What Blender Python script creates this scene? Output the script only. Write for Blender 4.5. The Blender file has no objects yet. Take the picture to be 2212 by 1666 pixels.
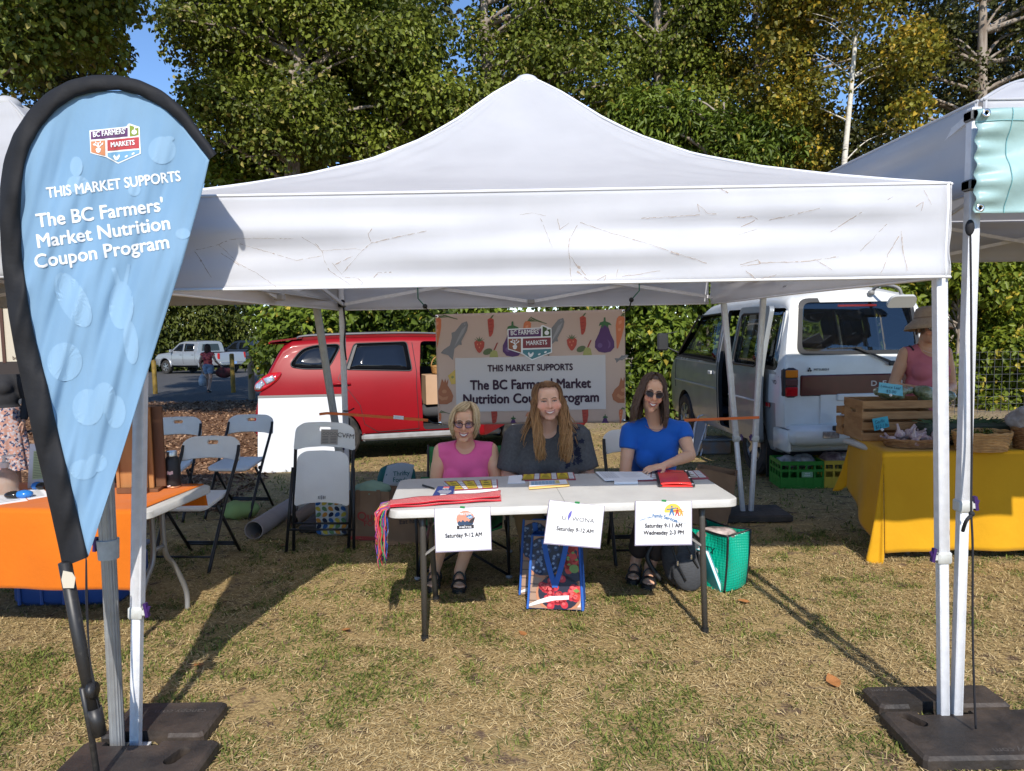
import bpy,bmesh,math,random
import numpy as np
from mathutils import Vector,Matrix,Euler,Quaternion
scene=bpy.context.scene
COL=scene.collection
R=math.radians
rng=random.Random(7)
nrg=np.random.default_rng(11)
# ------------------------------------------------------------------ camera
PITCH,ROLL,CAM_Z=R(4.7),R(1.0),1.65
FPX,UC,VC=1560.0,1106.0,833.0 # focal length and centre on a 2212 px wide picture
_f=Vector((0,math.cos(PITCH),-math.sin(PITCH)))
_r0=Vector((1,0,0));_u0=Vector((0,math.sin(PITCH),math.cos(PITCH)))
_r=_r0*math.cos(ROLL)-_u0*math.sin(ROLL)
_u=_r0*math.sin(ROLL)+_u0*math.cos(ROLL)
cam_d=bpy.data.cameras.new('camera')
cam=bpy.data.objects.new('camera',cam_d);COL.objects.link(cam)
cam.matrix_world=Matrix(((_r.x,_u.x,-_f.x,0),(_r.y,_u.y,-_f.y,0),(_r.z,_u.z,-_f.z,CAM_Z),(0,0,0,1)))
cam_d.sensor_fit='HORIZONTAL';cam_d.sensor_width=36.0;cam_d.lens=36.0*FPX/2212.0
cam_d.clip_start=0.05;cam_d.clip_end=1500
scene.camera=cam
# ------------------------------------------------------------------ world, sun, exposure
SUN_EL,SUN_AZ=R(38.5),R(-5.3) # shadows run away from the camera, a little to the left
world=bpy.data.worlds.new('World');scene.world=world;world.use_nodes=True
wn=world.node_tree.nodes;wl=world.node_tree.links
bg=wn['Background']
sky=wn.new('ShaderNodeTexSky');sky.sky_type='NISHITA';sky.sun_disc=False
sky.sun_elevation=SUN_EL
to_sun=Vector((-math.sin(SUN_AZ)*math.cos(SUN_EL),-math.cos(SUN_AZ)*math.cos(SUN_EL),math.sin(SUN_EL)))
sky.sun_rotation=math.atan2(to_sun.x,to_sun.y)
sky.air_density=0.85;sky.dust_density=0.0;sky.ozone_density=6.0
wl.new(sky.outputs[0],bg.inputs[0]);bg.inputs[1].default_value=0.15
sun_d=bpy.data.lights.new('sun','SUN');sun_d.energy=4.25;sun_d.angle=R(0.53);sun_d.color=(1.0,0.94,0.85)
sun=bpy.data.objects.new('sun',sun_d);COL.objects.link(sun)
sun.location=to_sun*40
sun.rotation_euler=to_sun.to_track_quat('Z','Y').to_euler()
vs=scene.view_settings
vs.view_transform='Standard';vs.look='None';vs.exposure=0.40;vs.gamma=1.0;vs.use_curve_mapping=False
scene.cycles.max_bounces=8;scene.cycles.transparent_max_bounces=12
scene.cycles.caustics_reflective=False;scene.cycles.caustics_refractive=False
# ------------------------------------------------------------------ where things stand
def ground_z(x,y):
 if y<6:return 0.0
 if y<10:return-0.17*(y-6)/4
 if y<45:return-0.17-0.016*(y-10)
 return-0.73
def ray(u,v):return(_f*FPX+_r*(u-UC)-_u*(v-VC)).normalized()
def P(u,v,y):
 d=ray(u,v);return Vector((0,0,CAM_Z))+d*(y/d.y)
def Z(u,v,z):
 d=ray(u,v);return Vector((0,0,CAM_Z))+d*((z-CAM_Z)/d.z)
def G(u,v):
 z=0.0
 for _ in range(30):
  p=Z(u,v,z);z=0.5*z+0.5*ground_z(p.x,p.y)
 return Z(u,v,z)
 # ------------------------------------------------------------------ materials
MATS={}
def mat(name,c,rough=0.6,metal=0.0,spec=0.5,c2=None,scale=8.0,detail=4.0,bump=0.0,bscale=None,trans=0.0,
coat=0.0,sheen=0.0,stretch=None,contrast=(0.35,0.65),alpha=1.0,rvar=0.0,attr=None,sss=0.0):
 if name in MATS:return MATS[name]
 m=bpy.data.materials.new(name);m.use_nodes=True;MATS[name]=m
 nt=m.node_tree;n=nt.nodes;l=nt.links;b=n['Principled BSDF']
 b.inputs['Base Color'].default_value=(*c,1);b.inputs['Roughness'].default_value=rough
 b.inputs['Metallic'].default_value=metal;b.inputs['Specular IOR Level'].default_value=spec
 b.inputs['Coat Weight'].default_value=coat;b.inputs['Coat Roughness'].default_value=0.05
 b.inputs['Sheen Weight'].default_value=sheen
 if sss:
  b.inputs['Subsurface Weight'].default_value=sss;b.inputs['Subsurface Radius'].default_value=(0.012,0.005,0.003)
  b.inputs['Subsurface Scale'].default_value=1.0
 tc=n.new('ShaderNodeTexCoord');src=tc.outputs['Object']
 if stretch:
  mp=n.new('ShaderNodeMapping');mp.inputs['Scale'].default_value=stretch;l.new(src,mp.inputs[0]);src=mp.outputs[0]
 def noise(s,d=detail):
  t=n.new('ShaderNodeTexNoise');t.inputs['Scale'].default_value=s;t.inputs['Detail'].default_value=d
  l.new(src,t.inputs['Vector']);return t
 if c2 is not None:
  t=noise(scale);rp=n.new('ShaderNodeMapRange');rp.inputs[1].default_value=contrast[0];rp.inputs[2].default_value=contrast[1]
  l.new(t.outputs[0],rp.inputs[0])
  mx=n.new('ShaderNodeMix');mx.data_type='RGBA';mx.inputs[6].default_value=(*c,1);mx.inputs[7].default_value=(*c2,1)
  l.new(rp.outputs[0],mx.inputs[0]);l.new(mx.outputs[2],b.inputs['Base Color'])
  if rvar:
   rr=n.new('ShaderNodeMapRange');rr.inputs[3].default_value=rough-rvar;rr.inputs[4].default_value=rough+rvar
   l.new(t.outputs[0],rr.inputs[0]);l.new(rr.outputs[0],b.inputs['Roughness'])
 if attr:
  a=n.new('ShaderNodeAttribute');a.attribute_name=attr;l.new(a.outputs['Color'],b.inputs['Base Color'])
 if bump:
  t=noise(bscale or scale*3,5);bp=n.new('ShaderNodeBump');bp.inputs['Strength'].default_value=bump;bp.inputs['Distance'].default_value=0.02
  l.new(t.outputs[0],bp.inputs['Height']);l.new(bp.outputs[0],b.inputs['Normal'])
 out=n['Material Output']
 if trans:
  tr=n.new('ShaderNodeBsdfTranslucent');ms=n.new('ShaderNodeMixShader');ms.inputs[0].default_value=trans
  bc=b.inputs['Base Color']
  if bc.is_linked:l.new(bc.links[0].from_socket,tr.inputs[0])
  else:tr.inputs[0].default_value=(*c,1)
  l.new(b.outputs[0],ms.inputs[1]);l.new(tr.outputs[0],ms.inputs[2]);l.new(ms.outputs[0],out.inputs[0])
 if alpha<1:
  tp=n.new('ShaderNodeBsdfTransparent');tp.inputs[0].default_value=(*c,1);ms=n.new('ShaderNodeMixShader');ms.inputs[0].default_value=alpha
  l.new(tp.outputs[0],ms.inputs[1]);l.new(b.outputs[0],ms.inputs[2]);l.new(ms.outputs[0],out.inputs[0])
 return m
def flat(name,c,rough=0.7):return mat(name,c,rough)
def glass(name,tint,refl=0.35):
 if name in MATS:return MATS[name]
 m=bpy.data.materials.new(name);m.use_nodes=True;MATS[name]=m
 nt=m.node_tree;n=nt.nodes;l=nt.links;n.remove(n['Principled BSDF'])
 tp=n.new('ShaderNodeBsdfTransparent');tp.inputs[0].default_value=(*tint,1)
 gl=n.new('ShaderNodeBsdfGlossy');gl.inputs['Roughness'].default_value=0.03;gl.inputs[0].default_value=(0.9,0.95,1,1)
 fr=n.new('ShaderNodeFresnel');fr.inputs[0].default_value=1.0+refl*1.6
 ms=n.new('ShaderNodeMixShader');l.new(fr.outputs[0],ms.inputs[0]);l.new(tp.outputs[0],ms.inputs[1]);l.new(gl.outputs[0],ms.inputs[2])
 l.new(ms.outputs[0],n['Material Output'].inputs[0]);return m
 # ------------------------------------------------------------------ objects
def tag(o,label=None,cat=None,group=None,kind=None):
 if label:o['label']=label
 if cat:o['category']=cat
 if group:o['group']=group
 if kind:o['kind']=kind
 return o
def thing(name,label,cat,loc=(0,0,0),rz=0.0,group=None):
 o=bpy.data.objects.new(name,None);COL.objects.link(o);o.empty_display_size=0.05
 o.location=loc;o.rotation_euler=(0,0,rz);return tag(o,label,cat,group)
def root_of(o):
 while o.parent:o=o.parent
 return o
def rmat(o):return Matrix.LocRotScale(o.location,o.rotation_euler,o.scale)
def obj(name,me,parent=None):
 o=bpy.data.objects.new(name,me);COL.objects.link(o)
 if parent:o.parent=parent
 return o
def dup(root,label=None,loc=None,rz=None):
 r=root.copy();COL.objects.link(r)
 if loc is not None:r.location=loc
 if rz is not None:r.rotation_euler=(0,0,rz)
 if label:r['label']=label
 for ch in list(root.children):
  c=ch.copy();COL.objects.link(c);c.parent=r
  for g in ch.children:
   d=g.copy();COL.objects.link(d);d.parent=c
 return r
def frame(d,up=(0,0,1)):
 d=Vector(d).normalized();up=Vector(up)
 if abs(d.dot(up.normalized()))>0.97:up=Vector((0,1,0))if abs(d.y)<0.9 else Vector((1,0,0))
 s=d.cross(up).normalized();return s,s.cross(d).normalized()
class MB:
 def __init__(s):s.v=[];s.f=[];s.mi=[];s.m=0
 def add(s,vs_,fs):
  o=len(s.v);s.v+=[Vector(p)for p in vs_];s.f+=[tuple(i+o for i in f)for f in fs];s.mi+=[s.m]*len(fs);return s
 def box(s,c,size,rz=0.0,M=None,bev=0.0):
  hx,hy,hz=[a/2 for a in size];c=Vector(c)
  if bev<=0:
   pts=[Vector((x,y,z))for z in(-hz,hz)for(x,y)in((-hx,-hy),(hx,-hy),(hx,hy),(-hx,hy))]
   fs=[(3,2,1,0),(4,5,6,7),(0,1,5,4),(1,2,6,5),(2,3,7,6),(3,0,4,7)]
  else:
   b=min(bev,hx*.9,hy*.9,hz*.9)
   def ring(x,y,z):return[Vector(p)for p in((-x+b,-y,z),(x-b,-y,z),(x,-y+b,z),(x,y-b,z),(x-b,y,z),(-x+b,y,z),(-x,y-b,z),(-x,-y+b,z))]
   rings=[ring(hx-b,hy-b,-hz),ring(hx,hy,-hz+b),ring(hx,hy,hz-b),ring(hx-b,hy-b,hz)]
   pts=sum(rings,[]);fs=[tuple(range(7,-1,-1)),tuple(range(24,32))]
   for k in range(3):
    for i in range(8):
     j=(i+1)%8;fs.append((k*8+i,k*8+j,k*8+8+j,k*8+8+i))
  if M is None:M=Matrix.Rotation(rz,3,'Z')
  return s.add([c+M@p for p in pts],fs)
 def bar(s,a,b,w,h=None,up=(0,0,1),bev=0.0):
  a,b=Vector(a),Vector(b);h=h or w;sx,uz=frame(b-a,up);d=(b-a).normalized()
  M=Matrix((sx,d,uz)).transposed()
  return s.box((a+b)/2,(w,(b-a).length,h),M=M,bev=bev)
 def tube(s,pts,r,n=8,caps=True,closed=False):
  pts=[Vector(p)for p in pts];N=len(pts);rs=r if isinstance(r,(list,tuple))else[r]*N
  vs_=[];fs=[];prev=None
  for i,p in enumerate(pts):
   if closed:d=pts[(i+1)%N]-pts[i-1]
   else:d=pts[min(i+1,N-1)]-pts[max(i-1,0)]
   if d.length<1e-9:d=Vector((0,0,1))
   d.normalize()
   if prev is None:sx,uz=frame(d)
   else:
    sx=prev-d*prev.dot(d)
    sx=sx.normalized()if sx.length>1e-6 else frame(d)[0]
    uz=sx.cross(d)
   prev=sx
   for k in range(n):
    a=2*math.pi*k/n;vs_.append(p+(sx*math.cos(a)+uz*math.sin(a))*rs[i])
  for i in range(N if closed else N-1):
   for k in range(n):
    k2=(k+1)%n;i2=(i+1)%N
    fs.append((i*n+k,i*n+k2,i2*n+k2,i2*n+k))
  if caps and not closed:fs+=[tuple(range(n-1,-1,-1)),tuple(range((N-1)*n,N*n))]
  return s.add(vs_,fs)
 def ball(s,c,r,nu=16,nv=10,M=None):
  r=Vector((r,r,r))if isinstance(r,(int,float))else Vector(r);c=Vector(c);vs_=[];fs=[]
  M=M or Matrix.Identity(3)
  for j in range(1,nv):
   t=math.pi*j/nv
   for i in range(nu):
    a=2*math.pi*i/nu
    vs_.append(c+M@Vector((r.x*math.sin(t)*math.cos(a),r.y*math.sin(t)*math.sin(a),r.z*math.cos(t))))
  o=len(vs_);vs_+=[c+M@Vector((0,0,r.z)),c-M@Vector((0,0,r.z))]
  for j in range(nv-2):
   for i in range(nu):
    k=(i+1)%nu;fs.append((j*nu+i,(j+1)*nu+i,(j+1)*nu+k,j*nu+k))
  for i in range(nu):
   k=(i+1)%nu;fs+=[(o,i,k),(o+1,(nv-2)*nu+k,(nv-2)*nu+i)]
  return s.add(vs_,fs)
 def cone(s,a,b,ra,rb,n=16,caps=True):return s.tube([a,b],[ra,rb],n,caps)
 def lathe(s,prof,c=(0,0,0),n=20,M=None,caps=True):
  c=Vector(c);vs_=[];fs=[];M=M or Matrix.Identity(3)
  for(r,z)in prof:
   for k in range(n):
    a=2*math.pi*k/n;vs_.append(c+M@Vector((r*math.cos(a),r*math.sin(a),z)))
  for i in range(len(prof)-1):
   for k in range(n):
    k2=(k+1)%n;fs.append((i*n+k,i*n+k2,i*n+n+k2,i*n+n+k))
  if caps and prof[0][0]>1e-6:fs.append(tuple(range(n-1,-1,-1)))
  if caps and prof[-1][0]>1e-6:fs.append(tuple(range((len(prof)-1)*n,len(prof)*n)))
  return s.add(vs_,fs)
 def grid(s,fn,nu,nv,closed_u=False):
  vs_=[fn(i/(nu if closed_u else nu-1),j/(nv-1))for j in range(nv)for i in range(nu)];fs=[]
  for j in range(nv-1):
   for i in range(nu if closed_u else nu-1):
    k=(i+1)%nu;fs.append((j*nu+i,j*nu+k,(j+1)*nu+k,(j+1)*nu+i))
  return s.add(vs_,fs)
 def sheet(s,fn,nu,nv,th):
  """a closed sheet of thickness th along the local normal"""
  E=1e-3
  def nrm(a,b):
   a0,b0=min(max(a,E),1-E),min(max(b,E),1-E)
   return(fn(a0+E,b0)-fn(a0-E,b0)).cross(fn(a0,b0+E)-fn(a0,b0-E)).normalized()
  A=[fn(i/(nu-1),j/(nv-1))for j in range(nv)for i in range(nu)]
  Nn=[nrm(i/(nu-1),j/(nv-1))for j in range(nv)for i in range(nu)]
  n=nu*nv;vs_=[p+q*th/2 for p,q in zip(A,Nn)]+[p-q*th/2 for p,q in zip(A,Nn)];fs=[]
  for j in range(nv-1):
   for i in range(nu-1):
    a,b,c,d=j*nu+i,j*nu+i+1,(j+1)*nu+i+1,(j+1)*nu+i
    fs+=[(a,b,c,d),(d+n,c+n,b+n,a+n)]
  edge=[i for i in range(nu)]+[j*nu+nu-1 for j in range(1,nv)]+[(nv-1)*nu+i for i in range(nu-2,-1,-1)]+[j*nu for j in range(nv-2,0,-1)]
  for k in range(len(edge)):
   a,b=edge[k],edge[(k+1)%len(edge)];fs.append((b,a,a+n,b+n))
  return s.add(vs_,fs)
 def prism(s,poly,o,ex,ey,ez,t):
  """polygon (x, y) in the frame o, ex, ey, pushed along ez from 0 to t"""
  o,ex,ey,ez=Vector(o),Vector(ex),Vector(ey),Vector(ez);n=len(poly)
  a=[o+ex*x+ey*y for x,y in poly];b=[p+ez*t for p in a]
  return s.add(a+b,[tuple(range(n-1,-1,-1)),tuple(range(n,2*n))]+[(i,(i+1)%n,n+(i+1)%n,n+i)for i in range(n)])
 def mesh(s,name,mats,M=None,smooth=False):
  me=bpy.data.meshes.new(name);vs_=[M@p for p in s.v]if M is not None else s.v
  me.from_pydata([tuple(p)for p in vs_],[],s.f)
  for m in(mats if isinstance(mats,(list,tuple))else[mats]):me.materials.append(m)
  me.polygons.foreach_set('material_index',s.mi)
  if smooth:me.polygons.foreach_set('use_smooth',[True]*len(s.f))
  bm=bmesh.new();bm.from_mesh(me);bmesh.ops.recalc_face_normals(bm,faces=bm.faces);bm.to_mesh(me);bm.free()
  me.update();return me
 def build(s,name,mats,parent=None,smooth=False,local=False,auto=None):
  M=None
  if parent and not local:M=rmat(root_of(parent)).inverted()
  me=s.mesh(name,mats,M,smooth or auto is not None)
  if auto is not None:sharpen(me,auto)
  return obj(name,me,parent)
def sharpen(me,deg):
 bm=bmesh.new();bm.from_mesh(me)
 for e in bm.edges:
  e.smooth=not(len(e.link_faces)==2 and e.calc_face_angle(0)>R(deg))
 bm.to_mesh(me);bm.free()
def evaluated(me,mods):
 """apply modifiers [(type, {attr: value})] to a mesh and return the new mesh"""
 o=bpy.data.objects.new('tmp',me);COL.objects.link(o)
 for t,kw in mods:
  md=o.modifiers.new('m',t)
  for k,v in kw.items():setattr(md,k,v)
 dg=bpy.context.evaluated_depsgraph_get();dg.update()
 out=bpy.data.meshes.new_from_object(o.evaluated_get(dg),preserve_all_data_layers=True,depsgraph=dg)
 bpy.data.objects.remove(o);return out
def cut(me,cutters,op='DIFFERENCE'):
 for cm in cutters:
  co=bpy.data.objects.new('cutter',cm);COL.objects.link(co)
  me2=evaluated(me,[('BOOLEAN',dict(operation=op,object=co,solver='EXACT'))])
  bpy.data.objects.remove(co);me=me2
 return me
_tc={}
def text2d(txt,size=1.0,bold=0.0,align='CENTER',shear=0.0,sub=0.0,sx=1.0):
 key=(txt,size,bold,align,shear,sub,sx)
 if key in _tc:return _tc[key]
 cu=bpy.data.curves.new('t','FONT');cu.body=txt;cu.size=size;cu.align_x=align;cu.align_y='BOTTOM_BASELINE'
 cu.shear=shear;cu.resolution_u=3;cu.fill_mode='FRONT'
 o=bpy.data.objects.new('t',cu);COL.objects.link(o)
 dg=bpy.context.evaluated_depsgraph_get();dg.update()
 me=bpy.data.meshes.new_from_object(o.evaluated_get(dg));bpy.data.objects.remove(o)
 if sub:
  bm=bmesh.new();bm.from_mesh(me);bmesh.ops.triangulate(bm,faces=bm.faces)
  for _ in range(4):
   es=[e for e in bm.edges if e.calc_length()>sub]
   if not es:break
   bmesh.ops.subdivide_edges(bm,edges=es,cuts=1);bmesh.ops.triangulate(bm,faces=bm.faces)
  bm.to_mesh(me);bm.free()
 r=([(p.co.x*sx,p.co.y)for p in me.vertices],[tuple(p.vertices)for p in me.polygons])
 bpy.data.meshes.remove(me);_tc[key]=r;return r
def emit_text(mb,v,f,fn,bold):
 """bold = copies shifted sideways, each a hair nearer to the viewer"""
 sh=[(0,0)]if bold<=0 else[(0,0),(bold,.3*bold),(-bold,-.3*bold),(.5*bold,-bold),(-.5*bold,bold)]
 for k,(dx,dy)in enumerate(sh):
  q=[fn(x+dx,y+dy)for x,y in v];t=max(f,key=lambda t:((q[t[1]]-q[t[0]]).cross(q[t[2]]-q[t[0]])).length)
  n=(q[t[1]]-q[t[0]]).cross(q[t[2]]-q[t[0]]).normalized()
  if n.dot(Vector((0,0,CAM_Z))-q[t[0]])<0:n=-n
  mb.add([p+n*(.0004*k)for p in q],f)
def put_text(mb,txt,fn,size,bold=0.0,align='CENTER',**kw):
 """fn(x, y) -> point in space"""
 v,f=text2d(txt,size,0,align,**kw);emit_text(mb,v,f,fn,max(0,bold)*size)
def surf_poly(g,pl,fn,step,rings=4):
 """lay a polygon on a curved surface fn(x, y): finely cut outline and rings towards the middle"""
 p2=[]
 for(x,y),(x2,y2)in zip(pl,pl[1:]+pl[:1]):
  k=max(1,int(math.hypot(x2-x,y2-y)/step));p2+=[(x+(x2-x)*i/k,y+(y2-y)*i/k)for i in range(k)]
 n=len(p2);c=(sum(p[0]for p in p2)/n,sum(p[1]for p in p2)/n);V=[fn(*c)]
 for q in range(1,rings+1):V+=[fn(c[0]+(x-c[0])*q/rings,c[1]+(y-c[1])*q/rings)for x,y in p2]
 g.add(V,[(0,1+k,1+(k+1)%n)for k in range(n)]+[(1+r*n+k,1+r*n+n+k,1+r*n+n+(k+1)%n,1+r*n+(k+1)%n)for r in range(rings-1)for k in range(n)])
def plane_fn(o,ex,ey,off=(0,0,0)):
 o,ex,ey,off=Vector(o),Vector(ex),Vector(ey),Vector(off)
 return lambda x,y:o+ex*x+ey*y+off
def smooth_curve(pts,n=8):
 pts=[Vector(p)for p in pts];out=[]
 for i in range(len(pts)-1):
  p0,p1,p2,p3=pts[max(i-1,0)],pts[i],pts[i+1],pts[min(i+2,len(pts)-1)]
  for k in range(n):
   t=k/n;out.append(0.5*((2*p1)+(p2-p0)*t+(2*p0-5*p1+4*p2-p3)*t*t+(3*p1-p0-3*p2+p3)*t**3))
 return out+[pts[-1]]
def lerp_tab(tab,x):
 if x<=tab[0][0]:return tab[0][1]
 for(a,p),(b,q)in zip(tab,tab[1:]):
  if x<=b:return p+(q-p)*(x-a)/(b-a)
 return tab[-1][1]
def fast_mesh(name,verts,faces_n,idx,mats,colors=None):
 """verts (N,3), polygons all with faces_n corners, idx flat"""
 me=bpy.data.meshes.new(name);N=len(verts);L=len(idx);F=L//faces_n
 me.vertices.add(N);me.vertices.foreach_set('co',np.asarray(verts,np.float32).ravel())
 me.loops.add(L);me.loops.foreach_set('vertex_index',np.asarray(idx,np.int32))
 me.polygons.add(F);me.polygons.foreach_set('loop_start',np.arange(0,L,faces_n,dtype=np.int32))
 me.update(calc_edges=True);me.validate()
 if colors is not None:
  ca=me.color_attributes.new('Col','FLOAT_COLOR','POINT');c4=np.ones((N,4),np.float32);c4[:,:3]=colors;ca.data.foreach_set('color',c4.ravel())
 for m in(mats if isinstance(mats,(list,tuple))else[mats]):me.materials.append(m)
 return me
 # ================================================================== setting
def ground_material():
 m=bpy.data.materials.new('lawn');m.use_nodes=True;nt=m.node_tree;n=nt.nodes;l=nt.links;b=n['Principled BSDF']
 b.inputs['Roughness'].default_value=0.95;b.inputs['Specular IOR Level'].default_value=0.15
 geo=n.new('ShaderNodeNewGeometry');pos=geo.outputs['Position']
 def noise(s,d=5,rough=0.6):
  t=n.new('ShaderNodeTexNoise');t.inputs['Scale'].default_value=s;t.inputs['Detail'].default_value=d;t.inputs['Roughness'].default_value=rough
  l.new(pos,t.inputs['Vector']);return t.outputs[0]
 def rng_(src,a,b_,lo=0,hi=1):
  r=n.new('ShaderNodeMapRange');r.inputs[1].default_value=a;r.inputs[2].default_value=b_;r.inputs[3].default_value=lo;r.inputs[4].default_value=hi
  l.new(src,r.inputs[0]);return r.outputs[0]
 def mix(fac,c1,c2):
  x=n.new('ShaderNodeMix');x.data_type='RGBA'
  l.new(fac,x.inputs[0])
  for i,c in((6,c1),(7,c2)):
   if isinstance(c,tuple):x.inputs[i].default_value=(*c,1)
   else:l.new(c,x.inputs[i])
  return x.outputs[2]
 fine=noise(60,6,0.7);mid=noise(9,5,0.65);big=noise(1.7,4,0.6);vb=noise(0.55,3)
 straw=mix(rng_(fine,0.3,0.7),(0.20,0.13,0.055),(0.58,0.425,0.20))
 green=mix(rng_(fine,0.3,0.7),(0.045,0.06,0.015),(0.17,0.19,0.055))
 soil=mix(rng_(fine,0.3,0.75),(0.10,0.065,0.04),(0.24,0.165,0.11))
 a=mix(rng_(mid,0.52,0.66),straw,green)
 a2=mix(rng_(big,0.44,0.66),straw,a)
 lawn=mix(rng_(mid,0.46,0.37),a2,soil)
 sep=n.new('ShaderNodeSeparateXYZ');l.new(pos,sep.inputs[0])
 # bark mulch path on the left behind the stalls
 mul=mix(rng_(noise(28,6,0.75),0.35,0.68),(0.085,0.042,0.022),(0.30,0.16,0.085))
 def math_(op,a_,b_):
  x=n.new('ShaderNodeMath');x.operation=op
  for i,q in((0,a_),(1,b_)):
   if isinstance(q,(int,float)):x.inputs[i].default_value=q
   else:l.new(q,x.inputs[i])
  return x.outputs[0]
 edge=math_('ADD',sep.outputs[0],math_('MULTIPLY',noise(0.9,4),1.4))
 mx=rng_(math_('ADD',edge,math_('MULTIPLY',sep.outputs[1],0.10)),-1.55,-2.05)
 my=rng_(math_('ADD',sep.outputs[1],math_('MULTIPLY',noise(0.8,4),1.6)),6.0,7.0)
 c=mix(math_('MULTIPLY',mx,my),lawn,mul)
 # litter of dry leaves in front of the hedge
 lit=mix(rng_(noise(22,6,0.8),0.35,0.7),(0.13,0.09,0.05),(0.55,0.43,0.28))
 c=mix(math_('MULTIPLY',rng_(sep.outputs[1],12.0,13.2),rng_(sep.outputs[0],-2.4,-1.6)),c,lit)
 asph=mix(rng_(noise(40,5),0.3,0.7),(0.055,0.055,0.06),(0.12,0.118,0.115))
 ay=rng_(math_('ADD',sep.outputs[1],math_('MULTIPLY',noise(0.5,4),1.5)),20.6,21.4)
 c=mix(math_('MULTIPLY',ay,rng_(sep.outputs[0],-1.5,-4.0)),c,asph)
 l.new(c,b.inputs['Base Color'])
 bp=n.new('ShaderNodeBump');bp.inputs['Strength'].default_value=0.7;bp.inputs['Distance'].default_value=0.03
 l.new(math_('ADD',fine,mid),bp.inputs['Height']);l.new(bp.outputs[0],b.inputs['Normal'])
 return m
ys=[-40,-12,-4,-1]+[i*0.5 for i in range(0,60)]+[30+2*i for i in range(12)]+[60,80,120,200,400,900]
xs=[-900,-300,-100,-50,-30]+[-20+i for i in range(41)]+[30,50,100,300,900]
gv=[(x,y,ground_z(x,y))for y in ys for x in xs];nx=len(xs)
gf=[(j*nx+i,j*nx+i+1,(j+1)*nx+i+1,(j+1)*nx+i)for j in range(len(ys)-1)for i in range(nx-1)]
gm=bpy.data.meshes.new('lawn_ground');gm.from_pydata(gv,[],gf);gm.materials.append(ground_material())
gm.polygons.foreach_set('use_smooth',[True]*len(gf))
tag(obj('lawn_ground',gm),kind='structure')
# ---- grass and straw blades: one object, nobody could count them
def value_noise(x,y,s,seed):
 r=np.random.default_rng(seed);T=r.random((64,64));gx,gy=x*s,y*s
 ix,iy=np.floor(gx).astype(int),np.floor(gy).astype(int);fx,fy=gx-ix,gy-iy
 fx=fx*fx*(3-2*fx);fy=fy*fy*(3-2*fy)
 t=lambda a,b:T[a%64,b%64]
 return(t(ix,iy)*(1-fx)+t(ix+1,iy)*fx)*(1-fy)+(t(ix,iy+1)*(1-fx)+t(ix+1,iy+1)*fx)*fy
def blades(N,y0,y1,power,lscale,seed):
 r=np.random.default_rng(seed)
 y=y0+(y1-y0)*r.random(N)**power;x=(r.random(N)*2-1)*(0.80*y+0.6)
 pat=0.55*value_noise(x,y,1.5,3)+0.45*value_noise(x,y,6.0,4)
 tuft=value_noise(x,y,9.0,5)
 bare=value_noise(x,y,2.6,9)*0.5+value_noise(x,y,8.0,10)*0.5
 k=bare<0.53+0.34*r.random(N);x,y,pat,tuft=x[k],y[k],pat[k],tuft[k];N=len(x)
 isg=(0.62*pat+0.38*tuft+0.10*r.normal(size=N))>0.545
 L=np.where(isg,r.uniform(0.015,0.042,N)*(0.7+0.6*tuft),r.uniform(0.016,0.050,N))*lscale
 L=np.where(r.random(N)<0.035,L*2.0,L)
 w=np.where(isg,r.uniform(0.0022,0.0038,N),r.uniform(0.0014,0.0028,N))*lscale
 a=r.random(N)*2*np.pi;tilt=np.where(isg,r.uniform(0.25,1.1,N),r.uniform(0.02,0.35,N))
 d=np.stack([np.cos(a),np.sin(a)],1);z0=np.where(y<6,0.0,np.where(y<10,-0.17*(y-6)/4,-0.17-0.016*(y-10)))
 z0=z0+np.where(isg,-0.003,r.uniform(0.001,0.014,N))
 side=np.stack([-d[:,1],d[:,0]],1);base=np.stack([x,y],1)
 V=np.zeros((N,5,3),np.float32)
 midp=base+d*(0.55*L*np.cos(tilt))[:,None];tip=base+d*(L*np.cos(tilt*0.75))[:,None]
 V[:,0,:2]=base-side*w[:,None];V[:,1,:2]=base+side*w[:,None]
 V[:,2,:2]=midp+side*(w*0.8)[:,None];V[:,3,:2]=midp-side*(w*0.8)[:,None];V[:,4,:2]=tip
 V[:,0,2]=V[:,1,2]=z0;V[:,2,2]=V[:,3,2]=z0+0.55*L*np.sin(tilt);V[:,4,2]=z0+L*np.sin(tilt*0.8)*0.85
 t=r.random(N)[:,None]
 straw=np.array([[0.30,0.205,0.085]])*(1-t)+np.array([[0.76,0.60,0.32]])*t
 grn=np.array([[0.060,0.085,0.016]])*(1-t)+np.array([[0.24,0.27,0.06]])*t
 c=np.where(isg[:,None],grn,straw);c=c*r.uniform(0.75,1.2,(N,1))
 C=np.repeat(c[:,None,:],5,1)
 i0=(np.arange(N)*5)[:,None]
 idx=np.concatenate([i0+np.array([[0,1,2,0,2,3,3,2,4]])],1).ravel()
 return V.reshape(-1,3),idx,C.reshape(-1,3)
parts_=[blades(230000,1.2,5.6,0.75,0.95,21),blades(60000,5.2,14.0,0.9,1.7,22)]
Vg=np.concatenate([p[0]for p in parts_]);Cg=np.concatenate([p[2]for p in parts_])
Ig=np.concatenate([parts_[0][1],parts_[1][1]+len(parts_[0][0])])
keep=None
M_blade=mat('grass_blade',(0.3,0.25,0.1),0.7,spec=0.25,attr='Col',trans=0.25)
# no blades on the mulch path
tri=Ig.reshape(-1,3);cx=Vg[tri[:,0]]
ok=~((cx[:,0]+0.10*cx[:,1]<-2.0)&(cx[:,1]>6.6))
tag(obj('grass',fast_mesh('grass',Vg,3,tri[ok].ravel(),M_blade,Cg)),kind='stuff')
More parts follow.
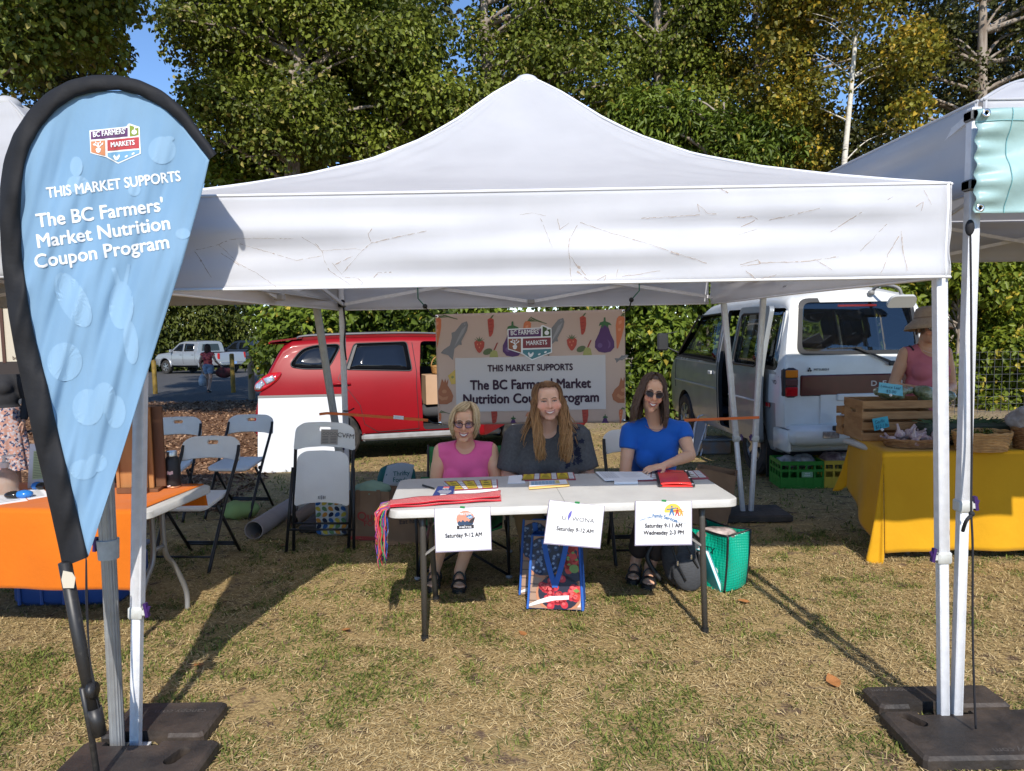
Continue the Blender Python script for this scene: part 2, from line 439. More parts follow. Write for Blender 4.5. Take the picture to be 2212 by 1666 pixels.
# bark chips on the path
def chips(N):
 r=np.random.default_rng(5);y=6.6+14.0*r.random(N)**1.4;x=-1.9-0.12*y-r.random(N)**1.1*(1.5+0.75*y);z=np.where(y<10,-0.17*(y-6)/4,-0.17-0.016*(y-10))+r.uniform(.002,.02,N)
 L=r.uniform(.012,.045,N)*(1+.05*y);w=L*r.uniform(.2,.6,N);a=r.random(N)*6.28;ti=r.normal(size=N)*.35;d=np.stack([np.cos(a)*np.cos(ti),np.sin(a)*np.cos(ti),np.sin(ti)],1);s=np.stack([-np.sin(a),np.cos(a),r.normal(size=N)*.4],1);c=np.stack([x,y,z],1)
 V=np.stack([c-d*L[:,None]/2-s*w[:,None]/2,c+d*L[:,None]/2-s*w[:,None]/2,c+d*L[:,None]/2+s*w[:,None]/2,c-d*L[:,None]/2+s*w[:,None]/2],1);t=r.random((N,1))**1.5
 C=np.repeat((np.array([[.07,.032,.018]])*(1-t)+np.array([[.44,.27,.16]])*t)[:,None,:],4,1);return V.reshape(-1,3),np.arange(N*4),C.reshape(-1,3)
cv_,ci_,cc_=chips(42000);tag(obj('bark_chips',fast_mesh('bark_chips',cv_,4,ci_,mat('bark_chip',(.2,.1,.05),.9,spec=.2,attr='Col'),cc_)),kind='stuff')
# weeds on the verge behind the red car's tail
# ---- foliage
M_leaf=mat('leaf',(0.08,0.12,0.03),0.45,spec=0.28,attr='Col',trans=0.32)
M_bark=mat('bark',(0.16,0.12,0.09),0.9,c2=(0.34,0.29,0.24),scale=9,stretch=(1,1,0.25),bump=0.6,bscale=25)
M_birch=mat('pale_bark',(0.62,0.58,0.50),0.8,c2=(0.30,0.26,0.22),scale=7,stretch=(1,1,2.5),contrast=(0.5,0.75),bump=0.3)
def leaf_mesh(name,pts,size,out,cols,droop,r,aspect=0.8):
 N=len(pts);n=r.normal(size=(N,3))*0.75+out*0.9+np.array([0,0,0.55]);n/=np.linalg.norm(n,axis=1)[:,None]
 d=r.normal(size=(N,3))*0.7+out*0.4+np.array([0,0,-droop]);d-=n*(d*n).sum(1)[:,None];d/=np.linalg.norm(d,axis=1)[:,None]
 s=np.cross(n,d);L=size[:,None];Wd=L*aspect*0.5
 V=np.zeros((N,6,3),np.float32);fold=0.16
 V[:,0]=pts;V[:,1]=pts+d*L*0.30+s*Wd*0.95+n*L*fold;V[:,2]=pts+d*L*0.62+s*Wd*0.72+n*L*fold*0.7
 V[:,3]=pts+d*L-n*L*0.10;V[:,4]=pts+d*L*0.62-s*Wd*0.72+n*L*fold*0.7;V[:,5]=pts+d*L*0.30-s*Wd*0.95+n*L*fold
 i0=(np.arange(N)*6)[:,None];idx=(i0+np.array([[0,1,2,0,2,3,0,3,4,0,4,5]])).ravel()
 return fast_mesh(name,V.reshape(-1,3),3,idx,M_leaf,np.repeat(cols,6,0))
PAL={ # dark leaf, bright leaf, chance and colour of turned leaves
'cotton':((0.034,0.046,0.008),(0.245,0.29,0.038),0.05,(0.38,0.33,0.09)),
'gold':((0.055,0.056,0.010),(0.29,0.27,0.032),0.17,(0.46,0.31,0.035)),
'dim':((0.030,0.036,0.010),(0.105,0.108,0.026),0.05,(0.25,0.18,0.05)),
'bush':((0.038,0.062,0.009),(0.20,0.27,0.032),0.03,(0.42,0.33,0.05)),
'lime':((0.075,0.11,0.012),(0.26,0.31,0.03),0.08,(0.50,0.40,0.05)),
'cedar':((0.04,0.06,0.012),(0.15,0.17,0.03),0.02,(0.30,0.22,0.06)),
}
def crown(clumps,n,size,pal,seed,droop=0.6,shell=0.55,aspect=0.8):
 r=np.random.default_rng(seed);c=np.array([k[:3]for k in clumps]);rad=np.array([k[3]for k in clumps]);flatz=0.75
 w=rad**2;ci=r.choice(len(clumps),n,p=w/w.sum())
 q=r.normal(size=(n,3));q/=np.linalg.norm(q,axis=1)[:,None]
 q[:,2]=np.where(r.random(n)<0.3,np.abs(q[:,2]),q[:,2])
 rr=rad[ci]*(1-shell*r.random(n)**1.8)
 # leaves sit along twigs: snap to a few rays per clump
 pts=c[ci]+q*rr[:,None]*np.array([1,1,flatz])+r.normal(size=(n,3))*np.minimum(0.05,rad[ci]*.12)[:,None]
 tone=r.random(len(clumps))[ci][:,None]*0.6+r.random((n,1))*0.4
 a,b,pr,tc=[np.array(x)if isinstance(x,tuple)else x for x in PAL[pal]]
 cols=a*(1-tone)+b*tone;tw=(r.random(n)<pr*(0.4+1.6*r.random(len(clumps))[ci]))[:,None]
 cols=np.where(tw,tc*(0.6+0.6*r.random((n,1))),cols)
 return pts,size*r.uniform(0.6,1.25,n),q,cols,droop,r,aspect
def tree(name,label,base,height,trunk_pts,r0,clumps,n,size,pal,seed,bark=None,group=None,cat='tree',droop=0.6,shell=0.55,aspect=0.8,limbs=True,twigs=0,nlimb=0,lr=0.028):
 t=thing(name,label,cat,base,0,group);bark=bark or M_bark
 tp=smooth_curve(trunk_pts,6);N=len(tp)
 tb=MB();tb.tube(tp,[r0*(1-0.82*i/(N-1))+0.01 for i in range(N)],10)
 rr=random.Random(seed)
 if limbs:
  for c in(clumps if not nlimb else clumps[::max(1,len(clumps)//nlimb)]):
   cc=Vector(c[:3]);best=min((p for p in tp),key=lambda p:(p-cc).length+0.9*max(0,p.z-cc.z+0.6))
   mid=best.lerp(cc,0.5)+Vector((rr.uniform(-.15,.15),rr.uniform(-.15,.15),rr.uniform(0,.25)))
   L=(cc-best).length;tb.tube(smooth_curve([best,mid,cc],4),[max(0.006,lr*min(L,2.5)*(1-0.75*k/8))for k in range(9)],5)
   for _ in range(twigs):
    e=cc+Vector((rr.gauss(0,1),rr.gauss(0,1),rr.gauss(0,.8))).normalized()*c[3]*0.95
    tb.tube([mid.lerp(cc,rr.uniform(.5,1)),mid.lerp(e,0.6)+Vector((0,0,0.08)),e],[0.012,0.008,0.004],4)
 tb.build('trunk',bark,t,smooth=True)
 me=leaf_mesh('crown',*crown(clumps,n,size,pal,seed,droop,shell,aspect));me.transform(rmat(t).inverted())
 obj('crown',me,t);return t
def blob_clumps(boxes,seed):
 """boxes: (u0, v0, u1, v1, y0, y1, count, r0, r1) -- where the crown's clumps are, spread through real depth"""
 r=random.Random(seed);out=[]
 for(u0,v0,u1,v1,y0,y1,k,a,b)in boxes:
  for _ in range(k):
   p=P(r.uniform(u0,u1),r.uniform(v0,v1),r.uniform(y0,y1));out.append((p.x,p.y,p.z,r.uniform(a,b)))
 return out
def trunk_line(uvs,y):return[P(u,v,y)for u,v in uvs]
def gbase(u,y):
 x=P(u,760,y).x;return Vector((x,y,ground_z(x,y)))
def mk_tree(label,u0,y,uvs,r0,boxes,n,size,pal,seed,**kw):
 b=gbase(u0,y);tp=[b+Vector((0,0,-0.1))]+trunk_line(uvs,y)
 return tree(kw.pop('name','broadleaf_tree'),label,b,0,tp,r0,blob_clumps(boxes,seed),n,size,pal,seed,**kw)
FAST_F=1.0
mk_tree('dark tree at the far left, leafy boughs hanging over the blue flag',-160,11.5,[(-150,500),(-120,200),(-80,-100)],0.17,
[(-250,-260,130,60,10.8,13,26,.45,.8),(-150,40,110,160,10.6,12.6,16,.35,.6),(110,-60,300,130,11,12.8,15,.35,.55),(150,-140,250,20,11,13,7,.4,.6),(-150,-480,330,-230,8.5,11,18,.5,.9)],34000,0.10,'cotton',31,droop=0.9)
mk_tree('tree right of the blue sky gap with drooping boughs and a bright lower crown',620,14.6,[(625,500),(640,250),(650,0),(660,-200)],0.20,
[(430,-150,800,40,13.8,17,26,.6,.95),(455,20,900,230,14.2,17,34,.5,.9),(440,205,700,330,13.6,15,22,.4,.65),(380,5,470,150,14,15.5,6,.35,.55)],48000,0.102,'cotton',32,droop=0.8,twigs=1)
mk_tree('tree with a grey leaning trunk showing through the crown, left of the white peak',880,15.6,[(860,520),(835,320),(795,130),(758,0),(720,-150)],0.19,
[(650,220,860,340,14.6,16,14,.4,.7),(760,130,950,260,14.6,16.4,20,.45,.75),(700,-120,960,120,15.6,18,22,.5,.9),(860,200,1100,330,15,16.8,16,.5,.8)],38000,0.102,'cotton',33,droop=0.8,twigs=1)
mk_tree('tall tree with pale rough trunk rising right behind the white tent peak',1075,16.2,[(1070,500),(1060,250),(1048,90),(1040,-150)],0.24,
[(1010,-160,1290,20,15.4,18,20,.5,.9),(1070,20,1180,170,15,17,14,.4,.7),(1180,20,1330,230,15,17.5,16,.45,.75),(1000,40,1060,190,15.6,17.5,5,.35,.55)],25000,0.102,'cotton',34,droop=0.9,twigs=2)
mk_tree('darker tree filling the space behind the right slope of the white tent',1430,17.2,[(1430,500),(1425,250),(1420,0),(1418,-150)],0.20,
[(1290,-160,1580,60,16.4,19,24,.5,.9),(1290,60,1560,260,16.6,19,28,.5,.85),(1330,230,1650,330,16,18,16,.45,.7)],30000,0.102,'cotton',35,droop=0.7,twigs=1)
mk_tree('slender tree with white trunk and yellowing leaves beside the grey neighbour tent',1820,15.2,[(1820,560),(1822,380),(1838,200),(1855,0),(1866,-140)],0.075,
[(1660,-140,1940,40,14.6,16.4,18,.4,.7),(1620,40,1790,260,14.8,16.6,16,.38,.62),(1880,40,2010,300,14.6,16.4,13,.35,.6),(1690,240,1980,400,15.4,17,9,.35,.55)],19000,0.10,'gold',36,bark=M_birch,droop=0.6,twigs=2,nlimb=13,lr=0.011)
mk_tree('tree behind the white trunked one, its crown thinner with sky showing',1640,18.0,[(1640,560),(1635,200),(1630,-100)],0.17,
[(1540,-120,1740,120,17.4,19.5,16,.5,.8),(1540,100,1760,380,17.4,19.5,20,.5,.8),(1780,200,1900,400,17,19,5,.4,.6),(1690,-60,1890,240,17.5,19.5,13,.4,.65)],24000,0.105,'gold',37,droop=0.6)
mk_tree('shadowy tree at the far right above the grey neighbour tent',2110,16.4,[(2110,560),(2120,200),(2125,-150)],0.22,
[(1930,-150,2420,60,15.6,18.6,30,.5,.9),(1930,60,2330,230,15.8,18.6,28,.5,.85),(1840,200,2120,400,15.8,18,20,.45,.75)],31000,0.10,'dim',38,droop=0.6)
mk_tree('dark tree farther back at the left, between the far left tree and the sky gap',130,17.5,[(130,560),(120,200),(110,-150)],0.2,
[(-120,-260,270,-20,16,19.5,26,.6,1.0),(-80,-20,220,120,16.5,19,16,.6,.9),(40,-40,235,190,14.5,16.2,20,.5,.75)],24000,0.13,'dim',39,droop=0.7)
# the mass of far wood behind: one object
def far_wood():
 bx=[(480,-160,900,330,19,24,56,1.0,1.5),(1000,240,1560,360,21,25,18,.9,1.2),(1020,350,2300,560,20,24,40,1.0,1.5),(2060,-40,2450,330,20.5,24,16,1.0,1.4),
 (560,330,1100,760,19.5,23,40,1.0,1.5),(-700,200,60,700,30,40,30,1.6,2.6)]
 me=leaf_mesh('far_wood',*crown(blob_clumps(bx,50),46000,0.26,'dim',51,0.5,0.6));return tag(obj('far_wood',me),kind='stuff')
far_wood()
# conifers beyond the parking lot
for i,(u,y,v0,lab)in enumerate([(330,46,560,'tall sunlit conifer beyond the car park, left end of its row'),(420,47,540,'sunlit conifer directly behind the silver pickup cab'),
(505,48,560,'conifer behind the pickup tailgate, mostly in shadow'),(225,45,520,'conifer beyond the car park hidden in part by the blue flag')]):
 cl=[]
 for k in range(15):
  f=k/14;w=75*(1-0.55*f)
  for s_ in(-1,0,1):
   p=P(u+s_*w*0.55+rng.uniform(-8,8),800-(800-v0)*f,y-1.0+rng.uniform(-1,1));cl.append((p.x,p.y,p.z,(1.35-0.6*f)))
 b=gbase(u,y)
 tree('conifer_tree',lab,b,0,[b,b+Vector((0,0,4)),P(u,v0,y)],0.25,cl,7500,0.32,'cedar',60+i,group='conifers beyond the car park',droop=1.2,limbs=False,aspect=0.5)
 # hedge shrubs
SH=[ # label, u, y, boxes, n, pal
('glossy bright green bush growing behind the roof of the red car',610,14.0,[(585,690,740,860,13.4,15,24,.36,.56),(585,640,740,720,13.5,15,10,.36,.56)],9500,'bush'),
('green bush behind the middle of the red car roof',800,14.3,[(700,640,900,900,13.6,15.2,30,.4,.62)],9000,'bush'),
('bush seen through the open front door of the red car',960,14.0,[(880,640,1060,930,13.4,15,26,.4,.6)],9000,'bush'),
('bush behind the hanging banner',1160,15.0,[(1040,640,1300,900,14.4,16,24,.45,.65)],6000,'bush'),
('sunlit shrub between the hanging banner and the white van mirror',1390,14.6,[(1330,650,1470,890,14,15.4,28,.36,.58),(1345,620,1460,700,14,15.4,8,.36,.5)],11000,'bush'),
('shrub behind the front windows of the white van',1520,15.2,[(1450,620,1650,900,14.6,16.4,28,.45,.65)],9000,'bush'),
('shrub seen through the rear glass of the white van',1800,15.4,[(1650,600,1950,900,14.8,16.4,34,.45,.65)],10000,'lime'),
('yellow green shrub behind the wire fence, beside the hat of the woman in pink',2060,15.4,[(1950,560,2110,880,14.8,16.4,30,.42,.62)],11000,'lime'),
('yellow green shrub at the right edge behind the wire fence',2190,15.6,[(2110,560,2300,880,14.8,16.4,36,.42,.65)],13000,'lime'),
('low dark shrub above the left shoulder of the white tent',660,16.0,[(430,320,680,420,15.4,17,14,.4,.65)],5500,'bush'),
('leafy willow like bush above the right slope of the white tent',1560,15.6,[(1330,230,1500,330,15,16.4,14,.4,.62),(1450,270,1720,380,15,16.6,24,.4,.62)],13000,'bush'),
]
for i,(lab,u,y,bx,n,pal)in enumerate(SH):
 b=gbase(u,y);cl=blob_clumps(bx,80+i);top=Vector((b.x,b.y,max(c[2]for c in cl)))
 tree('shrub',lab,b,0,[b,b.lerp(top,.5)+Vector((.1,0,0)),top],0.05,cl,n,0.15 if i!=10 else 0.16,pal,90+i,cat='shrub',group='shrubs along the wire fence',shell=0.6,droop=0.7,aspect=0.62 if i!=10 else 0.4)
 # wire mesh fence behind the van
def wire_fence():
 fw=thing('wire_fence','dark square wire mesh fence in front of the shrubs behind the white van','fence',gbase(1750,14.2))
 mb=MB();y=14.2;x0,x1=P(1330,760,y).x,P(2300,760,y).x;z0=ground_z(0,y)
 n=int((x1-x0)/0.15)
 for i in range(n+1):
  x=x0+(x1-x0)*i/n;mb.bar((x,y,z0),(x,y,z0+1.22),0.006,0.006)
 for k in range(9):mb.bar((x0,y+.006,z0+0.04+k*0.147),(x1,y+.006,z0+0.04+k*0.147),0.006,0.006)
 mb.build('mesh_panel',mat('wire',(0.12,0.12,0.12),0.5,0.6),fw)
 for i in range(6):
  x=x0+(x1-x0)*i/5
  pb=MB();pb.tube([(x,y+.04,z0-.1),(x,y+.04,z0+1.3)],0.03,8);pb.build('post',mat('fence_post',(0.16,0.17,0.15),0.6,0.3),fw)
wire_fence()
# ================================================================== tents, flag, weights
M_tent=mat('tent_white',(0.80,0.81,0.845),0.55,spec=0.25,c2=(0.735,0.745,0.78),scale=2.5,bump=0.22,bscale=5,trans=0.5)
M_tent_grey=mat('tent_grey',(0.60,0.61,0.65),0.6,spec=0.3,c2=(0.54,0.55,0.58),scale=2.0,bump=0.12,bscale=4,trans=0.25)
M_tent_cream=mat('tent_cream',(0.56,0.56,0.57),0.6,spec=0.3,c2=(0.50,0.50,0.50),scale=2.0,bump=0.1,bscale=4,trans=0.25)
M_seam=mat('tent_seam',(0.76,0.77,0.80),0.5,spec=0.3)
M_pole=mat('powder_white',(0.72,0.73,0.76),0.4,c2=(0.64,0.65,0.68),scale=30,bump=0.15,bscale=220,metal=0.15)
M_alu=mat('brushed_aluminium',(0.42,0.44,0.45),0.38,metal=0.6,c2=(0.36,0.37,0.38),scale=20)
M_bracket=mat('bracket_grey',(0.30,0.30,0.30),0.5)
M_collar=mat('collar_plastic',(0.55,0.56,0.53),0.5,c2=(0.44,0.44,0.41),scale=25)
M_purple=mat('purple_plastic',(0.04,0.012,0.10),0.4)
M_black=mat('black_plastic',(0.012,0.012,0.013),0.5)
M_cord=mat('black_cord',(0.012,0.012,0.016),0.8)
M_rubber=mat('rubber_weight',(0.022,0.018,0.016),0.62,c2=(0.075,0.055,0.042),scale=7,bump=0.35,bscale=30,contrast=(0.4,0.8))
M_dirt=mat('dirt_streak',(0.66,0.57,0.50),0.9,alpha=0.45)
def hip_profile():
 """height of the canopy from centre (0) to eave (1), read along the right front hip"""
 pts=[(1150,169),(1178,182),(1210,198),(1250,223),(1300,254),(1380,293),(1500,334),(1650,362),(1800,379),(1930,390),(2047,398)]
 tab=[]
 for u,v in pts:
  best=None
  for k in range(1,401):
   t=k/400;y=YM+(YF-YM)*t;x=XM+(XRt-XM)*t
   q=P(u,v,y);e=abs(q.x-x)
   if best is None or e<best[0]:best=(e,t,q.z)
  tab.append((best[1],best[2]))
 return tab
YF,YB=2.72,5.95;YM=(YF+YB)/2
XRt=P(2049,400,YF).x;XLt=P(283,432,YF).x;XM=(XRt+XLt)/2
EAVE=2.145;VAL_Z=1.795
_tab=hip_profile();APEX=P(1135,168,YM).z
HIP=[(0.0,1.0)]+[(t,min(1.0,max(0.0,(z-EAVE)/(APEX-EAVE))))for t,z in _tab if t>0.01 and t<0.98]+[(1.0,0.0)]
HIP=sorted(HIP)
def hip(t):
 return lerp_tab(HIP,t)
def canopy(name,label,x0,x1,y0,y1,z_e,z_a,drop,legs,m,mleg,group,hipf=hip,wob=0.017,seed=1,front_drop=None,peak_trim=True):
 t=thing(name,label,'canopy tent',((x0+x1)/2,y0,0),0,group)
 cx,cy=(x0+x1)/2,(y0+y1)/2;hx,hy=(x1-x0)/2,(y1-y0)/2
 r=random.Random(seed);ph=[r.uniform(0,6.28)for _ in range(8)]
 def roof(a,b,side):
  """a across -1..1, b centre to eave"""
  ax=a*b
  q={0:(ax,-b),1:(b,ax),2:(-ax,b),3:(-b,-ax)}[side]
  z=z_e+(z_a-z_e)*hipf(b)-0.035*(1-a*a)*math.sin(math.pi*b)*(1 if b<1 else 0)
  z+=0.004*math.sin(9*a+5*b+ph[side])*math.sin(math.pi*b)
  e_=1-abs(a);z+=0.010*math.sin(46*e_+6*b+ph[side])*math.exp(-e_*7)*min(1,e_*14)*math.sin(math.pi*min(1,b*1.05))+.004*math.sin(60*e_*b+20*b+ph[side+1])*math.exp(-e_*3)*math.sin(math.pi*b)
  return Vector((cx+q[0]*hx,cy+q[1]*hy,z))
 rf=MB()
 for s in range(4):rf.grid(lambda i,j:roof(math.copysign(1-(1-abs(2*i-1))**1.5,2*i-1),j,s),81,36)
 rp=rf.build('roof',m,t,smooth=True)
 # piping along the hips and the eave seam
 pm=MB()
 for sx,sy in((-1,-1),(1,-1),(1,1),(-1,1)):
  pm.tube([(cx+sx*hx*k/24,cy+sy*hy*k/24,z_e+(z_a-z_e)*hipf(k/24)+0.002)for k in range(25)],0.007,6)
 pm.build('hip_piping',M_seam if m is M_tent else m,rp,smooth=True)
 cap=MB();cap.ball((cx,cy,z_a-0.035),(0.075,0.075,0.05),16,8);cap.build('peak_cap',m,rp,smooth=True)
 # valances: four hanging strips with soft horizontal folds
 def strip(p0,p1,nrm,k,dr):
  p0,p1,nrm=Vector(p0),Vector(p1),Vector(nrm);L=(p1-p0).length
  def f(i,j):
   x=i*L;d=j*dr
   w=wob*(0.5*math.sin(17*j+1.3*x+ph[k])+0.7*math.sin(9.5*j-2.1*x+ph[k+1])+0.5*math.sin(2.2*x+ph[k]+3*j))*min(1,3*j)*min(1,8*i*(1-i)+0.25)
   sag=0.0
   return p0.lerp(p1,i)+nrm*(0.012+w)+Vector((0,0,-d-sag))
  return f
 cs=[(x0,y0),(x1,y0),(x1,y1),(x0,y1)];ns=[(0,-1,0),(1,0,0),(0,1,0),(-1,0,0)];fns=[]
 for k in range(4):
  a,b=cs[k],cs[(k+1)%4];dr=(front_drop or drop)if k==0 else drop
  fn=strip((*a,z_e+0.005),(*b,z_e+0.005),ns[k],k,dr);fns.append(fn)
  vb=MB();vb.sheet(fn,70,16,0.003);vp=vb.build('valance',m,t,smooth=True)
  hb=MB()
  hb.tube([fn(i/40,0.985)for i in range(41)],0.006,5);hb.tube([fn(i/40,0.01)+Vector(ns[k])*.001 for i in range(41)],0.0055,6)
  hb.tube([fn(0.003,j/8)for j in range(9)],0.006,5);hb.tube([fn(0.997,j/8)for j in range(9)],0.006,5)
  hb.build('hem',M_seam if m is M_tent else m,vp,smooth=True)
  # legs: (top point, foot point, collar fraction or None, latch side)
 lw=0.042
 for(pt,pf,cf,side)in legs:
  pt,pf=Vector(pt),Vector(pf);g=MB()
  k=cf if cf else 0.62;pc=pt.lerp(pf,k)
  if mleg is M_alu: # ribbed profile
   for(a,b,rad)in((pt,pc,0.030),(pc,pf,0.026)):
    d=(b-a)
    def prof(i,j,a=a,d=d,rad=rad):
     an=2*math.pi*i;q=rad*(1+0.05*math.cos(16*an));return a+d*j+Vector((q*math.cos(an),q*math.sin(an),0))
    g.grid(prof,64,2,closed_u=True)
  else:
   g.bar(pt,pc,lw,lw,up=(0,1,0),bev=0.004);g.bar(pc,pf,lw*0.86,lw*0.86,up=(0,1,0),bev=0.004)
  lg=g.build('leg',mleg,t,auto=40)
  if cf:
   cb=MB();d=(pf-pt).normalized()
   if mleg is M_alu:cb.tube([pc-d*0.02,pc+d*0.055],[0.040,0.037],20)
   else:cb.bar(pc-d*0.018,pc+d*0.030,0.054,0.054,up=(0,1,0),bev=0.006);cb.box(pc+Vector((side*.030,-.01,-.004)),(0.02,0.02,0.02))
   c_=cb.build('collar',M_collar,lg,auto=40)
   lb=MB();lb.bar(pc+Vector((side*.037,-.012,.012+.02)),pc+Vector((side*.045,-.012,-.022)),0.012,0.018);lb.tube([pc+Vector((side*.042,-.012,-.01)),pc+Vector((side*.052,-.012,.018))],0.006,8)
   lb.build('latch',M_purple,lg)
  ft=MB();ft.box(pf+Vector((0,0,0.004)),(0.085,0.085,0.008));ft.build('foot',mleg,lg)
  # scissor trusses
 L=[Vector(a[0])for a in legs];ztop,zlow=z_e-0.05,z_e-0.30
 def scis(a,b):
  a,b=Vector((a.x,a.y,0)),Vector((b.x,b.y,0));g=MB();mid=(a+b)/2;dz=Vector((0,0,1));inn=(Vector((cx,cy,0))-mid).normalized()*0.014
  for p,q in((a,mid),(b,mid)):
   g.bar(p+dz*zlow+inn,q+dz*ztop+inn,0.014,0.026);g.bar(p+dz*ztop-inn,q+dz*zlow-inn,0.014,0.026)
  tr=g.build('truss',M_pole,t)
  for p in(a,mid,b):
   for z in(zlow,ztop):
    bb=MB();bb.box(p+dz*z,(0.055,0.055,0.04),bev=0.006);bb.build('bracket',M_bracket,tr)
 if len(L)==4:
  for k in range(4):scis(L[k],L[(k+1)%4])
  g=MB();g.bar((cx,cy,z_e+.05),(cx,cy,z_a-0.05),0.03)
  for k in range(4):
   m_=(L[k]+L[(k+1)%4])/2;g.bar((m_.x,m_.y,ztop),(cx,cy,z_e+.25),0.014,0.026)
  g.build('mast',M_pole,t)
 return t,fns
def leg(u0,v0,u1,v1,ytop,yfoot,ztop=None,zf=0.0):
 a=P(u0,v0,ytop);b=P(u1,v1,yfoot);d=(a-b)/(a.z-b.z)
 top=b+d*((ztop if ztop else a.z)-b.z);foot=b+d*(zf-b.z);return top,foot
ZL=EAVE-0.02
main_legs=[(*leg(303,880,293,1628,2.76,2.72,ZL,0.012),0.735,1),(*leg(2030,640,2038,1570,2.76,2.80,ZL,0.012),0.665,-1),
(*leg(1562,640,1605,1110,5.92,6.0,ZL,0.012),0.68,1),(*leg(738,660,746,900,5.92,6.0,ZL,0.012),0.68,-1)]
main_tent,MV=canopy('canopy_tent','white peaked market tent over the three seated women, its valance marked with brown dirt streaks',XLt,XRt,YF,YB,EAVE,APEX,EAVE-VAL_Z,main_legs,M_tent,M_pole,None)
# dirt streaks on the front valance, traced as thin stains on the cloth
def on_val(u,v,off=0.004):
 q=P(u,v,YF);i=(q.x-XLt)/(XRt-XLt);j=(EAVE+.005-q.z)/(EAVE-VAL_Z)
 return MV[0](min(max(i,0),1),min(max(j,0),1))+Vector((0,-off,0))
def z7(x,y):return((400+x*0.40687)*.864,(550+y*0.40687)*.864)
def z8(x,y):return((1300+x*0.49729)*.864,(430+y*0.49729)*.864)
dirt=MB();dr_=random.Random(5)
S7=[[(210,190),(365,155),(480,265),(600,330),(725,418)],[(215,195),(270,270),(325,355)],[(365,155),(440,125),(600,118),(830,120)],[(375,205),(440,245),(490,280)],
[(500,150),(690,205),(840,250),(995,222)],[(880,110),(960,160),(995,190),(1100,183),(1205,178),(1245,190),(1115,335),(1060,265)],[(995,190),(1010,250),(1040,310),(1110,360),(1215,428),(1275,432)],
[(1245,190),(1300,145),(1285,90),(1310,60)],[(1300,145),(1440,112),(1640,72)],[(1075,275),(1190,222)],[(1120,350),(1215,358),(1245,385),(1225,425)],[(1310,355),(1335,330)],[(1335,325),(1420,320)],[(960,145),(985,180)]]
S8=[[(105,235),(130,300),(160,385)],[(190,235),(200,290),(245,258)],[(295,255),(245,350),(240,400),(262,570)],[(300,255),(420,295),(560,340),(760,410),(930,462)],[(285,500),(370,565)],[(250,430),(330,520)],
[(490,490),(480,530),(600,515),(700,500)],[(610,235),(900,220),(885,165),(940,215),(980,215)],[(1085,232),(1160,225),(1190,240),(1110,278)],[(1095,318),(1190,288)],[(1095,470),(1185,445),(1195,465),(1100,478)],
[(1120,500),(1180,545),(1275,520)],[(1250,245),(1340,225),(1490,190)],[(1555,305),(1700,210)],[(1700,400),(1835,265)],[(1795,510),(1905,300),(1930,500)],[(1970,180),(2010,155),(2000,200)],[(2020,95),(2050,170)],[(1830,145),(1870,125)],
[(1200,460),(1400,455),(1590,430)],[(385,545),(430,520),(420,548)],[(850,30),(960,60),(1040,110)],[(0,215),(60,208),(130,222)],[(1480,450),(1550,495)]]
for S,zz in((S7,z7),(S8,z8)):
 for pl in S:
  pts=[]
  for a,b in zip(pl,pl[1:]):
   n=max(2,int(math.hypot(b[0]-a[0],b[1]-a[1])/14))
   pts+=[(a[0]+(b[0]-a[0])*k/n+dr_.gauss(0,1.2),a[1]+(b[1]-a[1])*k/n+dr_.gauss(0,1.2))for k in range(n)]
  pts.append(pl[-1])
  w0=dr_.uniform(0.8,1.7)
  for a,b in zip(pts,pts[1:]):
   if dr_.random()<0.06:continue
   w=w0*dr_.uniform(0.35,1.5)*(2.6 if dr_.random()<0.05 else 1);dx,dy=b[0]-a[0],b[1]-a[1];L=math.hypot(dx,dy)or 1;nx_,ny_=-dy/L*w,dx/L*w
   dirt.add([on_val(*zz(a[0]+nx_,a[1]+ny_)),on_val(*zz(b[0]+nx_,b[1]+ny_)),on_val(*zz(b[0]-nx_,b[1]-ny_)),on_val(*zz(a[0]-nx_,a[1]-ny_))],[(0,1,2,3)])
dirt.build('dirt_streak',M_dirt,[c for c in main_tent.children if c.name.startswith('valance')][0])
# neighbour tents
hipL=lambda t:0.55*hip(t)+0.45*(1-t)
xl1=P(236,700,2.75).x
left_legs=[((xl1-3.0,2.8,2.18),(xl1-3.05,2.8,0.01),None,1),(*leg(228,1060,255,1625,2.74,2.72,2.18,0.012),0.62,-1),
(*leg(688,690,725,920,5.9,6.0,2.18,0.012),0.7,1),((xl1-3.0,5.9,2.18),(xl1-3.05,5.9,0.01),None,1)]
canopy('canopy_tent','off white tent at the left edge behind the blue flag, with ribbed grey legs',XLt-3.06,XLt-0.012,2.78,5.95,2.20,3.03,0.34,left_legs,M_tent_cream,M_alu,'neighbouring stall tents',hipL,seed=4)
xr0=P(2102,462,2.74).x
right_legs=[(*leg(2099,470,2065,1570,2.74,2.80,2.42,0.012),0.62,1),((xr0+3.0,2.8,2.42),(xr0+3.05,2.8,0.01),None,1),
((xr0+3.0,5.9,2.42),(xr0+3.05,5.9,0.01),None,1),(*leg(1648,655,1622,1108,5.9,6.0,2.42,0.012),0.72,-1)]
canopy('canopy_tent','grey shaded tent at the right edge behind a pale aqua banner',xr0,xr0+3.06,2.715,5.95,2.44,2.92,0.34,right_legs,M_tent_grey,M_pole,'neighbouring stall tents',lambda t:1-t**1.7,seed=6)
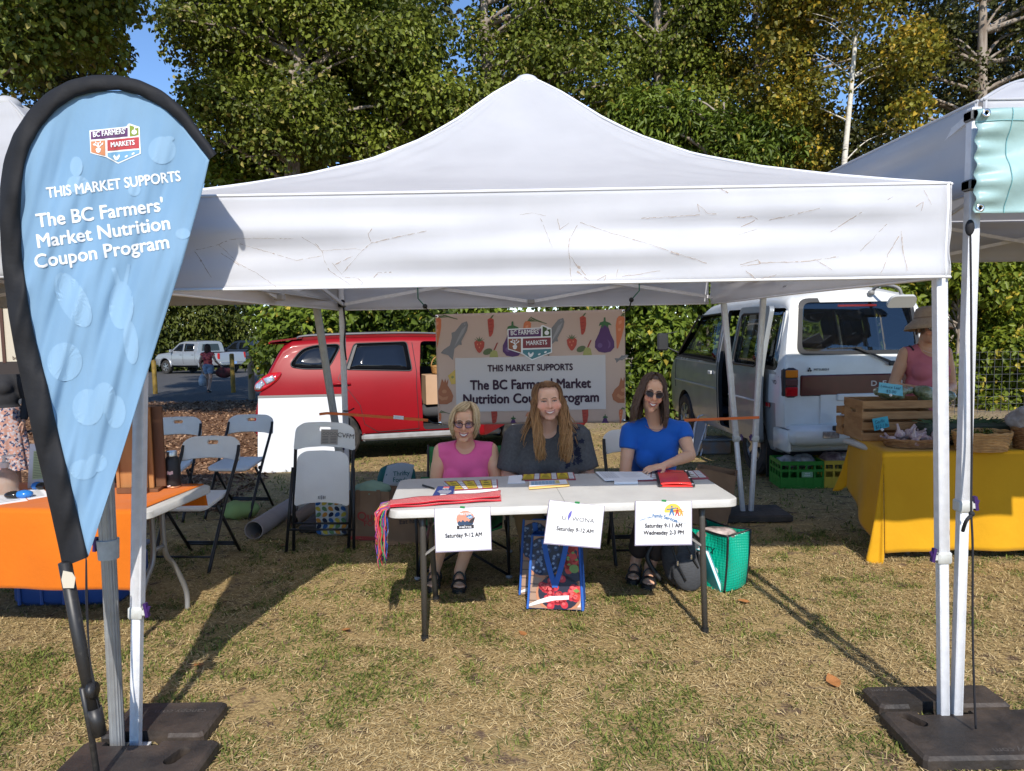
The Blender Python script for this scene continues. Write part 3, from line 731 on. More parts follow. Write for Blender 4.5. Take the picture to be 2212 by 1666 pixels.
# aqua banner on its front
ab=thing('aqua_banner','pale aqua vinyl banner with metal eyelets on the front of the right tent','banner',P(2108,462,2.66));A0=P(2106,238,2.66);A1=P(2101,461,2.66)
M_aqua=mat('aqua_vinyl',(0.28,0.43,0.45),0.4,spec=0.35,c2=(0.36,0.51,0.47),scale=1.1,bump=0.25,bscale=11)
def aq(i,j):
 p=A0.lerp(A1,j)+Vector((i*1.9,0,0));k=min(1,i*26)
 return p+Vector((0,-0.012*math.sin(11*j+6*i)*k-0.010*math.sin(38*j)*max(0,1-i*14)-0.008*math.sin(30*i+9*j)*k-.01,0))
g=MB();g.sheet(aq,90,40,0.003);g.build('vinyl',M_aqua,ab,smooth=True)
for j in(0.05,0.95):
 g=MB();c=aq(0.012,j)+Vector((0,-.006,0));g.lathe([(0.007,0),(0.015,0),(0.015,0.003),(0.007,0.004),(0.007,0)],c,16,Matrix.Rotation(R(90),3,'X'));g.build('eyelet',mat('chrome',(0.8,0.8,0.8),0.2,1.0),ab,smooth=True)
g=MB();g.tube([aq(0.062,j/30)+Vector((0,-.004,0))for j in range(31)],0.0016,4);g.tube([aq(i/60,0.12)+Vector((0,-.004,0))for i in range(61)],0.0012,4);g.build('stitching',mat('aqua_thread',(0.2,0.45,0.48),0.8),ab)
# rope down the right neighbour's leg
g=MB();rp=[P(2096,484,2.70),P(2098,700,2.70),P(2099,950,2.71),P(2098,1100,2.69),P(2101,1180,2.68),P(2101,1350,2.67),P(2104,1480,2.66),P(2108,1574,2.66)]
g.tube(smooth_curve(rp,6),0.0045,6);g.tube(smooth_curve([P(2100,1112,2.69),P(2087,1126,2.68),P(2080,1147,2.72)],5),0.007,6);g.ball(P(2095,492,2.70),(0.016,0.014,0.03),10,8);g.ball(P(2099,1110,2.69),0.011,8,6)
tag(g.build('rope',M_cord,None,smooth=True),'thin black rope hanging knotted down the right tent leg','rope')
# rubber weight plates
def weight(label,x0,x1,y0,y1,notch,hole,zr=0.06,group='rubber tent weights',text=None,rz=0.0):
 t=thing('tent_weight',label,'tent weight',((x0+x1)/2,(y0+y1)/2,0),0,group)
 g=MB();g.box(((x0+x1)/2,(y0+y1)/2,zr/2),(x1-x0,y1-y0,zr),bev=0.012);me=g.mesh('plate',M_rubber)
 cs=[]
 if notch:c=MB();c.box((notch[0],notch[1],zr/2),(notch[2],notch[3],0.3));cs.append(c.mesh('c',M_rubber))
 if hole:
  c=MB();hx_,hy_,an=hole
  pl=[(0.055*math.copysign(1,math.cos(a))*(1 if abs(math.cos(a))>1e-6 else 0)*0.6+0.026*math.cos(a),0.026*math.sin(a))for a in[2*math.pi*k/24+.01 for k in range(24)]]
  ca,sa=math.cos(an),math.sin(an);c.prism(pl,(hx_,hy_,0.018),(ca,sa,0),(-sa,ca,0),(0,0,1),0.2);cs.append(c.mesh('c',M_rubber))
 me=cut(me,cs);me.transform(rmat(t).inverted());me.materials.clear();me.materials.append(M_rubber);obj('plate',me,t)
 if text:
  g=MB();o,ex,ey,s,w=text;put_text(g,w,plane_fn(o,ex,ey),s,0.0);g.build('embossed_lettering',mat('rubber_rub',(0.085,0.075,0.068),0.7),t)
fx=P(255,1610,2.66).x
weight('black rubber weight behind the left front tent legs, next to the flag pole foot',-1.66,-1.25,2.74,3.00,(-1.50,2.72,.22,.10),None,text=((-1.42,2.93,.0605),(-1,0,0),(0,-1,0),.045,'canopy.com'))
weight('black rubber weight in front of the left tent legs at the bottom edge',-1.70,-1.17,2.36,2.71,(-1.50,2.71,.22,.08),(-1.285,2.60,R(70)))
weight('black rubber weight behind the right front tent legs',1.50,2.04,2.86,3.03,(1.73,2.85,.22,.08),None,text=((1.62,3.0,.0605),(-1,0,0),(0,-1,0),.04,'canopy.com'))
weight('black rubber weight with handle hole in front of the right tent legs, lower right corner',1.475,2.14,2.50,2.83,(1.73,2.83,.22,.08),(1.575,2.76,R(120)),text=((1.86,2.555,.0605),(-1,0,0),(0,-1,0),.045,'canopy.com'))
bR=P(1620,1120,6.0);bL=P(735,1160,5.9)
weight('dark rubber weight under the right rear tent legs, behind the seated woman in blue',bR.x-.30,bR.x+.30,5.82,6.2,None,None)
weight('dark rubber weight under the left rear tent legs, behind the folded chair',bL.x-.30,bL.x+.32,5.75,6.15,None,None)
# ------------------------------------------------------------------ teardrop flag
YFLAG=2.42
def frip(u,v):
 a=0.010*math.sin(0.050*u+0.022*v)+0.006*math.sin(0.031*u-0.012*v+1)+0.0042*math.sin(0.105*u+0.034*v+2+1.5*math.sin(0.011*v))+0.002*math.sin(0.21*u+0.05*v)
 fade=max(0.35,min(1.0,(v-150)/250));return a*fade+0.035*math.cos((u-230)/260*1.5)
def FS(u,v,off=0.0):return P(u,v,YFLAG+frip(u,v)-off)
inner=[(452,345),(421,305),(388,264),(354,234),(303,207),(256,194),(202,199),(162,210),(121,237),(88,275),(64,318),(52,359),(47,399),(44,467),(47,551),(56,618),(67,689),(78,739),(101,827),(128,945),(155,1056),(182,1170),(190,1204)]
outer=[(468,332),(430,280),(395,232),(350,195),(300,172),(250,162),(200,162),(150,173),(100,200),(60,240),(28,290),(8,345),(0,400),(-2,470),(4,570),(18,680),(32,760),(45,820),(75,960),(108,1100),(128,1190),(135,1226)]
right=[(452,345),(435,420),(394,568),(364,660),(300,864),(236,1066),(191,1202)]
def resample(pl,n):
 pl=[Vector((a,b,0))for a,b in pl];d=[0.0]
 for a,b in zip(pl,pl[1:]):d.append(d[-1]+(b-a).length)
 out=[]
 for k in range(n):
  s=d[-1]*k/(n-1);i=min(len(d)-2,max(i for i in range(len(d))if d[i]<=s+1e-9));f=(s-d[i])/max(1e-9,d[i+1]-d[i]);q=pl[i].lerp(pl[i+1],f);out.append((q.x,q.y))
 return out
flag=thing('teardrop_flag','tall light blue teardrop flag with black sleeve and white lettering on a leaning black pole','flag',P(206,1690,2.46))
M_sail=mat('flag_blue',(0.20,0.35,0.52),0.6,spec=0.2,c2=(0.22,0.37,0.54),scale=3,bump=0.10,bscale=9,trans=0.12)
left_tab=sorted([(v,u)for u,v in inner[5:]]);rtop=sorted([(v,u)for u,v in inner[:6]]);rlow=[(v,u)for u,v in right]
def sail_uv(i,j):
 v=194.5+(1202-194.5)*j;l_=lerp_tab(left_tab,v);r_=lerp_tab(rtop,v)if v<345 else lerp_tab(rlow,v)
 l_-=6
 return l_+(r_-l_)*i,v
g=MB();g.sheet(lambda i,j:FS(*sail_uv(i,0.002+0.998*j)),60,150,0.002);g.build('sail',M_sail,flag,smooth=True)
io,oo=resample(inner,90),resample(outer,90);g=MB()
def slv(i,j):
 k=min(89,int(j*89));f=j*89-k;k2=min(89,k+1)
 a=Vector((io[k][0]+(io[k2][0]-io[k][0])*f,io[k][1]+(io[k2][1]-io[k][1])*f,0));b=Vector((oo[k][0]+(oo[k2][0]-oo[k][0])*f,oo[k][1]+(oo[k2][1]-oo[k][1])*f,0))
 an=2*math.pi*i;c=(a+b)/2+(a-b)/2*math.cos(an)
 rad=0.020+0.003*math.sin(90*j)*math.sin(an)
 return P(c.x,c.y,YFLAG+frip(c.x,c.y)-0.004-rad*math.sin(an))
g.grid(slv,20,150,closed_u=True);g.build('sleeve',mat('flag_sleeve',(0.012,0.0125,0.015),0.75,bump=0.3,bscale=14,spec=0.3),flag,smooth=True)
g=MB();g.tube([P(140,1215,2.42),P(178,1420,2.42),P(205,1540,2.42)],0.021,12);g.tube([P(203,1530,2.42),P(217,1588,2.42)],[0.025,0.021],12);g.tube([P(178,1486,2.40),P(196,1580,2.42),P(208,1664,2.44),P(222,1770,2.46)],0.0105,10)
g.tube([P(193,1492,2.40),P(206,1490,2.40)],0.028,10);g.build('pole',mat('pole_black',(0.018,0.017,0.017),0.45,c2=(0.05,0.045,0.04),scale=40,contrast=(.55,.8)),flag,smooth=True)
g=MB();g.prism([(-.024,-.03),(.012,-.034),(.02,.0),(.01,.02),(-.02,.03),(-.028,.0)],P(151,1250,2.395),(1,0,.1),(0,0,1),(0,-1,0),.002);g.build('torn_tape',mat('torn_tape',(0.55,0.50,0.40),0.8),flag)
g=MB();g.tube(smooth_curve([P(186,1206,2.40),P(186,1300,2.40),P(192,1400,2.40),P(204,1484,2.40)],6),0.0022,5);g.tube(smooth_curve([P(187,1210,2.40),P(190,1330,2.40),P(197,1450,2.40),P(213,1530,2.41)],6),0.0018,5);g.build('cord',M_cord,flag)
def fit_text(mb,txt,pl,pr,cap,fn,bold=0.02,off=0.004,sub=0.0):
 """write txt so that it runs from pl to pr (picture units of fn), cap units tall"""
 v,f=text2d(txt,1.0,0,'LEFT',sub=sub);x0=min(a for a,b in v);x1=max(a for a,b in v)
 ex=((pr[0]-pl[0])/(x1-x0),(pr[1]-pl[1])/(x1-x0));L=math.hypot(*ex);up=(ex[1]/L*cap/0.69,-ex[0]/L*cap/0.69)
 emit_text(mb,v,f,lambda x,y:fn(pl[0]+ex[0]*(x-x0)+up[0]*y,pl[1]+ex[1]*(x-x0)+up[1]*y,off),bold)
M_white_ink=mat('white_ink',(0.80,0.82,0.84),0.6)
g=MB()
for tx,a,b,c in(('THIS MARKET SUPPORTS',(103,428),(391,391),22),("The BC Farmers'",(81,492),(354,456),29),('Market Nutrition',(83,536),(368,495),29),('Coupon Program',(78,580),(366,536),29)):
 fit_text(g,tx,a,b,c,FS,0.018,0.0024,sub=0.12)
g.build('lettering',M_white_ink,flag)
# printed emblem, shared by flag and banner: drawn in a 325 x 250 field
INK=dict(w=M_white_ink,purple=mat('ink_purple',(0.105,0.035,0.13),0.6),green=mat('ink_green',(0.21,0.27,0.03),0.6),dgreen=mat('ink_dark_green',(0.05,0.09,0.03),0.6),orange=mat('ink_orange',(0.55,0.22,0.10),0.6),
brown=mat('ink_brown',(0.28,0.10,0.05),0.6),red=mat('ink_red',(0.42,0.045,0.05),0.6),maroon=mat('ink_maroon',(0.22,0.04,0.055),0.6),blue=mat('ink_blue',(0.16,0.34,0.52),0.6),teal=mat('ink_teal',(0.07,0.22,0.26),0.6))
def ell(cx_,cy_,rx,ry,n=20,a0=0):return[(cx_+rx*math.cos(2*math.pi*k/n)*math.cos(a0)-ry*math.sin(2*math.pi*k/n)*math.sin(a0),cy_+rx*math.cos(2*math.pi*k/n)*math.sin(a0)+ry*math.sin(2*math.pi*k/n)*math.cos(a0))for k in range(n)]
def emblem(parent,fn,c,base=0.004,st=0.002):
 """fn(x, y, off): x right, y down in the emblem's own field"""
 root=None
 def lay(nm,polys,m,k):
  nonlocal root
  g=MB()
  for pl in polys:surf_poly(g,pl,lambda x,y:fn(x,y,base+st*k),12,5)
  return g.build(nm,m,root or parent)
 root=lay('emblem',[[(0,22),(250,10),(252,-6),(262,-8),(325,18),(330,195),(182,253),(105,205),(4,172)]],INK['w'],0)
 lay('emblem_field',[[(8,30),(248,18),(247,76),(8,82)]],INK['purple'],1);lay('emblem_field',[[(260,2),(318,24),(318,72),(260,77)]],INK[c[0]],1)
 lay('emblem_field',[[(8,94),(100,92),(100,196),(8,166)]],INK[c[1]],1);lay('emblem_field',[[(114,92),(320,84),(320,158),(114,164)]],INK[c[2]],1)
 lay('emblem_field',[[(114,176),(322,168),(320,190),(182,244),(114,200)]],INK[c[3]],1)
 lay('emblem_icon',[ell(290,50,17,16),[(288,32),(296,16),(300,18),(293,34)],ell(300,20,12,4,10,.4),ell(55,150,17,10),ell(55,160,14,12),[(52,140),(50,104),(58,104),(58,140)],[(52,135),(25,112),(30,108),(57,130)],[(56,135),(84,106),(88,110),(60,140)],ell(28,118,9,4,8,.6),ell(80,118,9,4,8,-.6),ell(40,104,8,4,8,1.2),ell(68,104,8,4,8,-1.2),
 [(150,204),(158,190),(162,205),(176,206),(190,190),(194,205),(184,222),(172,230),(162,228)],ell(235,208,11,6,12,-.5),ell(280,192,11,6,12,-.5)],INK['w'],2)
 g=MB();fit_text(g,"BC FARMERS'",(26,68),(236,56),34,lambda x,y,o:fn(x,y,o),0.02,base+2*st);fit_text(g,'MARKETS',(140,142),(292,134),32,lambda x,y,o:fn(x,y,o),0.02,base+2*st);g.build('emblem_lettering',INK['w'],root)
def flag_emb(x,y,o): # 325 units -> from (193, 276) to (302, 268)
 s=0.333;return FS(193+s*(x*1.0)+0.02*s*y,275+s*(y*0.98)-0.06*s*x,o)
emblem(flag,flag_emb,('green','orange','red','blue'),0.0028,0.0012)
# pale produce shapes woven through the print
g=MB()
GH=[ell(350,325,30,30,24),ell(365,300,12,6,12),ell(165,360,14,22,16),ell(170,400,26,20,18,.4),ell(290,640-230,14,14),ell(158,648,30,66,22,-.5),ell(262,660,27,52,20),[(240,580),(250,578),(268,630),(256,634)],[(275,570),(282,572),(272,630),(262,630)],ell(395,505,16,12),
ell(283,740,16,48,18,-.1),ell(190,880,34,40,20),ell(225,860,26,34,18),ell(250,890,22,36,18),ell(180,1015,30,22,20),ell(210,1000,22,20,18),ell(140,782,38,42,22)]
for pl in GH:
 surf_poly(g,pl,lambda x,y:FS(x,y,.0022),9,8)
g.build('printed_produce',mat('flag_pale_print',(0.222,0.372,0.535),0.6),flag)
# ================================================================== vehicles
M_red=mat('car_red',(0.26,0.006,0.012),0.42,metal=0.0,coat=0.06,spec=0.18,c2=(0.24,0.006,0.011),scale=2,bump=0.03,bscale=1.5)
M_vanw=mat('van_white',(0.74,0.75,0.74),0.3,coat=0.5,c2=(0.66,0.66,0.63),scale=3,rvar=0.08)
M_vans=mat('van_silver',(0.33,0.35,0.36),0.32,metal=0.35,coat=0.4,c2=(0.28,0.30,0.31),scale=4,rvar=0.08)
M_silver=mat('truck_silver',(0.36,0.38,0.41),0.3,metal=0.45,coat=0.6)
M_dkblue=mat('truck_dark_blue',(0.02,0.03,0.05),0.3,metal=0.2,coat=0.8)
M_tyre=mat('tyre',(0.016,0.016,0.016),0.85,c2=(0.05,0.045,0.04),scale=12,bump=0.4,bscale=60)
M_rim=mat('rim',(0.45,0.46,0.47),0.3,metal=0.8)
M_inside=mat('car_inside',(0.025,0.025,0.028),0.8)
M_trim=mat('car_trim',(0.018,0.018,0.02),0.5)
M_sill=mat('sill_grey',(0.30,0.31,0.32),0.45,c2=(0.24,0.24,0.24),scale=9)
M_tint=mat('tinted_glass',(0.006,0.007,0.009),0.04,spec=0.6,coat=0.3)
M_glass=glass('clear_glass',(0.55,0.60,0.60),0.30)
M_vglass=glass('van_glass',(0.50,0.54,0.55),0.5)
M_lampr=mat('lamp_red',(0.50,0.012,0.015),0.12,coat=1.0,c2=(0.34,0.006,0.01),scale=30)
M_lampa=mat('lamp_amber',(0.65,0.20,0.01),0.15,coat=1.0)
M_lampc=mat('lamp_clear',(0.75,0.76,0.78),0.08,metal=0.6,coat=1.0,c2=(0.3,0.3,0.32),scale=22)
M_seat=mat('seat_cloth',(0.05,0.05,0.055),0.9)
class Body:
 def __init__(s,st,W,pz,crown=0.05,rx=1.4):
  """st: (x, z bottom, z top, width factor, corner radius)"""
  s.st,s.W,s.pz,s.crown,s.rx=st,W,pz,crown,rx
 def at(s,x):
  cols=list(zip(*s.st));return[lerp_tab(list(zip(cols[0],c)),x)for c in cols[1:]]
 def hw(s,x,z):return s.W*s.at(x)[2]*lerp_tab(s.pz,z)
 def mesh(s,mats,inset=0.0,nz=16,pick=None,name='body'):
  g=MB();xs_=[q[0]for q in s.st];X=[]
  for a,b in zip(xs_,xs_[1:]):
   k=max(1,int((b-a)/0.12));X+=[a+(b-a)*i/k for i in range(k)]
  X.append(xs_[-1])
  if inset:X=[x for x in X if xs_[0]+inset<x<xs_[-1]-inset]
  rings=[]
  for x in X:
   zb,zt,wf,r=s.at(x);zb+=inset;zt-=inset;r=max(0.01,min(r,(zt-zb)*0.45));half=[]
   for k in range(nz+1):
    z=zb+0.02+(zt-r-zb-0.02)*k/nz;half.append((max(0.02,s.W*wf*lerp_tab(s.pz,z)-inset),z))
   half.insert(0,(max(0.01,half[0][0]-0.03),zb))
   y0=half[-1][0];ry=min(r*s.rx,y0*0.8)
   for k in range(1,7):
    a=math.pi/2*k/6;half.append((y0-ry*(1-math.cos(a)),zt-r+r*math.sin(a)))
   ye=half[-1][0]
   for k in(0.66,0.33):half.append((ye*k,zt+s.crown*wf*(1-k*k)))
   ring=[(x,y,z)for y,z in half]+[(x,0.0,zt+s.crown*wf)]+[(x,-y,z)for y,z in reversed(half)]
   rings.append(ring)
  n=len(rings[0]);vs_=[p for rg in rings for p in rg];fs=[]
  for i in range(len(rings)-1):
   for k in range(n):fs.append((i*n+k,i*n+(k+1)%n,(i+1)*n+(k+1)%n,(i+1)*n+k))
  fs+=[tuple(range(n-1,-1,-1)),tuple(range((len(rings)-1)*n,len(rings)*n))]
  g.add(vs_,fs);me=g.mesh(name,mats,smooth=True)
  if pick:
   for p in me.polygons:p.material_index=pick(p.center,p.normal)
  return me
 def panel(s,g,poly,side,off=0.004,th=0.006,step=0.06):
  pts=[]
  for(a,b)in zip(poly,poly[1:]+poly[:1]):
   k=max(1,int(math.dist(a,b)/step));pts+=[(a[0]+(b[0]-a[0])*i/k,a[1]+(b[1]-a[1])*i/k)for i in range(k)]
  cx=sum(p[0]for p in pts)/len(pts);cz=sum(p[1]for p in pts)/len(pts);n=len(pts)
  f=lambda x,z,o:Vector((x,side*(s.hw(x,z)+o),z));vs_=[f(cx,cz,off)]
  for q in(0.5,1.0):vs_+=[f(cx+(x-cx)*q,cz+(z-cz)*q,off)for x,z in pts]
  vs_+=[f(x,z,off-th)for x,z in pts];fs=[]
  for i in range(n):
   j=(i+1)%n;fs+=[(0,1+i,1+j),(1+i,1+n+i,1+n+j,1+j),(1+n+i,1+2*n+i,1+2*n+j,1+n+j)]
  g.add(vs_,fs)
 def line(s,g,pl,side,r=0.004,off=0.0):
  pts=[]
  for(a,b)in zip(pl,pl[1:]):
   k=max(1,int(math.dist(a,b)/0.06));pts+=[(a[0]+(b[0]-a[0])*i/k,a[1]+(b[1]-a[1])*i/k)for i in range(k)]
  pts.append(pl[-1]);g.tube([(x,side*(s.hw(x,z)+off),z)for x,z in pts],r,5)
def rounded(poly,r,n=5):
 out=[];N=len(poly)
 for i in range(N):
  p,a,b=Vector(poly[i]),Vector(poly[i-1]),Vector(poly[(i+1)%N]);k=min(r,(a-p).length*.45,(b-p).length*.45)
  q0,q1=p+(a-p).normalized()*k,p+(b-p).normalized()*k
  for j in range(n+1):
   t=j/n;q=q0*(1-t)**2+p*2*t*(1-t)+q1*t*t;out.append((q.x,q.y))
 return out
def side_prism(poly,y0,y1):
 g=MB();g.prism(poly,(0,y0,0),(1,0,0),(0,0,1),(0,1,0),y1-y0);return g.mesh('c',M_inside)
def x_prism(poly,x0,x1):
 g=MB();g.prism(poly,(x0,0,0),(0,1,0),(0,0,1),(1,0,0),x1-x0);return g.mesh('c',M_inside)
def wheel(parent,x,y,R_,w,side,spokes=5,dirty=False):
 t=MB();M=Matrix.Rotation(R(90),3,'X')
 t.lathe([(R_*.62,-w/2),(R_*.93,-w/2),(R_,-w*.36),(R_,w*.36),(R_*.93,w/2),(R_*.62,w/2)],(x,y,R_),36,M,caps=False);wt=t.build('wheel',M_tyre,parent,smooth=False,local=True,auto=35)
 r=MB();yo=y+side*(w/2-0.012);r.lathe([(R_*.66,-.02),(R_*.66,.0),(R_*.58,.01),(R_*.56,-.03)],(x,yo,R_),32,Matrix.Rotation(R(90)*-side,3,'X'),caps=False)
 for k in range(spokes):
  a=2*math.pi*k/spokes+.3;r.bar((x+.03*math.cos(a),yo,R_+.03*math.sin(a)),(x+R_*.6*math.cos(a),yo-side*.012,R_+R_*.6*math.sin(a)),0.06,0.02,up=(0,1,0))
 r.lathe([(0.0,.02),(0.05,.018),(0.055,-.02)],(x,yo,R_),16,Matrix.Rotation(R(90)*-side,3,'X'))
 r.build('rim',M_rim,wt,local=True,auto=35)
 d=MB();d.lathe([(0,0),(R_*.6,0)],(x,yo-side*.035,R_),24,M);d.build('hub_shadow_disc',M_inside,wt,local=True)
 # ------------------------------------------------------------------ red car with its front door open
def red_car():
 psi=R(14);hd=Vector((math.cos(psi),math.sin(psi),0));nl=Vector((-math.sin(psi),math.cos(psi),0))
 p0=Vector((P(720,940,9.65).x,9.65,0));ctr=p0+hd*1.35+nl*0.92
 t=thing('red_car','red family car parked behind the folding chairs with its front door standing open','car',(ctr.x,ctr.y,ground_z(0,9.9)),psi)
 st=[(-2.36,.46,.66,.84,.06),(-2.33,.40,.80,.88,.07),(-2.27,.33,1.02,.92,.08),(-2.16,.30,1.26,.95,.10),(-2.04,.29,1.48,.965,.11),(-1.96,.28,1.60,.975,.10),(-1.84,.28,1.665,.985,.09),(-1.3,.28,1.695,1,.09),(-.4,.28,1.70,1,.09),(.3,.28,1.68,1,.10),(.62,.28,1.60,1,.11),
 (1.0,.28,1.37,1,.11),(1.32,.28,1.13,1,.10),(1.5,.28,1.07,1,.10),(1.95,.28,.98,.98,.12),(2.18,.29,.88,.94,.14),(2.30,.32,.74,.88,.12),(2.35,.38,.60,.80,.06)]
 B=Body(st,0.925,[(.28,.90),(.42,.965),(.60,.99),(.80,1.0),(.98,.992),(1.10,.975),(1.22,.945),(1.40,.875),(1.62,.775),(1.75,.72)],0.035)
 outer=B.mesh([M_red,M_inside]);inner=B.mesh([M_inside],inset=0.055)
 qw=rounded([(-1.90,1.33),(-1.73,1.55),(-1.55,1.605),(-1.19,1.615),(-1.38,1.285),(-1.7,1.29)],.10);rw=rounded([(-1.16,1.27),(-1.03,1.615),(-.31,1.625),(-.26,1.225)],.05)
 op=rounded([(-.13,.40),(-.16,1.2),(-.12,1.63),(.25,1.62),(.62,1.50),(.98,1.24),(1.02,.95),(.98,.55),(.9,.40)],.06)
 fwl=rounded([(-.10,1.2),(-.10,1.60),(.25,1.59),(.6,1.47),(.98,1.16)],.05)
 cs=[inner]+[side_prism(p,-1.2,0)for p in(op,)]+[side_prism(p,-1.2,-.5)for p in(qw,rw)]+[side_prism(p,.5,1.2)for p in(qw,rw,fwl)]
 cs.append(x_prism(rounded([(-.62,1.18),(.62,1.18),(.52,1.56),(-.52,1.56)],.1),-2.6,-1.75));cs.append(x_prism(rounded([(-.68,1.16),(.68,1.16),(.56,1.56),(-.56,1.56)],.1),.6,1.6))
 for wx in(-1.35,1.35):
  for sd in(-1,1):
   c=MB();c.lathe([(0,-.24),(.385,-.24),(.385,.3),(0,.3)],(wx,sd*.82,.36),36,Matrix.Rotation(R(90),3,'X'));cs.append(c.mesh('c',M_inside))
 me=cut(outer,cs);sharpen(me,38);body=obj('body',me,t)
 for sd in(-1,1):
  for nm,pl in(('window',qw),('window',rw))+((('window',fwl),)if sd>0 else()):
   g=MB();B.panel(g,pl,sd,-0.014,0.004);g.build(nm,M_glass if(sd>0 and pl is fwl)else M_tint,t,local=True,smooth=True)
  if sd<0:
   for pl in(qw,rw):
    g=MB();B.line(g,pl+pl[:1],sd,0.009,0.002);g.build('window_trim',M_trim,t,local=True,smooth=True)
 g=MB();B.panel(g,[(-1.155,1.275),(-1.03,1.61),(-.985,1.61),(-1.105,1.272)],-1,-.006);g.build('window_divider',M_trim,t,local=True)
 g=MB();g.prism(rounded([(-.62,1.18),(.62,1.18),(.52,1.56),(-.52,1.56)],.1),(-2.225,0,.03),(0,1,0),(.47,0,.88),(-1,0,.53),.004);
 rear=MB();
 def rz_(z):return lerp_tab([(.66,-2.36),(.8,-2.33),(1.02,-2.27),(1.26,-2.16),(1.48,-2.04),(1.6,-1.96),(1.665,-1.84)],z)
 rear.grid(lambda i,j:Vector((rz_(1.17+.40*j)-.012,(-.66+1.32*i)*(1-.12*j),1.17+.40*j+.005)),12,8);rear.build('rear_window',M_tint,t,local=True,smooth=True)
 g=MB();g.grid(lambda i,j:Vector((-1.72-.42*j,(-.66+1.32*i)*(1-.04*j),1.715-.045*j-.02*(2*i-1)**2)),14,6);g.grid(lambda i,j:Vector((-1.72-.42*j,(-.66+1.32*i)*(1-.04*j),1.65+.0*j-.02*(2*i-1)**2)),14,6);g.tube([(-2.14,-.635+1.27*k/10,1.66-.02*(k/5-1)**2)for k in range(11)],.014,6);g.build('rear_spoiler',M_red,t,local=True,smooth=True)
 for sd in(-1,1):
  ra=MB();ra.tube(smooth_curve([(-1.78,sd*.66,1.70),(-1.6,sd*.67,1.735),(-.4,sd*.68,1.75),(.35,sd*.67,1.715),(.5,sd*.67,1.68)],6),0.014,8);ra.build('roof_rail',mat('rail_dark',(.10,.10,.11),.4),t,local=True,smooth=True)
  # lamps
 tl=rounded([(-2.345,1.02),(-2.33,1.12),(-2.16,1.25),(-1.97,1.265),(-2.02,1.17),(-2.16,1.06),(-2.27,1.01)],.05)
 for sd in(-1,1):
  g=MB();B.panel(g,tl,sd,.012,.03);lamp=g.build('tail_light',M_lampr,t,local=True,smooth=True)
  g=MB();B.panel(g,[(-2.335,1.03),(-2.325,1.10),(-2.24,1.17),(-2.20,1.11),(-2.27,1.035)],sd,.017,.006);B.panel(g,[(-2.18,1.10),(-2.22,1.18),(-2.10,1.225),(-2.07,1.16)],sd,.017,.006);g.build('lens',M_lampc,lamp,local=True,smooth=True)
  g=MB();B.panel(g,rounded([(-2.33,.56),(-2.33,.66),(-2.12,.72),(-2.09,.65),(-2.2,.57)],.03),sd,.008,.02);g.build('reflector',M_lampr,t,local=True,smooth=True)
  g=MB();B.panel(g,rounded([(2.30,.78),(2.26,.90),(1.95,.98),(1.9,.92),(2.1,.80)],.04),sd,.008,.02);g.build('headlight',M_lampc,t,local=True,smooth=True)
  # seams, handle, sill, arches
 g=MB()
 for pl in([(-.19,.42),(-.21,1.0),(-.20,1.2),(-.24,1.63)],[(-.19,.42),(-.75,.40),(-.93,.52),(-.98,.78),(-1.12,.98),(-1.26,1.15),(-1.2,1.27)],[(-2.30,.84),(-1.85,.86),(-1.74,.78)]):B.line(g,pl,-1,.005,-.001)
 g.build('panel_seams',M_trim,t,local=True)
 g=MB();g.tube(smooth_curve([(-1.34,-B.hw(-1.3,1.08)-.01,1.075),(-1.28,-B.hw(-1.3,1.08)-.035,1.085),(-1.17,-B.hw(-1.2,1.08)-.035,1.085),(-1.10,-B.hw(-1.1,1.08)-.008,1.075)],5),.016,8);g.build('door_handle',M_red,t,local=True,smooth=True)
 for sd in(-1,1):
  g=MB();g.box((0,sd*.885,.335),(1.95,.07,.10),bev=.03);g.build('side_sill',M_sill,t,local=True)
 g=MB();g.box((-2.32,0,.48),(.12,1.45,.16),bev=.05);g.build('rear_bumper_trim',M_trim,t,local=True)
 g=MB();g.box((0,0,.30),(3.9,1.5,.08));g.box((-.2,0,.40),(2.6,1.55,.06));g.build('floor_pan',M_inside,t,local=True)
 g=MB()
 for(x,y)in((.15,-.36),(.15,.36),(-.75,0)):
  w_=.5 if x>0 else 1.3;g.box((x,y,.62),(.55,w_,.2),bev=.06);g.bar((x-.28,y,.68),(x-.48,y,1.28),w_,.14,up=(1,0,0),bev=.05);g.bar((x-.49,y,1.3),(x-.53,y,1.48),w_*.55,.1,up=(1,0,0),bev=.03)
 g.build('seats',M_seat,t,local=True,auto=50)
 for x in(-1.35,1.35):
  for sd in(-1,1):wheel(t,x,sd*.80,.36,.225,sd)
  # open front door, hinged ahead
 d=MB();H=Vector((1.0,-.92,0));a=R(-62);ca,sa=math.cos(a),math.sin(a)
 def dp(x,z,o=0.0): # x: distance back from the hinge
  return H+Vector((-x*ca+o*sa*0,0,0))+Vector((0,x*sa,0))+Vector((-sa*o*-1,-ca*o,0))*1.0+Vector((0,0,z))
 pl=rounded([(0.0,.42),(.02,1.12),(1.08,1.18),(1.14,.9),(1.08,.42)],.08)
 vs_=[dp(x,z,.03)for x,z in pl]+[dp(x,z,-.05)for x,z in pl];n=len(pl)
 d.add(vs_,[tuple(range(n)),tuple(range(2*n-1,n-1,-1))]+[(i,(i+1)%n,n+(i+1)%n,n+i)for i in range(n)])
 for p,q in(((.06,1.12),(.42,1.46)),((.42,1.46),(.80,1.60)),((.80,1.60),(1.08,1.62)),((1.08,1.62),(1.08,1.16))):d.bar(dp(*p),dp(*q),.035,.045)
 d.build('open_door',M_red,t,local=True)
 return t
red_car_=red_car()
def in_car(x,y,z):return rmat(red_car_)@Vector((x,y,z))
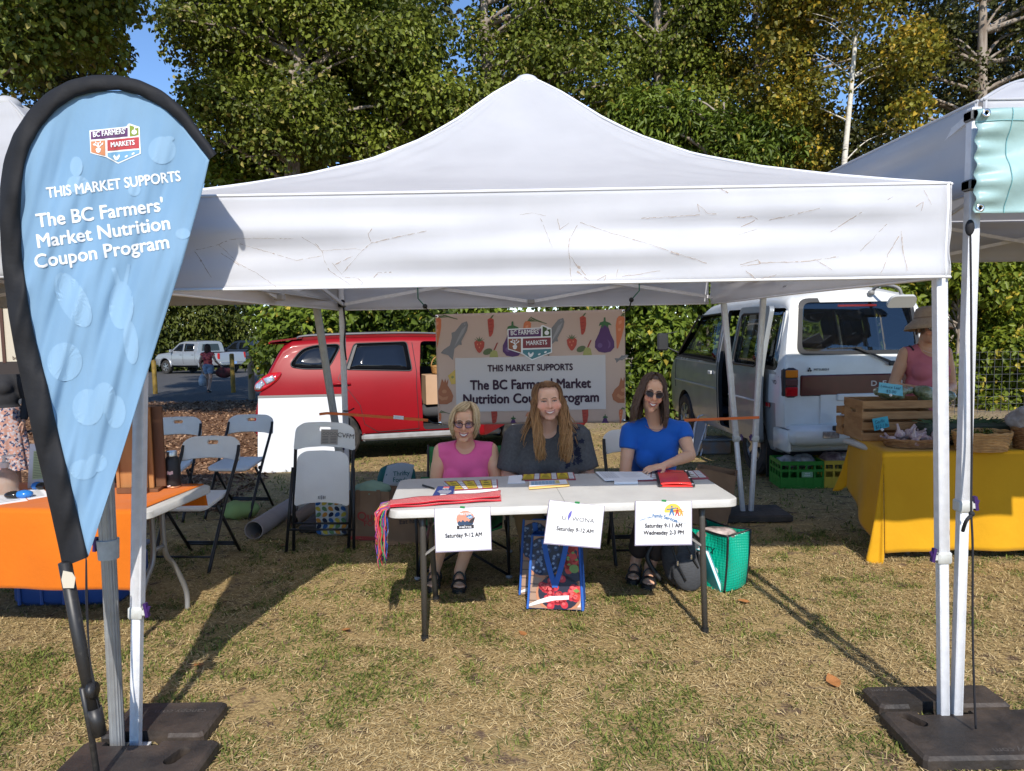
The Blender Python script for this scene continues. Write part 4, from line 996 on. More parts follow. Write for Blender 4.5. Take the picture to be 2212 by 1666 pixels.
# ------------------------------------------------------------------ white van, seen from behind
def van():
 ps=R(90+3.6);t=thing('white_van','white and grey high roof van seen from behind, its side door slid open','van',(3.575,7.40,-0.06),ps)
 st=[(0.0,.42,1.18,.955,.05),(.02,.38,1.36,.97,.08),(.06,.36,1.62,.985,.11),(.10,.35,1.84,.99,.13),(.15,.34,1.955,.995,.14),(.26,.33,2.0,1,.13),(.6,.32,2.02,1,.12),(2.1,.32,2.0,1,.12),(2.65,.32,1.95,1,.12),(2.95,.32,1.84,1,.12),(3.35,.32,1.56,1,.12),
 (3.78,.32,1.25,.995,.10),(3.92,.32,1.16,.985,.08),(4.08,.33,1.02,.96,.08),(4.16,.36,.86,.93,.08),(4.2,.40,.66,.88,.06)]
 B=Body(st,0.83,[(.32,.93),(.45,.975),(.7,.99),(.95,1.0),(1.15,.992),(1.3,.968),(1.6,.90),(1.9,.825),(2.1,.79)],0.07)
 pick=lambda c,n:1 if(abs(n.y)>.75 and c.z<1.22 and c.x>.16)else 0
 outer=B.mesh([M_vanw,M_vans,M_inside],pick=pick);inner=B.mesh([M_inside],inset=.05)
 fw=rounded([(3.68,1.22),(3.02,1.76),(2.98,1.80),(1.98,1.83),(1.95,1.20)],.06);op=rounded([(1.13,.40),(1.13,1.86),(1.85,1.86),(1.85,.40)],.05);qwn=rounded([(.14,1.20),(.17,1.85),(.95,1.86),(.97,1.20)],.08)
 rw=rounded([(-.61,1.40),(.61,1.40),(.565,1.90),(-.565,1.90)],.09)
 mid=rounded([(1.1,1.20),(1.1,1.85),(1.85,1.85),(1.85,1.2)],.06)
 cs=[inner,side_prism(fw,-1.2,1.2),side_prism(op,.4,1.2),side_prism(qwn,-1.2,1.2),side_prism(mid,-1.2,-.4),x_prism(rw,-.3,.3),x_prism(rounded([(-.66,1.24),(.66,1.24),(.56,1.80),(-.56,1.80)],.1),2.9,4.2)]
 for wx in(.72,3.28):
  for sd in(-1,1):
   c=MB();c.lathe([(0,-.24),(.37,-.24),(.37,.3),(0,.3)],(wx,sd*.74,.36),36,Matrix.Rotation(R(90),3,'X'));cs.append(c.mesh('c',M_inside))
 me=cut(outer,cs);sharpen(me,38);obj('body',me,t)
 for sd in(-1,1):
  for pl in(fw,qwn)+((mid,)if sd<0 else()):
   g=MB();B.panel(g,pl,sd,-.014,.004);g.build('window',M_vglass,t,local=True,smooth=True)
 def rx(z):return lerp_tab([(1.18,0),(1.36,.02),(1.62,.06),(1.84,.10),(1.955,.15)],z)
 fr=MB();o=[(y,z)for y,z in rounded([(-.66,1.36),(.66,1.36),(.60,1.945),(-.60,1.945)],.11,6)];i_=[(y,z)for y,z in rounded([(-.61,1.40),(.61,1.40),(.565,1.90),(-.565,1.90)],.09,6)]
 n=len(o);V=[(rx(z)-.012,y,z)for y,z in o]+[(rx(z)-.014,y,z)for y,z in i_]+[(rx(z)+.03,y,z)for y,z in i_]+[(rx(z)+.02,y,z)for y,z in o]
 fr.add(V,[(k,(k+1)%n,n+(k+1)%n,n+k)for k in range(n)]+[(n+k,n+(k+1)%n,2*n+(k+1)%n,2*n+k)for k in range(n)]+[(3*n+k,3*n+(k+1)%n,(k+1)%n,k)for k in range(n)])
 rwp=fr.build('rear_window',M_trim,t,local=True)
 g=MB();g.add([(rx(z)-.002,y,z)for y,z in i_],[tuple(range(n))]);g.build('pane',M_vglass,rwp,local=True)
 g=MB();g.box((.12,-.02,1.86),(.02,.42,.025),bev=.005);g.build('high_brake_light',mat('lamp_red_dim',(.16,.012,.014),.3),rwp,local=True)
 g=MB();g.bar((.015,.33,1.425),(.005,-.02,1.43),.014,.012);g.bar((.0,.05,1.435),(-.03,-.30,1.285),.02,.018);g.bar((-.01,-.02,1.41),(-.035,-.34,1.25),.012,.012);g.box((-.035,-.32,1.265),(.03,.07,.05),bev=.01);g.build('rear_wiper',M_trim,t,local=True)
 for sd in(-1,1):
  g=MB();g.box((.03,sd*.725,1.08),(.10,.165,.32),bev=.03);lp=g.build('tail_light',M_trim,t,local=True)
  for(za,zb_,m_)in((1.135,1.215,M_lampa),(1.05,1.125,mat('lamp_smoke',(.10,.05,.045),.15,coat=1)),(.945,1.04,M_lampr)):
   g=MB();g.box((-.018,sd*.725,(za+zb_)/2),(.02,.13,zb_-za),bev=.008);g.build('lens',m_,lp,local=True)
 g=MB();g.box((.0,0,1.05),(.035,1.26,.215),bev=.012);gb=g.build('garnish_panel',mat('garnish_red',(.085,.006,.012),.25,coat=.4,c2=(.065,.005,.01),scale=6),t,local=True)
 g=MB();put_text(g,'D  E  L  I  C  A',plane_fn((-.0195,.155-.55,1.035),(0,-1,0),(0,0,1)),.075,.02,sx=1.25);g.build('lettering',mat('garnish_letter',(.55,.50,.50),.4),gb,local=True)
 g=MB()
 for q in((.535,1.225),(.523,1.204),(.547,1.204)):g.prism([(-.011,0),(0,-.013),(.011,0),(0,.013)],(-.006,q[0],q[1]),(0,1,0),(0,0,1),(-1,0,0),.004)
 put_text(g,'MITSUBISHI',plane_fn((-.008,.41,1.203),(0,-1,0),(0,0,1)),.032,.01);g.build('badge',M_trim,t,local=True)
 g=MB();g.box((-.005,0,.80),(.02,.84,.35),bev=.01);g.build('tailgate_lower',M_vanw,t,local=True)
 g=MB();g.box((-.02,.02,.925),(.03,.46,.07),bev=.01);g.build('tailgate_handle',M_vanw,t,local=True)
 g=MB();g.box((-.02,0,.80),(.012,.33,.16),bev=.004);pl_=g.build('number_plate',mat('plate_white',(.62,.66,.72),.5),t,local=True);g=MB();put_text(g,'1 HK',plane_fn((-.027,.06,.765),(0,-1,0),(0,0,1)),.075,.015);g.build('plate_lettering',mat('plate_ink',(.03,.05,.16),.6),pl_,local=True)
 g=MB();g.box((-.10,0,.555),(.28,1.62,.20),bev=.05);g.build('rear_bumper',M_vanw,t,local=True,auto=50)
 g=MB();g.box((-.235,0,.64),(.025,.80,.05),bev=.008);g.build('bumper_step',M_trim,t,local=True)
 g=MB();g.box((-.245,.42,.575),(.01,.17,.07),bev=.004);g.box((-.245,-.42,.575),(.01,.17,.07),bev=.004);g.build('reverse_lamp',M_lampc,t,local=True)
 g=MB();g.box((.30,.837,.83),(.10,.012,.045),bev=.004);g.build('side_marker',M_lampr,t,local=True)
 for sd in(-1,1):
  g=MB();g.box((.02,sd*.80,.50),(.36,.05,.24),bev=.02);g.build('bumper_corner',M_vanw,t,local=True,auto=50)
  g=MB();g.box((.36,sd*.70,.20),(.012,.24,.32));g.build('mud_flap',M_trim,t,local=True)
 g=MB();g.tube([(-.02,.28,.30),(-.02,-.45,.31)],.035,12);g.build('tow_bar',mat('dull_steel',(.35,.36,.36),.4,.6),t,local=True,smooth=True)
 g=MB();g.box((1.9,0,.34),(3.4,1.3,.10));g.build('floor_pan',M_inside,t,local=True)
 # rear view mirror on its curved arm
 g=MB();g.tube(smooth_curve([(.14,-.18,1.985),(.05,-.19,2.05),(-.06,-.24,2.055),(-.13,-.31,2.02),(-.14,-.335,1.94)],6),.016,8);g.box((.10,-.16,1.99),(.05,.06,.05),bev=.012);a_=g.build('mirror_arm',mat('arm_grey',(.22,.22,.22),.5),t,local=True,smooth=True)
 g=MB();Mx=Matrix.Rotation(R(-38),3,'Y');o_=Vector((-.14,-.335,1.90));g.prism(rounded([(-.15,-.07),(.15,-.07),(.13,.07),(-.13,.07)],.05),o_,Mx@Vector((0,1,0)),Mx@Vector((0,0,1)),Mx@Vector((-1,0,0)),.03);g.build('parking_mirror',mat('mirror_shell',(.45,.46,.45),.45),a_,local=True)
 # slid-back door
 dl=rounded([(.36,.40),(.34,1.15),(.38,1.88),(1.22,1.88),(1.24,.40)],.07);wl_=rounded([(.46,1.23),(.48,1.80),(1.13,1.80),(1.15,1.23)],.06)
 full=MB();B.panel(full,dl,1,.095,.05);dm=full.mesh('sliding_door',[M_vans,M_inside],smooth=True);dm=cut(dm,[side_prism(wl_,.3,1.3)]);sharpen(dm,35)
 do=obj('sliding_door',dm,t)
 g=MB();B.panel(g,wl_,1,.075,.004);g.build('door_window',M_vglass,do,local=True,smooth=True)
 g=MB();B.line(g,wl_+wl_[:1],1,.014,.092);g.build('window_rubber',M_trim,do,local=True,smooth=True)
 g=MB();B.line(g,[(.38,.86),(1.22,.86)],1,.012,.095);g.build('side_moulding',M_vanw,do,local=True);g=MB();g.box((1.12,B.hw(1.1,1.05)+.105,1.05),(.035,.025,.13),bev=.008);g.build('door_handle',M_vanw,do,local=True)
 # front door details and seams
 g=MB();B.line(g,[(1.9,.42),(1.9,1.85)],1,.007,0);B.line(g,[(3.75,.75),(3.72,1.2),(3.0,1.82)],1,.006,0);B.line(g,fw+fw[:1],1,.013,.0);B.line(g,[(.10,1.14),(.02,1.14)],1,.004);g.build('panel_seams',M_trim,t,local=True)
 g=MB();B.line(g,[(1.95,.86),(3.72,.86)],1,.013,.004);B.line(g,[(1.92,1.17),(3.75,1.17)],1,.010,.0);g.build('side_moulding',mat('moulding',(.55,.56,.56),.35,.5),t,local=True)
 g=MB();g.box((2.12,B.hw(2.1,1.05)+.015,1.06),(.13,.03,.05),bev=.01);g.build('door_handle',M_vanw,t,local=True)
 g=MB();g.tube(smooth_curve([(3.62,.80,1.26),(3.72,.95,1.34),(3.72,1.0,1.36)],4),.01,6);g.box((3.72,1.03,1.43),(.05,.17,.27),bev=.03);g.tube([(3.66,.82,1.58),(3.72,1.0,1.55)],.008,6);g.build('door_mirror',mat('mirror_black',(.03,.03,.03),.4),t,local=True)
 g=MB();g.tube(smooth_curve([(.30,.76,1.25),(.22,.745,1.5),(.20,.70,1.80)],6),.018,8);g.tube(smooth_curve([(.24,.775,1.25),(.17,.75,1.5),(.16,.705,1.82)],6),.012,8);g.build('quarter_trim',M_vanw,t,local=True,smooth=True)
 g=MB();B.panel(g,[(.06,1.16),(.30,1.16),(.30,.86),(.06,.86)],1,.003);g.build('quarter_panel',M_vanw,t,local=True)
 g=MB();put_text(g,'4WD',lambda x,y:Vector((.19-x,B.hw(.15,1.1)+.006,1.06+y)),.06,.02);g.build('side_badge',M_trim,t,local=True)
 g=MB()
 for(x,y,w_)in((.95,0,1.25),(1.75,0,1.25),(2.65,-.38,.5),(2.65,.38,.5)):
  g.box((x+.2,y,.66),(.5,w_,.18),bev=.05);g.bar((x-.05,y,.7),(x-.16,y,1.30),w_,.13,up=(1,0,0),bev=.05)
  if w_<1:g.bar((x-.17,y,1.32),(x-.2,y,1.52),.26,.09,up=(1,0,0),bev=.03)
 g.build('seats',M_seat,t,local=True,auto=50)
 g=MB();g.box((.42,.25,.95),(.5,.6,.9),bev=.02);g.box((.35,-.42,.85),(.4,.5,.7),bev=.02);g.build('load',mat('van_load',(.16,.12,.09),.9),t,local=True)
 for x in(.72,3.28):
  for sd in(-1,1):wheel(t,x,sd*.72,.335,.205,sd,7)
van()
# ------------------------------------------------------------------ pickups far off in the car park
def pickup(label,loc,rz,m,plate=True):
 t=thing('pickup_truck',label,'pickup truck',loc,rz)
 st=[(-2.62,.55,.75,.93,.04),(-2.58,.52,1.12,.97,.04),(-2.5,.50,1.16,.98,.04),(-.95,.48,1.16,1,.05),(-.93,.48,1.70,.99,.10),(-.85,.48,1.76,.99,.10),(.2,.46,1.79,1,.10),(.62,.46,1.72,1,.10),(1.22,.46,1.25,1,.10),(1.35,.46,1.19,1,.10),(2.3,.46,1.10,.97,.12),(2.55,.48,.95,.92,.12),(2.64,.52,.74,.86,.06)]
 B=Body(st,.95,[(.46,.94),(.6,.98),(.8,1),(1.05,.985),(1.2,.96),(1.5,.86),(1.8,.76)],.03)
 outer=B.mesh([m,M_inside]);bed=MB();bed.box((-1.76,0,1.15),(1.5,1.5,.9));cs=[bed.mesh('c',M_inside)]
 for wx in(-1.62,1.6):
  for sd in(-1,1):
   c=MB();c.lathe([(0,-.26),(.46,-.26),(.46,.3),(0,.3)],(wx,sd*.86,.40),32,Matrix.Rotation(R(90),3,'X'));cs.append(c.mesh('c',M_inside))
 me=cut(outer,cs);sharpen(me,38);obj('body',me,t)
 w1=rounded([(.98,1.27),(.55,1.62),(.22,1.66),(.2,1.24)],.06);w2=rounded([(.08,1.24),(.1,1.66),(-.62,1.64),(-.7,1.26)],.06)
 for sd in(-1,1):
  for pl in(w1,w2):
   g=MB();B.panel(g,pl,sd,.006,.01);g.build('window',M_tint,t,local=True,smooth=True)
  g=MB()
  for wx in(-1.62,1.6):
   pts=[(wx+.50*math.cos(a),sd*(B.hw(wx,.7)+.02),.40+.50*math.sin(a))for a in[math.pi*k/14 for k in range(15)]];g.tube(pts,.05,8)
  g.build('wheel_arch_flare',m,t,local=True,smooth=True)
  g=MB();B.line(g,[(.14,.55),(.14,1.24)],sd,.007);B.line(g,[(-.8,.6),(-.8,1.24)],sd,.007);B.line(g,[(1.05,.6),(1.05,1.2)],sd,.007);g.build('panel_seams',M_trim,t,local=True)
  for hx in(.3,-.62):
   g=MB();g.box((hx,sd*(B.hw(hx,1.05)+.012),1.06),(.16,.025,.04),bev=.008);g.build('door_handle',M_rim,t,local=True)
  g=MB();g.box((.98,sd*1.03,1.27),(.08,.2,.17),bev=.04);g.build('door_mirror',m,t,local=True)
  g=MB();g.box((-2.56,sd*.85,.98),(.10,.14,.34),bev=.03);g.build('tail_light',M_lampr,t,local=True)
 g=MB();g.add([(-.975,-.58,1.26),(-.975,.58,1.26),(-.955,.5,1.62),(-.955,-.5,1.62)],[(0,1,2,3)]);g.build('rear_window',M_tint,t,local=True)
 g=MB();g.add([(1.20,-.62,1.30),(1.20,.62,1.30),(.66,.52,1.735),(.66,-.52,1.735)],[(0,1,2,3)]);g.build('windscreen',M_tint,t,local=True)
 g=MB();g.box((-2.66,0,.58),(.14,1.7,.16),bev=.03);g.build('rear_bumper',M_rim,t,local=True)
 if plate:g=MB();g.box((-2.735,0,.62),(.01,.32,.15));g.build('number_plate',mat('plate_blue',(.25,.40,.7),.5),t,local=True)
 for x in(-1.62,1.6):
  for sd in(-1,1):wheel(t,x,sd*.82,.375,.26,sd,6)
 g=MB();g.box((0,0,.42),(4.4,1.0,.14));g.build('chassis',M_inside,t,local=True)
pk=Vector((P(430,760,40.0).x,40.0,ground_z(0,40.0)))
pickup('silver pickup truck with four doors parked on the tarmac behind the walking woman',pk,R(180-28),M_silver)
pk2=Vector((P(540,760,46.0).x,46.0,ground_z(0,46.0)))
pickup('dark pickup truck mostly hidden behind the silver one and the bush',pk2,R(180-20),M_dkblue)
# ================================================================== people
from mathutils.bvhtree import BVHTree
M_skin=mat('skin',(0.5,0.3,0.22),0.5,spec=0.35,attr='Col',sss=0.15,bump=0.03,bscale=180)
M_hair=mat('hair',(0.2,0.1,0.05),0.45,spec=0.4,attr='Col')
M_eye=mat('eye_white',(0.62,0.60,0.57),0.25);M_iris=mat('iris',(0.05,0.035,0.025),0.2);M_lash=mat('lash',(0.03,0.02,0.018),0.7)
M_lips=mat('lips',(0.42,0.13,0.11),0.4);M_teeth=mat('teeth',(0.78,0.75,0.68),0.3);M_gum=mat('mouth_inside',(0.12,0.02,0.02),0.6)
def rcone(g,a,b,ra,rb):
 a,b=Vector(a),Vector(b);g.tube([a,b],[ra,rb],14);g.ball(a,ra,14,10);g.ball(b,rb,14,10)
def fuse(g,voxel,smooth=6,name='body',factor=0.5):
 me=g.mesh(name,[])
 return evaluated(me,[('REMESH',dict(mode='VOXEL',voxel_size=voxel,use_smooth_shade=True)),('SMOOTH',dict(iterations=smooth,factor=factor))])
def paint(me,fn):
 ca=me.color_attributes.new('Col','FLOAT_COLOR','POINT');c4=np.ones((len(me.vertices),4),np.float32)
 for i,v in enumerate(me.vertices):c4[i,:3]=fn(v.co)
 ca.data.foreach_set('color',c4.ravel())
def wrinkle(me,amp,seed=0,dirs=3,freq=30,where=None):
 r=random.Random(seed);D=[(Vector((r.uniform(-1,1),r.uniform(-.4,.4),r.uniform(-1,1))).normalized()*freq*r.uniform(.6,1.4),r.uniform(0,6))for _ in range(dirs)]
 for v in me.vertices:
  w=0
  for d,p in D:w+=math.sin(v.co.dot(d)+p+1.6*math.sin(v.co.dot(d.yzx)*.45+p))
  v.co+=v.normal*amp*w/dirs*(where(v.co)if where else 1)
 me.update()
def hand(g,wrist,d,up,thumb,s=1.0,curl=0.35,spread=1.0):
 """palm and five fingers; d along the hand, up = back of the hand, thumb = side the thumb is on"""
 w,d,up=Vector(wrist),Vector(d).normalized(),Vector(up).normalized();sd=d.cross(up).normalized()*thumb;up=sd.cross(d)*thumb if False else up
 M=Matrix((sd,d,up)).transposed();g.ball(w+d*.05*s,(.036*s,.052*s,.014*s),14,10,M);rcone(g,w,w+d*.03*s,.021*s,.019*s)
 for k,(off,L)in enumerate(((.028,.072),(.010,.080),(-.009,.075),(-.026,.060))):
  p=w+d*(.088-.004*abs(k-1))*s+sd*off*s;dd=(d+sd*off*2.2*spread).normalized();r_=.0082*s
  for q in(.45,.32,.23):
   n=p+dd*L*q*s;rcone(g,p,n,r_,r_*.9);p=n;r_*=.9;dd=(dd-up*curl).normalized()
 p=w+d*.025*s+sd*.026*s;dd=(d*.75+sd*.8-up*.25).normalized()
 for L,r_ in((.038,.011),(.030,.0095),(.022,.0085)):n=p+dd*L*s;rcone(g,p,n,r_*s,r_*s*.92);p=n;dd=(dd+d*.5-sd*.15).normalized()
def foot(g,ankle,toe,s=1.0):
 a,t=Vector(ankle),Vector(toe);d=(t-a);d.z=0;d.normalize();sd=Vector((d.y,-d.x,0));heel=Vector((a.x,a.y,t.z))-d*.035
 rcone(g,a,heel+Vector((0,0,.012)),.036*s,.030*s);rcone(g,a+d*.02-Vector((0,0,.02)),t-d*.06+Vector((0,0,.012)),.034*s,.026*s)
 for k,o in enumerate((-.030,-.013,.002,.016,.029)):
  b=t-d*.075+sd*o*s*.8;e=t+sd*o*s-d*(.012*abs(k-1.5));rcone(g,b+Vector((0,0,.006)),e,.012*s,.0085*s if k else .011*s)
class Head:
 def __init__(s,pos,tilt=0,yaw=0,pitch=0,sx=1.0,sc=1.0,jaw=1.0):
  s.M=Matrix.Translation(pos)@Euler((R(pitch),R(tilt),R(yaw)),'YXZ').to_matrix().to_4x4()@Matrix.Diagonal((sx*sc,sc,sc,1));s.jaw=jaw
 def p(s,x,y,z):return s.M@Vector((x,y,z))
 def prims(s,g):
  R3=s.M.to_3x3();j=s.jaw
  def e(c,r):g.ball(s.p(*c),r,20,14,R3)
  e((0,.014,.036),(.075,.093,.084));e((0,-.026,-.036),(.059*j,.060,.084));e((0,-.060,-.102),(.027*j,.026,.022));e((0,-.01,-.075),(.054*j,.05,.045))
  for q in(-1,1):
   e((q*.037*j,-.060,-.030),(.026,.023,.026));e((q*.077,.014,-.006),(.010,.022,.031));e((q*.030,-.076,.025),(.026,.014,.010));e((q*.013,-.094,-.033),(.0095,.010,.008))
  e((0,-.066,.05),(.052,.026,.036));e((0,-.084,-.066),(.028,.010,.018))
  rcone(g,s.p(0,-.088,.012),s.p(0,-.108,-.028),.0085,.0125)
def features(h,me,t,mouth=0.026,glasses=None,brow=(0.10,0.06,0.04),teeth=1.0,squint=0.7,lipc=None):
 bv=BVHTree.FromPolygons([v.co for v in me.vertices],[tuple(p.vertices)for p in me.polygons]);Rm=h.M.to_3x3();dy=(Rm@Vector((0,1,0))).normalized()
 def on(x,z,off=.0015):
  o=h.p(x,-.35,z);hit=bv.ray_cast(o,dy)[0];return(hit if hit else h.p(x,-.085,z))-dy*off
 for q in(-1,1):
  ex,ez=q*.0315,.004;g=MB();pl=[]
  for k in range(16):
   a=2*math.pi*k/16;pl.append((ex+.0135*math.cos(a),ez+.0062*squint*math.sin(a)+.001*math.cos(2*a)))
  g.add([on(ex,ez,.0035)]+[on(x,z,.0015)for x,z in pl],[(0,1+k,1+(k+1)%16)for k in range(16)]);ey=g.build('eye',M_eye,t)
  g=MB();g.add([on(ex,ez,.005)]+[on(ex+.0056*math.cos(a),ez+.0056*squint*math.sin(a),.004)for a in[2*math.pi*k/12 for k in range(12)]],[(0,1+k,1+(k+1)%12)for k in range(12)]);g.build('iris',M_iris,ey)
  g=MB();g.tube([on(ex+.0145*math.cos(a),ez+.0068*squint*math.sin(a),.003)for a in[math.pi*k/8 for k in range(9)]],.0018,5);g.build('lashes',M_lash,ey)
  g=MB();g.tube([on(q*x,z,.002)for x,z in((.013,.021),(.025,.0275),(.038,.026),(.048,.018))],[.0022,.0034,.003,.0012],6);g.build('eyebrow',mat('brow_%d'%int(brow[0]*1000),brow,.8),t)
 w,z0=mouth,-.062
 up=lambda x:z0+.011*(x/w)**2;lo=lambda x:z0-(.004+.0125*teeth)*(1-(x/w)**2)+.011*(x/w)**2
 xs_=[w*(-1+2*k/12)for k in range(13)]
 g=MB();g.tube([on(x,up(x)+.002,.001)for x in xs_],[.0012]+[.0034]*11+[.0012],6);g.tube([on(x,lo(x)-.001,.002)for x in xs_],[.0012]+[.0042]*11+[.0012],6);lp=g.build('lips',lipc or M_lips,t,smooth=True)
 g=MB();g.grid(lambda i,j:on(w*.93*(2*i-1),up(w*.93*(2*i-1))*(1-j)+lo(w*.93*(2*i-1))*j,.0012),13,3);g.build('mouth',M_gum,lp)
 g=MB();ww=w*.84
 for k in range(8):
  a,b=ww*(-1+2*k/8)+.0003,ww*(-1+2*(k+1)/8)-.0003;f=.22
  g.add([on(a,up(a)*(1-.0),.0026),on(b,up(b),.0026),on(b,up(b)*f+lo(b)*(1-f),.0026),on(a,up(a)*f+lo(a)*(1-f),.0026)],[(0,1,2,3)])
 g.build('teeth',M_teeth,lp)
 if glasses:
  fm,lm,wl,hl,z_=glasses;g=MB();lens=[]
  for q in(-1,1):
   pl=[(q*.033+wl*math.copysign(abs(math.cos(a))**.8,math.cos(a)),z_+hl*math.copysign(abs(math.sin(a))**.8,math.sin(a))+q*.004*math.cos(a))for a in[2*math.pi*k/22 for k in range(22)]]
   yy=-.1;pts=[h.p(x,yy+.35*max(0,abs(x)-.03),z)for x,z in pl];g.tube(pts,.0022,6,closed=True);lens.append(pts)
   g.tube([h.p(q*(.033+wl),-.088,z_+.004),h.p(q*.074,-.05,z_+.004),h.p(q*.079,.02,z_)],.0018,5)
  g.tube([h.p(-.011,-.101,z_+.003),h.p(0,-.104,z_+.006),h.p(.011,-.101,z_+.003)],.002,5);fr=g.build('glasses',fm,t,smooth=True)
  for pts in lens:
   g=MB();g.add(pts,[tuple(range(len(pts)))]);g.build('lens',lm,fr)
def skin_paint(h,base,seed=0):
 iv=h.M.inverted();base=Vector(base)
 def f(co):
  q=iv@co;c=base.copy()
  def spot(x,y,z,r):return math.exp(-((abs(q.x)-x)**2+(q.y-y)**2+(q.z-z)**2)/(r*r))
  k=0.75*spot(.040,-.07,-.03,.028)+0.7*spot(0,-.105,-.03,.016)+.35*spot(0,-.085,-.095,.02)
  return(c.x*(1+.10*k),c.y*(1-.30*k),c.z*(1-.30*k))
 return f
def strands(h,spec,cols,seed,r=0.0034):
 """spec: list of dicts az0, az1 (degrees, 0 = towards the face, + = wearer's left), n, phi0, phi1, drop, plus shaping functions"""
 rr=random.Random(seed);V=[];F=[];C=[]
 for sp in spec:
  for _ in range(sp['n']):
   az=R(rr.uniform(sp['az0'],sp['az1']));ph0=R(rr.uniform(*sp['phi0']));ph1=R(rr.uniform(*sp['phi1']));L=rr.uniform(*sp['drop']);k=rr.uniform(1.0,1.0+sp.get('vol',.12));pts=[]
   a,b,c=.080*k,.098*k,.090*k;px=sp.get('part',0.0)
   for i in range(6):
    f=i/5;ph=ph0+(ph1-ph0)*f;z_=az+sp.get('sweep',0)*f
    pts.append(Vector((px*(1-f)+a*math.sin(ph)*math.sin(z_),.014-b*math.sin(ph)*math.cos(z_),.036+c*math.cos(ph))))
   if L>0:
    q=pts[-1];wv=rr.uniform(0,6.28);fl=sp.get('flow');n=max(3,int(L/.035));wa=sp.get('wave',.004)
    for i in range(1,n+1):
     f=i/n;d=fl(q,f,L,rr)if fl else Vector((0,0,0))
     pts.append(q+d+Vector((wa*math.sin(wv+9*f*L/.3),wa*math.cos(wv+8*f*L/.3),-L*f)))
   pts=[h.p(*p)for p in pts];g=MB();N=len(pts);rad=r*rr.uniform(.7,1.3)
   g.tube(pts,[rad*(1-.75*max(0,(i/(N-1)-.6)/.4))for i in range(N)],4)
   o=len(V);V+=g.v;F+=[tuple(x+o for x in f)for f in g.f];t=rr.random();ca,cb=cols[0],cols[1]
   if len(cols)>2 and sp.get('tip'):pass
   for i in range(N):
    f=i/(N-1);base=[x*(1-t)+y*t for x,y in zip(ca,cb)]
    if len(cols)>2:m_=max(0,(f-.35)/.65)*rr.uniform(.7,1);base=[x*(1-m_)+y*m_ for x,y in zip(base,cols[2])]
    C+=[base]*4
 me=bpy.data.meshes.new('hair');me.from_pydata([tuple(v)for v in V],[],F);me.materials.append(M_hair);me.polygons.foreach_set('use_smooth',[True]*len(F))
 ca=me.color_attributes.new('Col','FLOAT_COLOR','POINT');c4=np.ones((len(V),4),np.float32);c4[:,:3]=C;ca.data.foreach_set('color',c4.ravel());return me
def hair_cap(h,cutz,col,front=-.055,k=1.06,low=-.05):
 """close fitting base under the strands"""
 g=MB();R3=h.M.to_3x3();vs_=[]
 g.ball((0,.016,.036),(.077*k,.095*k,.086*k),28,20)
 keep=[i for i,f in enumerate(g.f)if all((g.v[j].y>front+max(0,(.09-g.v[j].z))*.75)and g.v[j].z>low for j in f)]
 g2=MB();g2.v=[h.M@v for v in g.v];g2.f=[g.f[i]for i in keep];g2.mi=[0]*len(keep);me=g2.mesh('hair',[M_hair],smooth=True);paint(me,lambda co:col);return me
def join_me(a,b):
 bm=bmesh.new();bm.from_mesh(a);bm.from_mesh(b);bm.to_mesh(a);bm.free();return a
def put(name,me,t,m=None):
 if m:me.materials.clear();me.materials.append(m)
 me.transform(rmat(root_of(t)).inverted());me.polygons.foreach_set('use_smooth',[True]*len(me.polygons));return obj(name,me,t)
def V3(*a):return Vector(a)
def torso(g,K,inf=0.0,bust=True,shoulders=True):
 pel,bel,che,sl,sr,nk=K['pelvis'],K['belly'],K['chest'],K['shl'],K['shr'],K['neck'];w=K['girth'];ax=(che-pel).normalized();tilt=Vector((0,0,1)).rotation_difference(ax).to_matrix()
 g.ball(pel,(K['hipw']+inf,.125*w+inf,.12+inf),20,14,tilt);g.ball(bel,(K['waist']+inf,.105*w+inf,.15+inf),20,14,tilt);g.ball(che,(K['chestw']+inf,.108*w+inf,.15+inf),20,14,tilt)
 mid=(sl+sr)/2-Vector((0,0,.01))
 for s_ in(sl,sr):
  rcone(g,s_,mid,K['shr_r']+inf,.07*w**.5+inf);rcone(g,s_,nk+Vector((0,.01,-.015)),K['shr_r']*.8+inf,.045+inf);rcone(g,s_-Vector((0,0,.02)),che,K['shr_r']+inf,.09*w**.5+inf)
 if bust:
  for q in(-1,1):g.ball(che+tilt@Vector((q*K['chestw']*.48,-.075*w,-.035)),(.068*w**.5+inf,.060*w**.6+inf,.066*w**.5+inf),16,12)
def limbs(g,K,arms=True,legs=True):
 a=K.get('arm',1.0);l=K.get('leg',1.0)
 if arms:
  for s in 'lr':
   rcone(g,K['sh'+s],K['el'+s],.050*a,.040*a);rcone(g,K['sh'+s].lerp(K['el'+s],.35),K['sh'+s].lerp(K['el'+s],.6),.050*a,.047*a);rcone(g,K['el'+s],K['wr'+s],.039*a,.025*a**.5);rcone(g,K['el'+s].lerp(K['wr'+s],.15),K['el'+s].lerp(K['wr'+s],.45),.041*a,.036*a)
   hd=K['hand'+s];hand(g,K['wr'+s],hd[0],hd[1],hd[2],K.get('hs',1.0),hd[3]if len(hd)>3 else .35)
 if legs:
  for s in 'lr':
   rcone(g,K['hip'+s],K['kn'+s],.088*l,.060*l);rcone(g,K['kn'+s],K['an'+s],.056*l,.037*l**.5);rcone(g,K['kn'+s].lerp(K['an'+s],.18),K['kn'+s].lerp(K['an'+s],.45),.056*l,.050*l)
   foot(g,K['an'+s],K['toe'+s])
def body_mesh(K,h,skin,voxel=.0062):
 g=MB();torso(g,K,-.004);limbs(g,K);h.prims(g);rcone(g,K['neck']+Vector((0,.015,-.03)),h.p(0,.02,-.045),.058*K.get('neckw',1),.054*K.get('neckw',1));me=fuse(g,voxel,3);paint(me,skin_paint(h,skin));return me
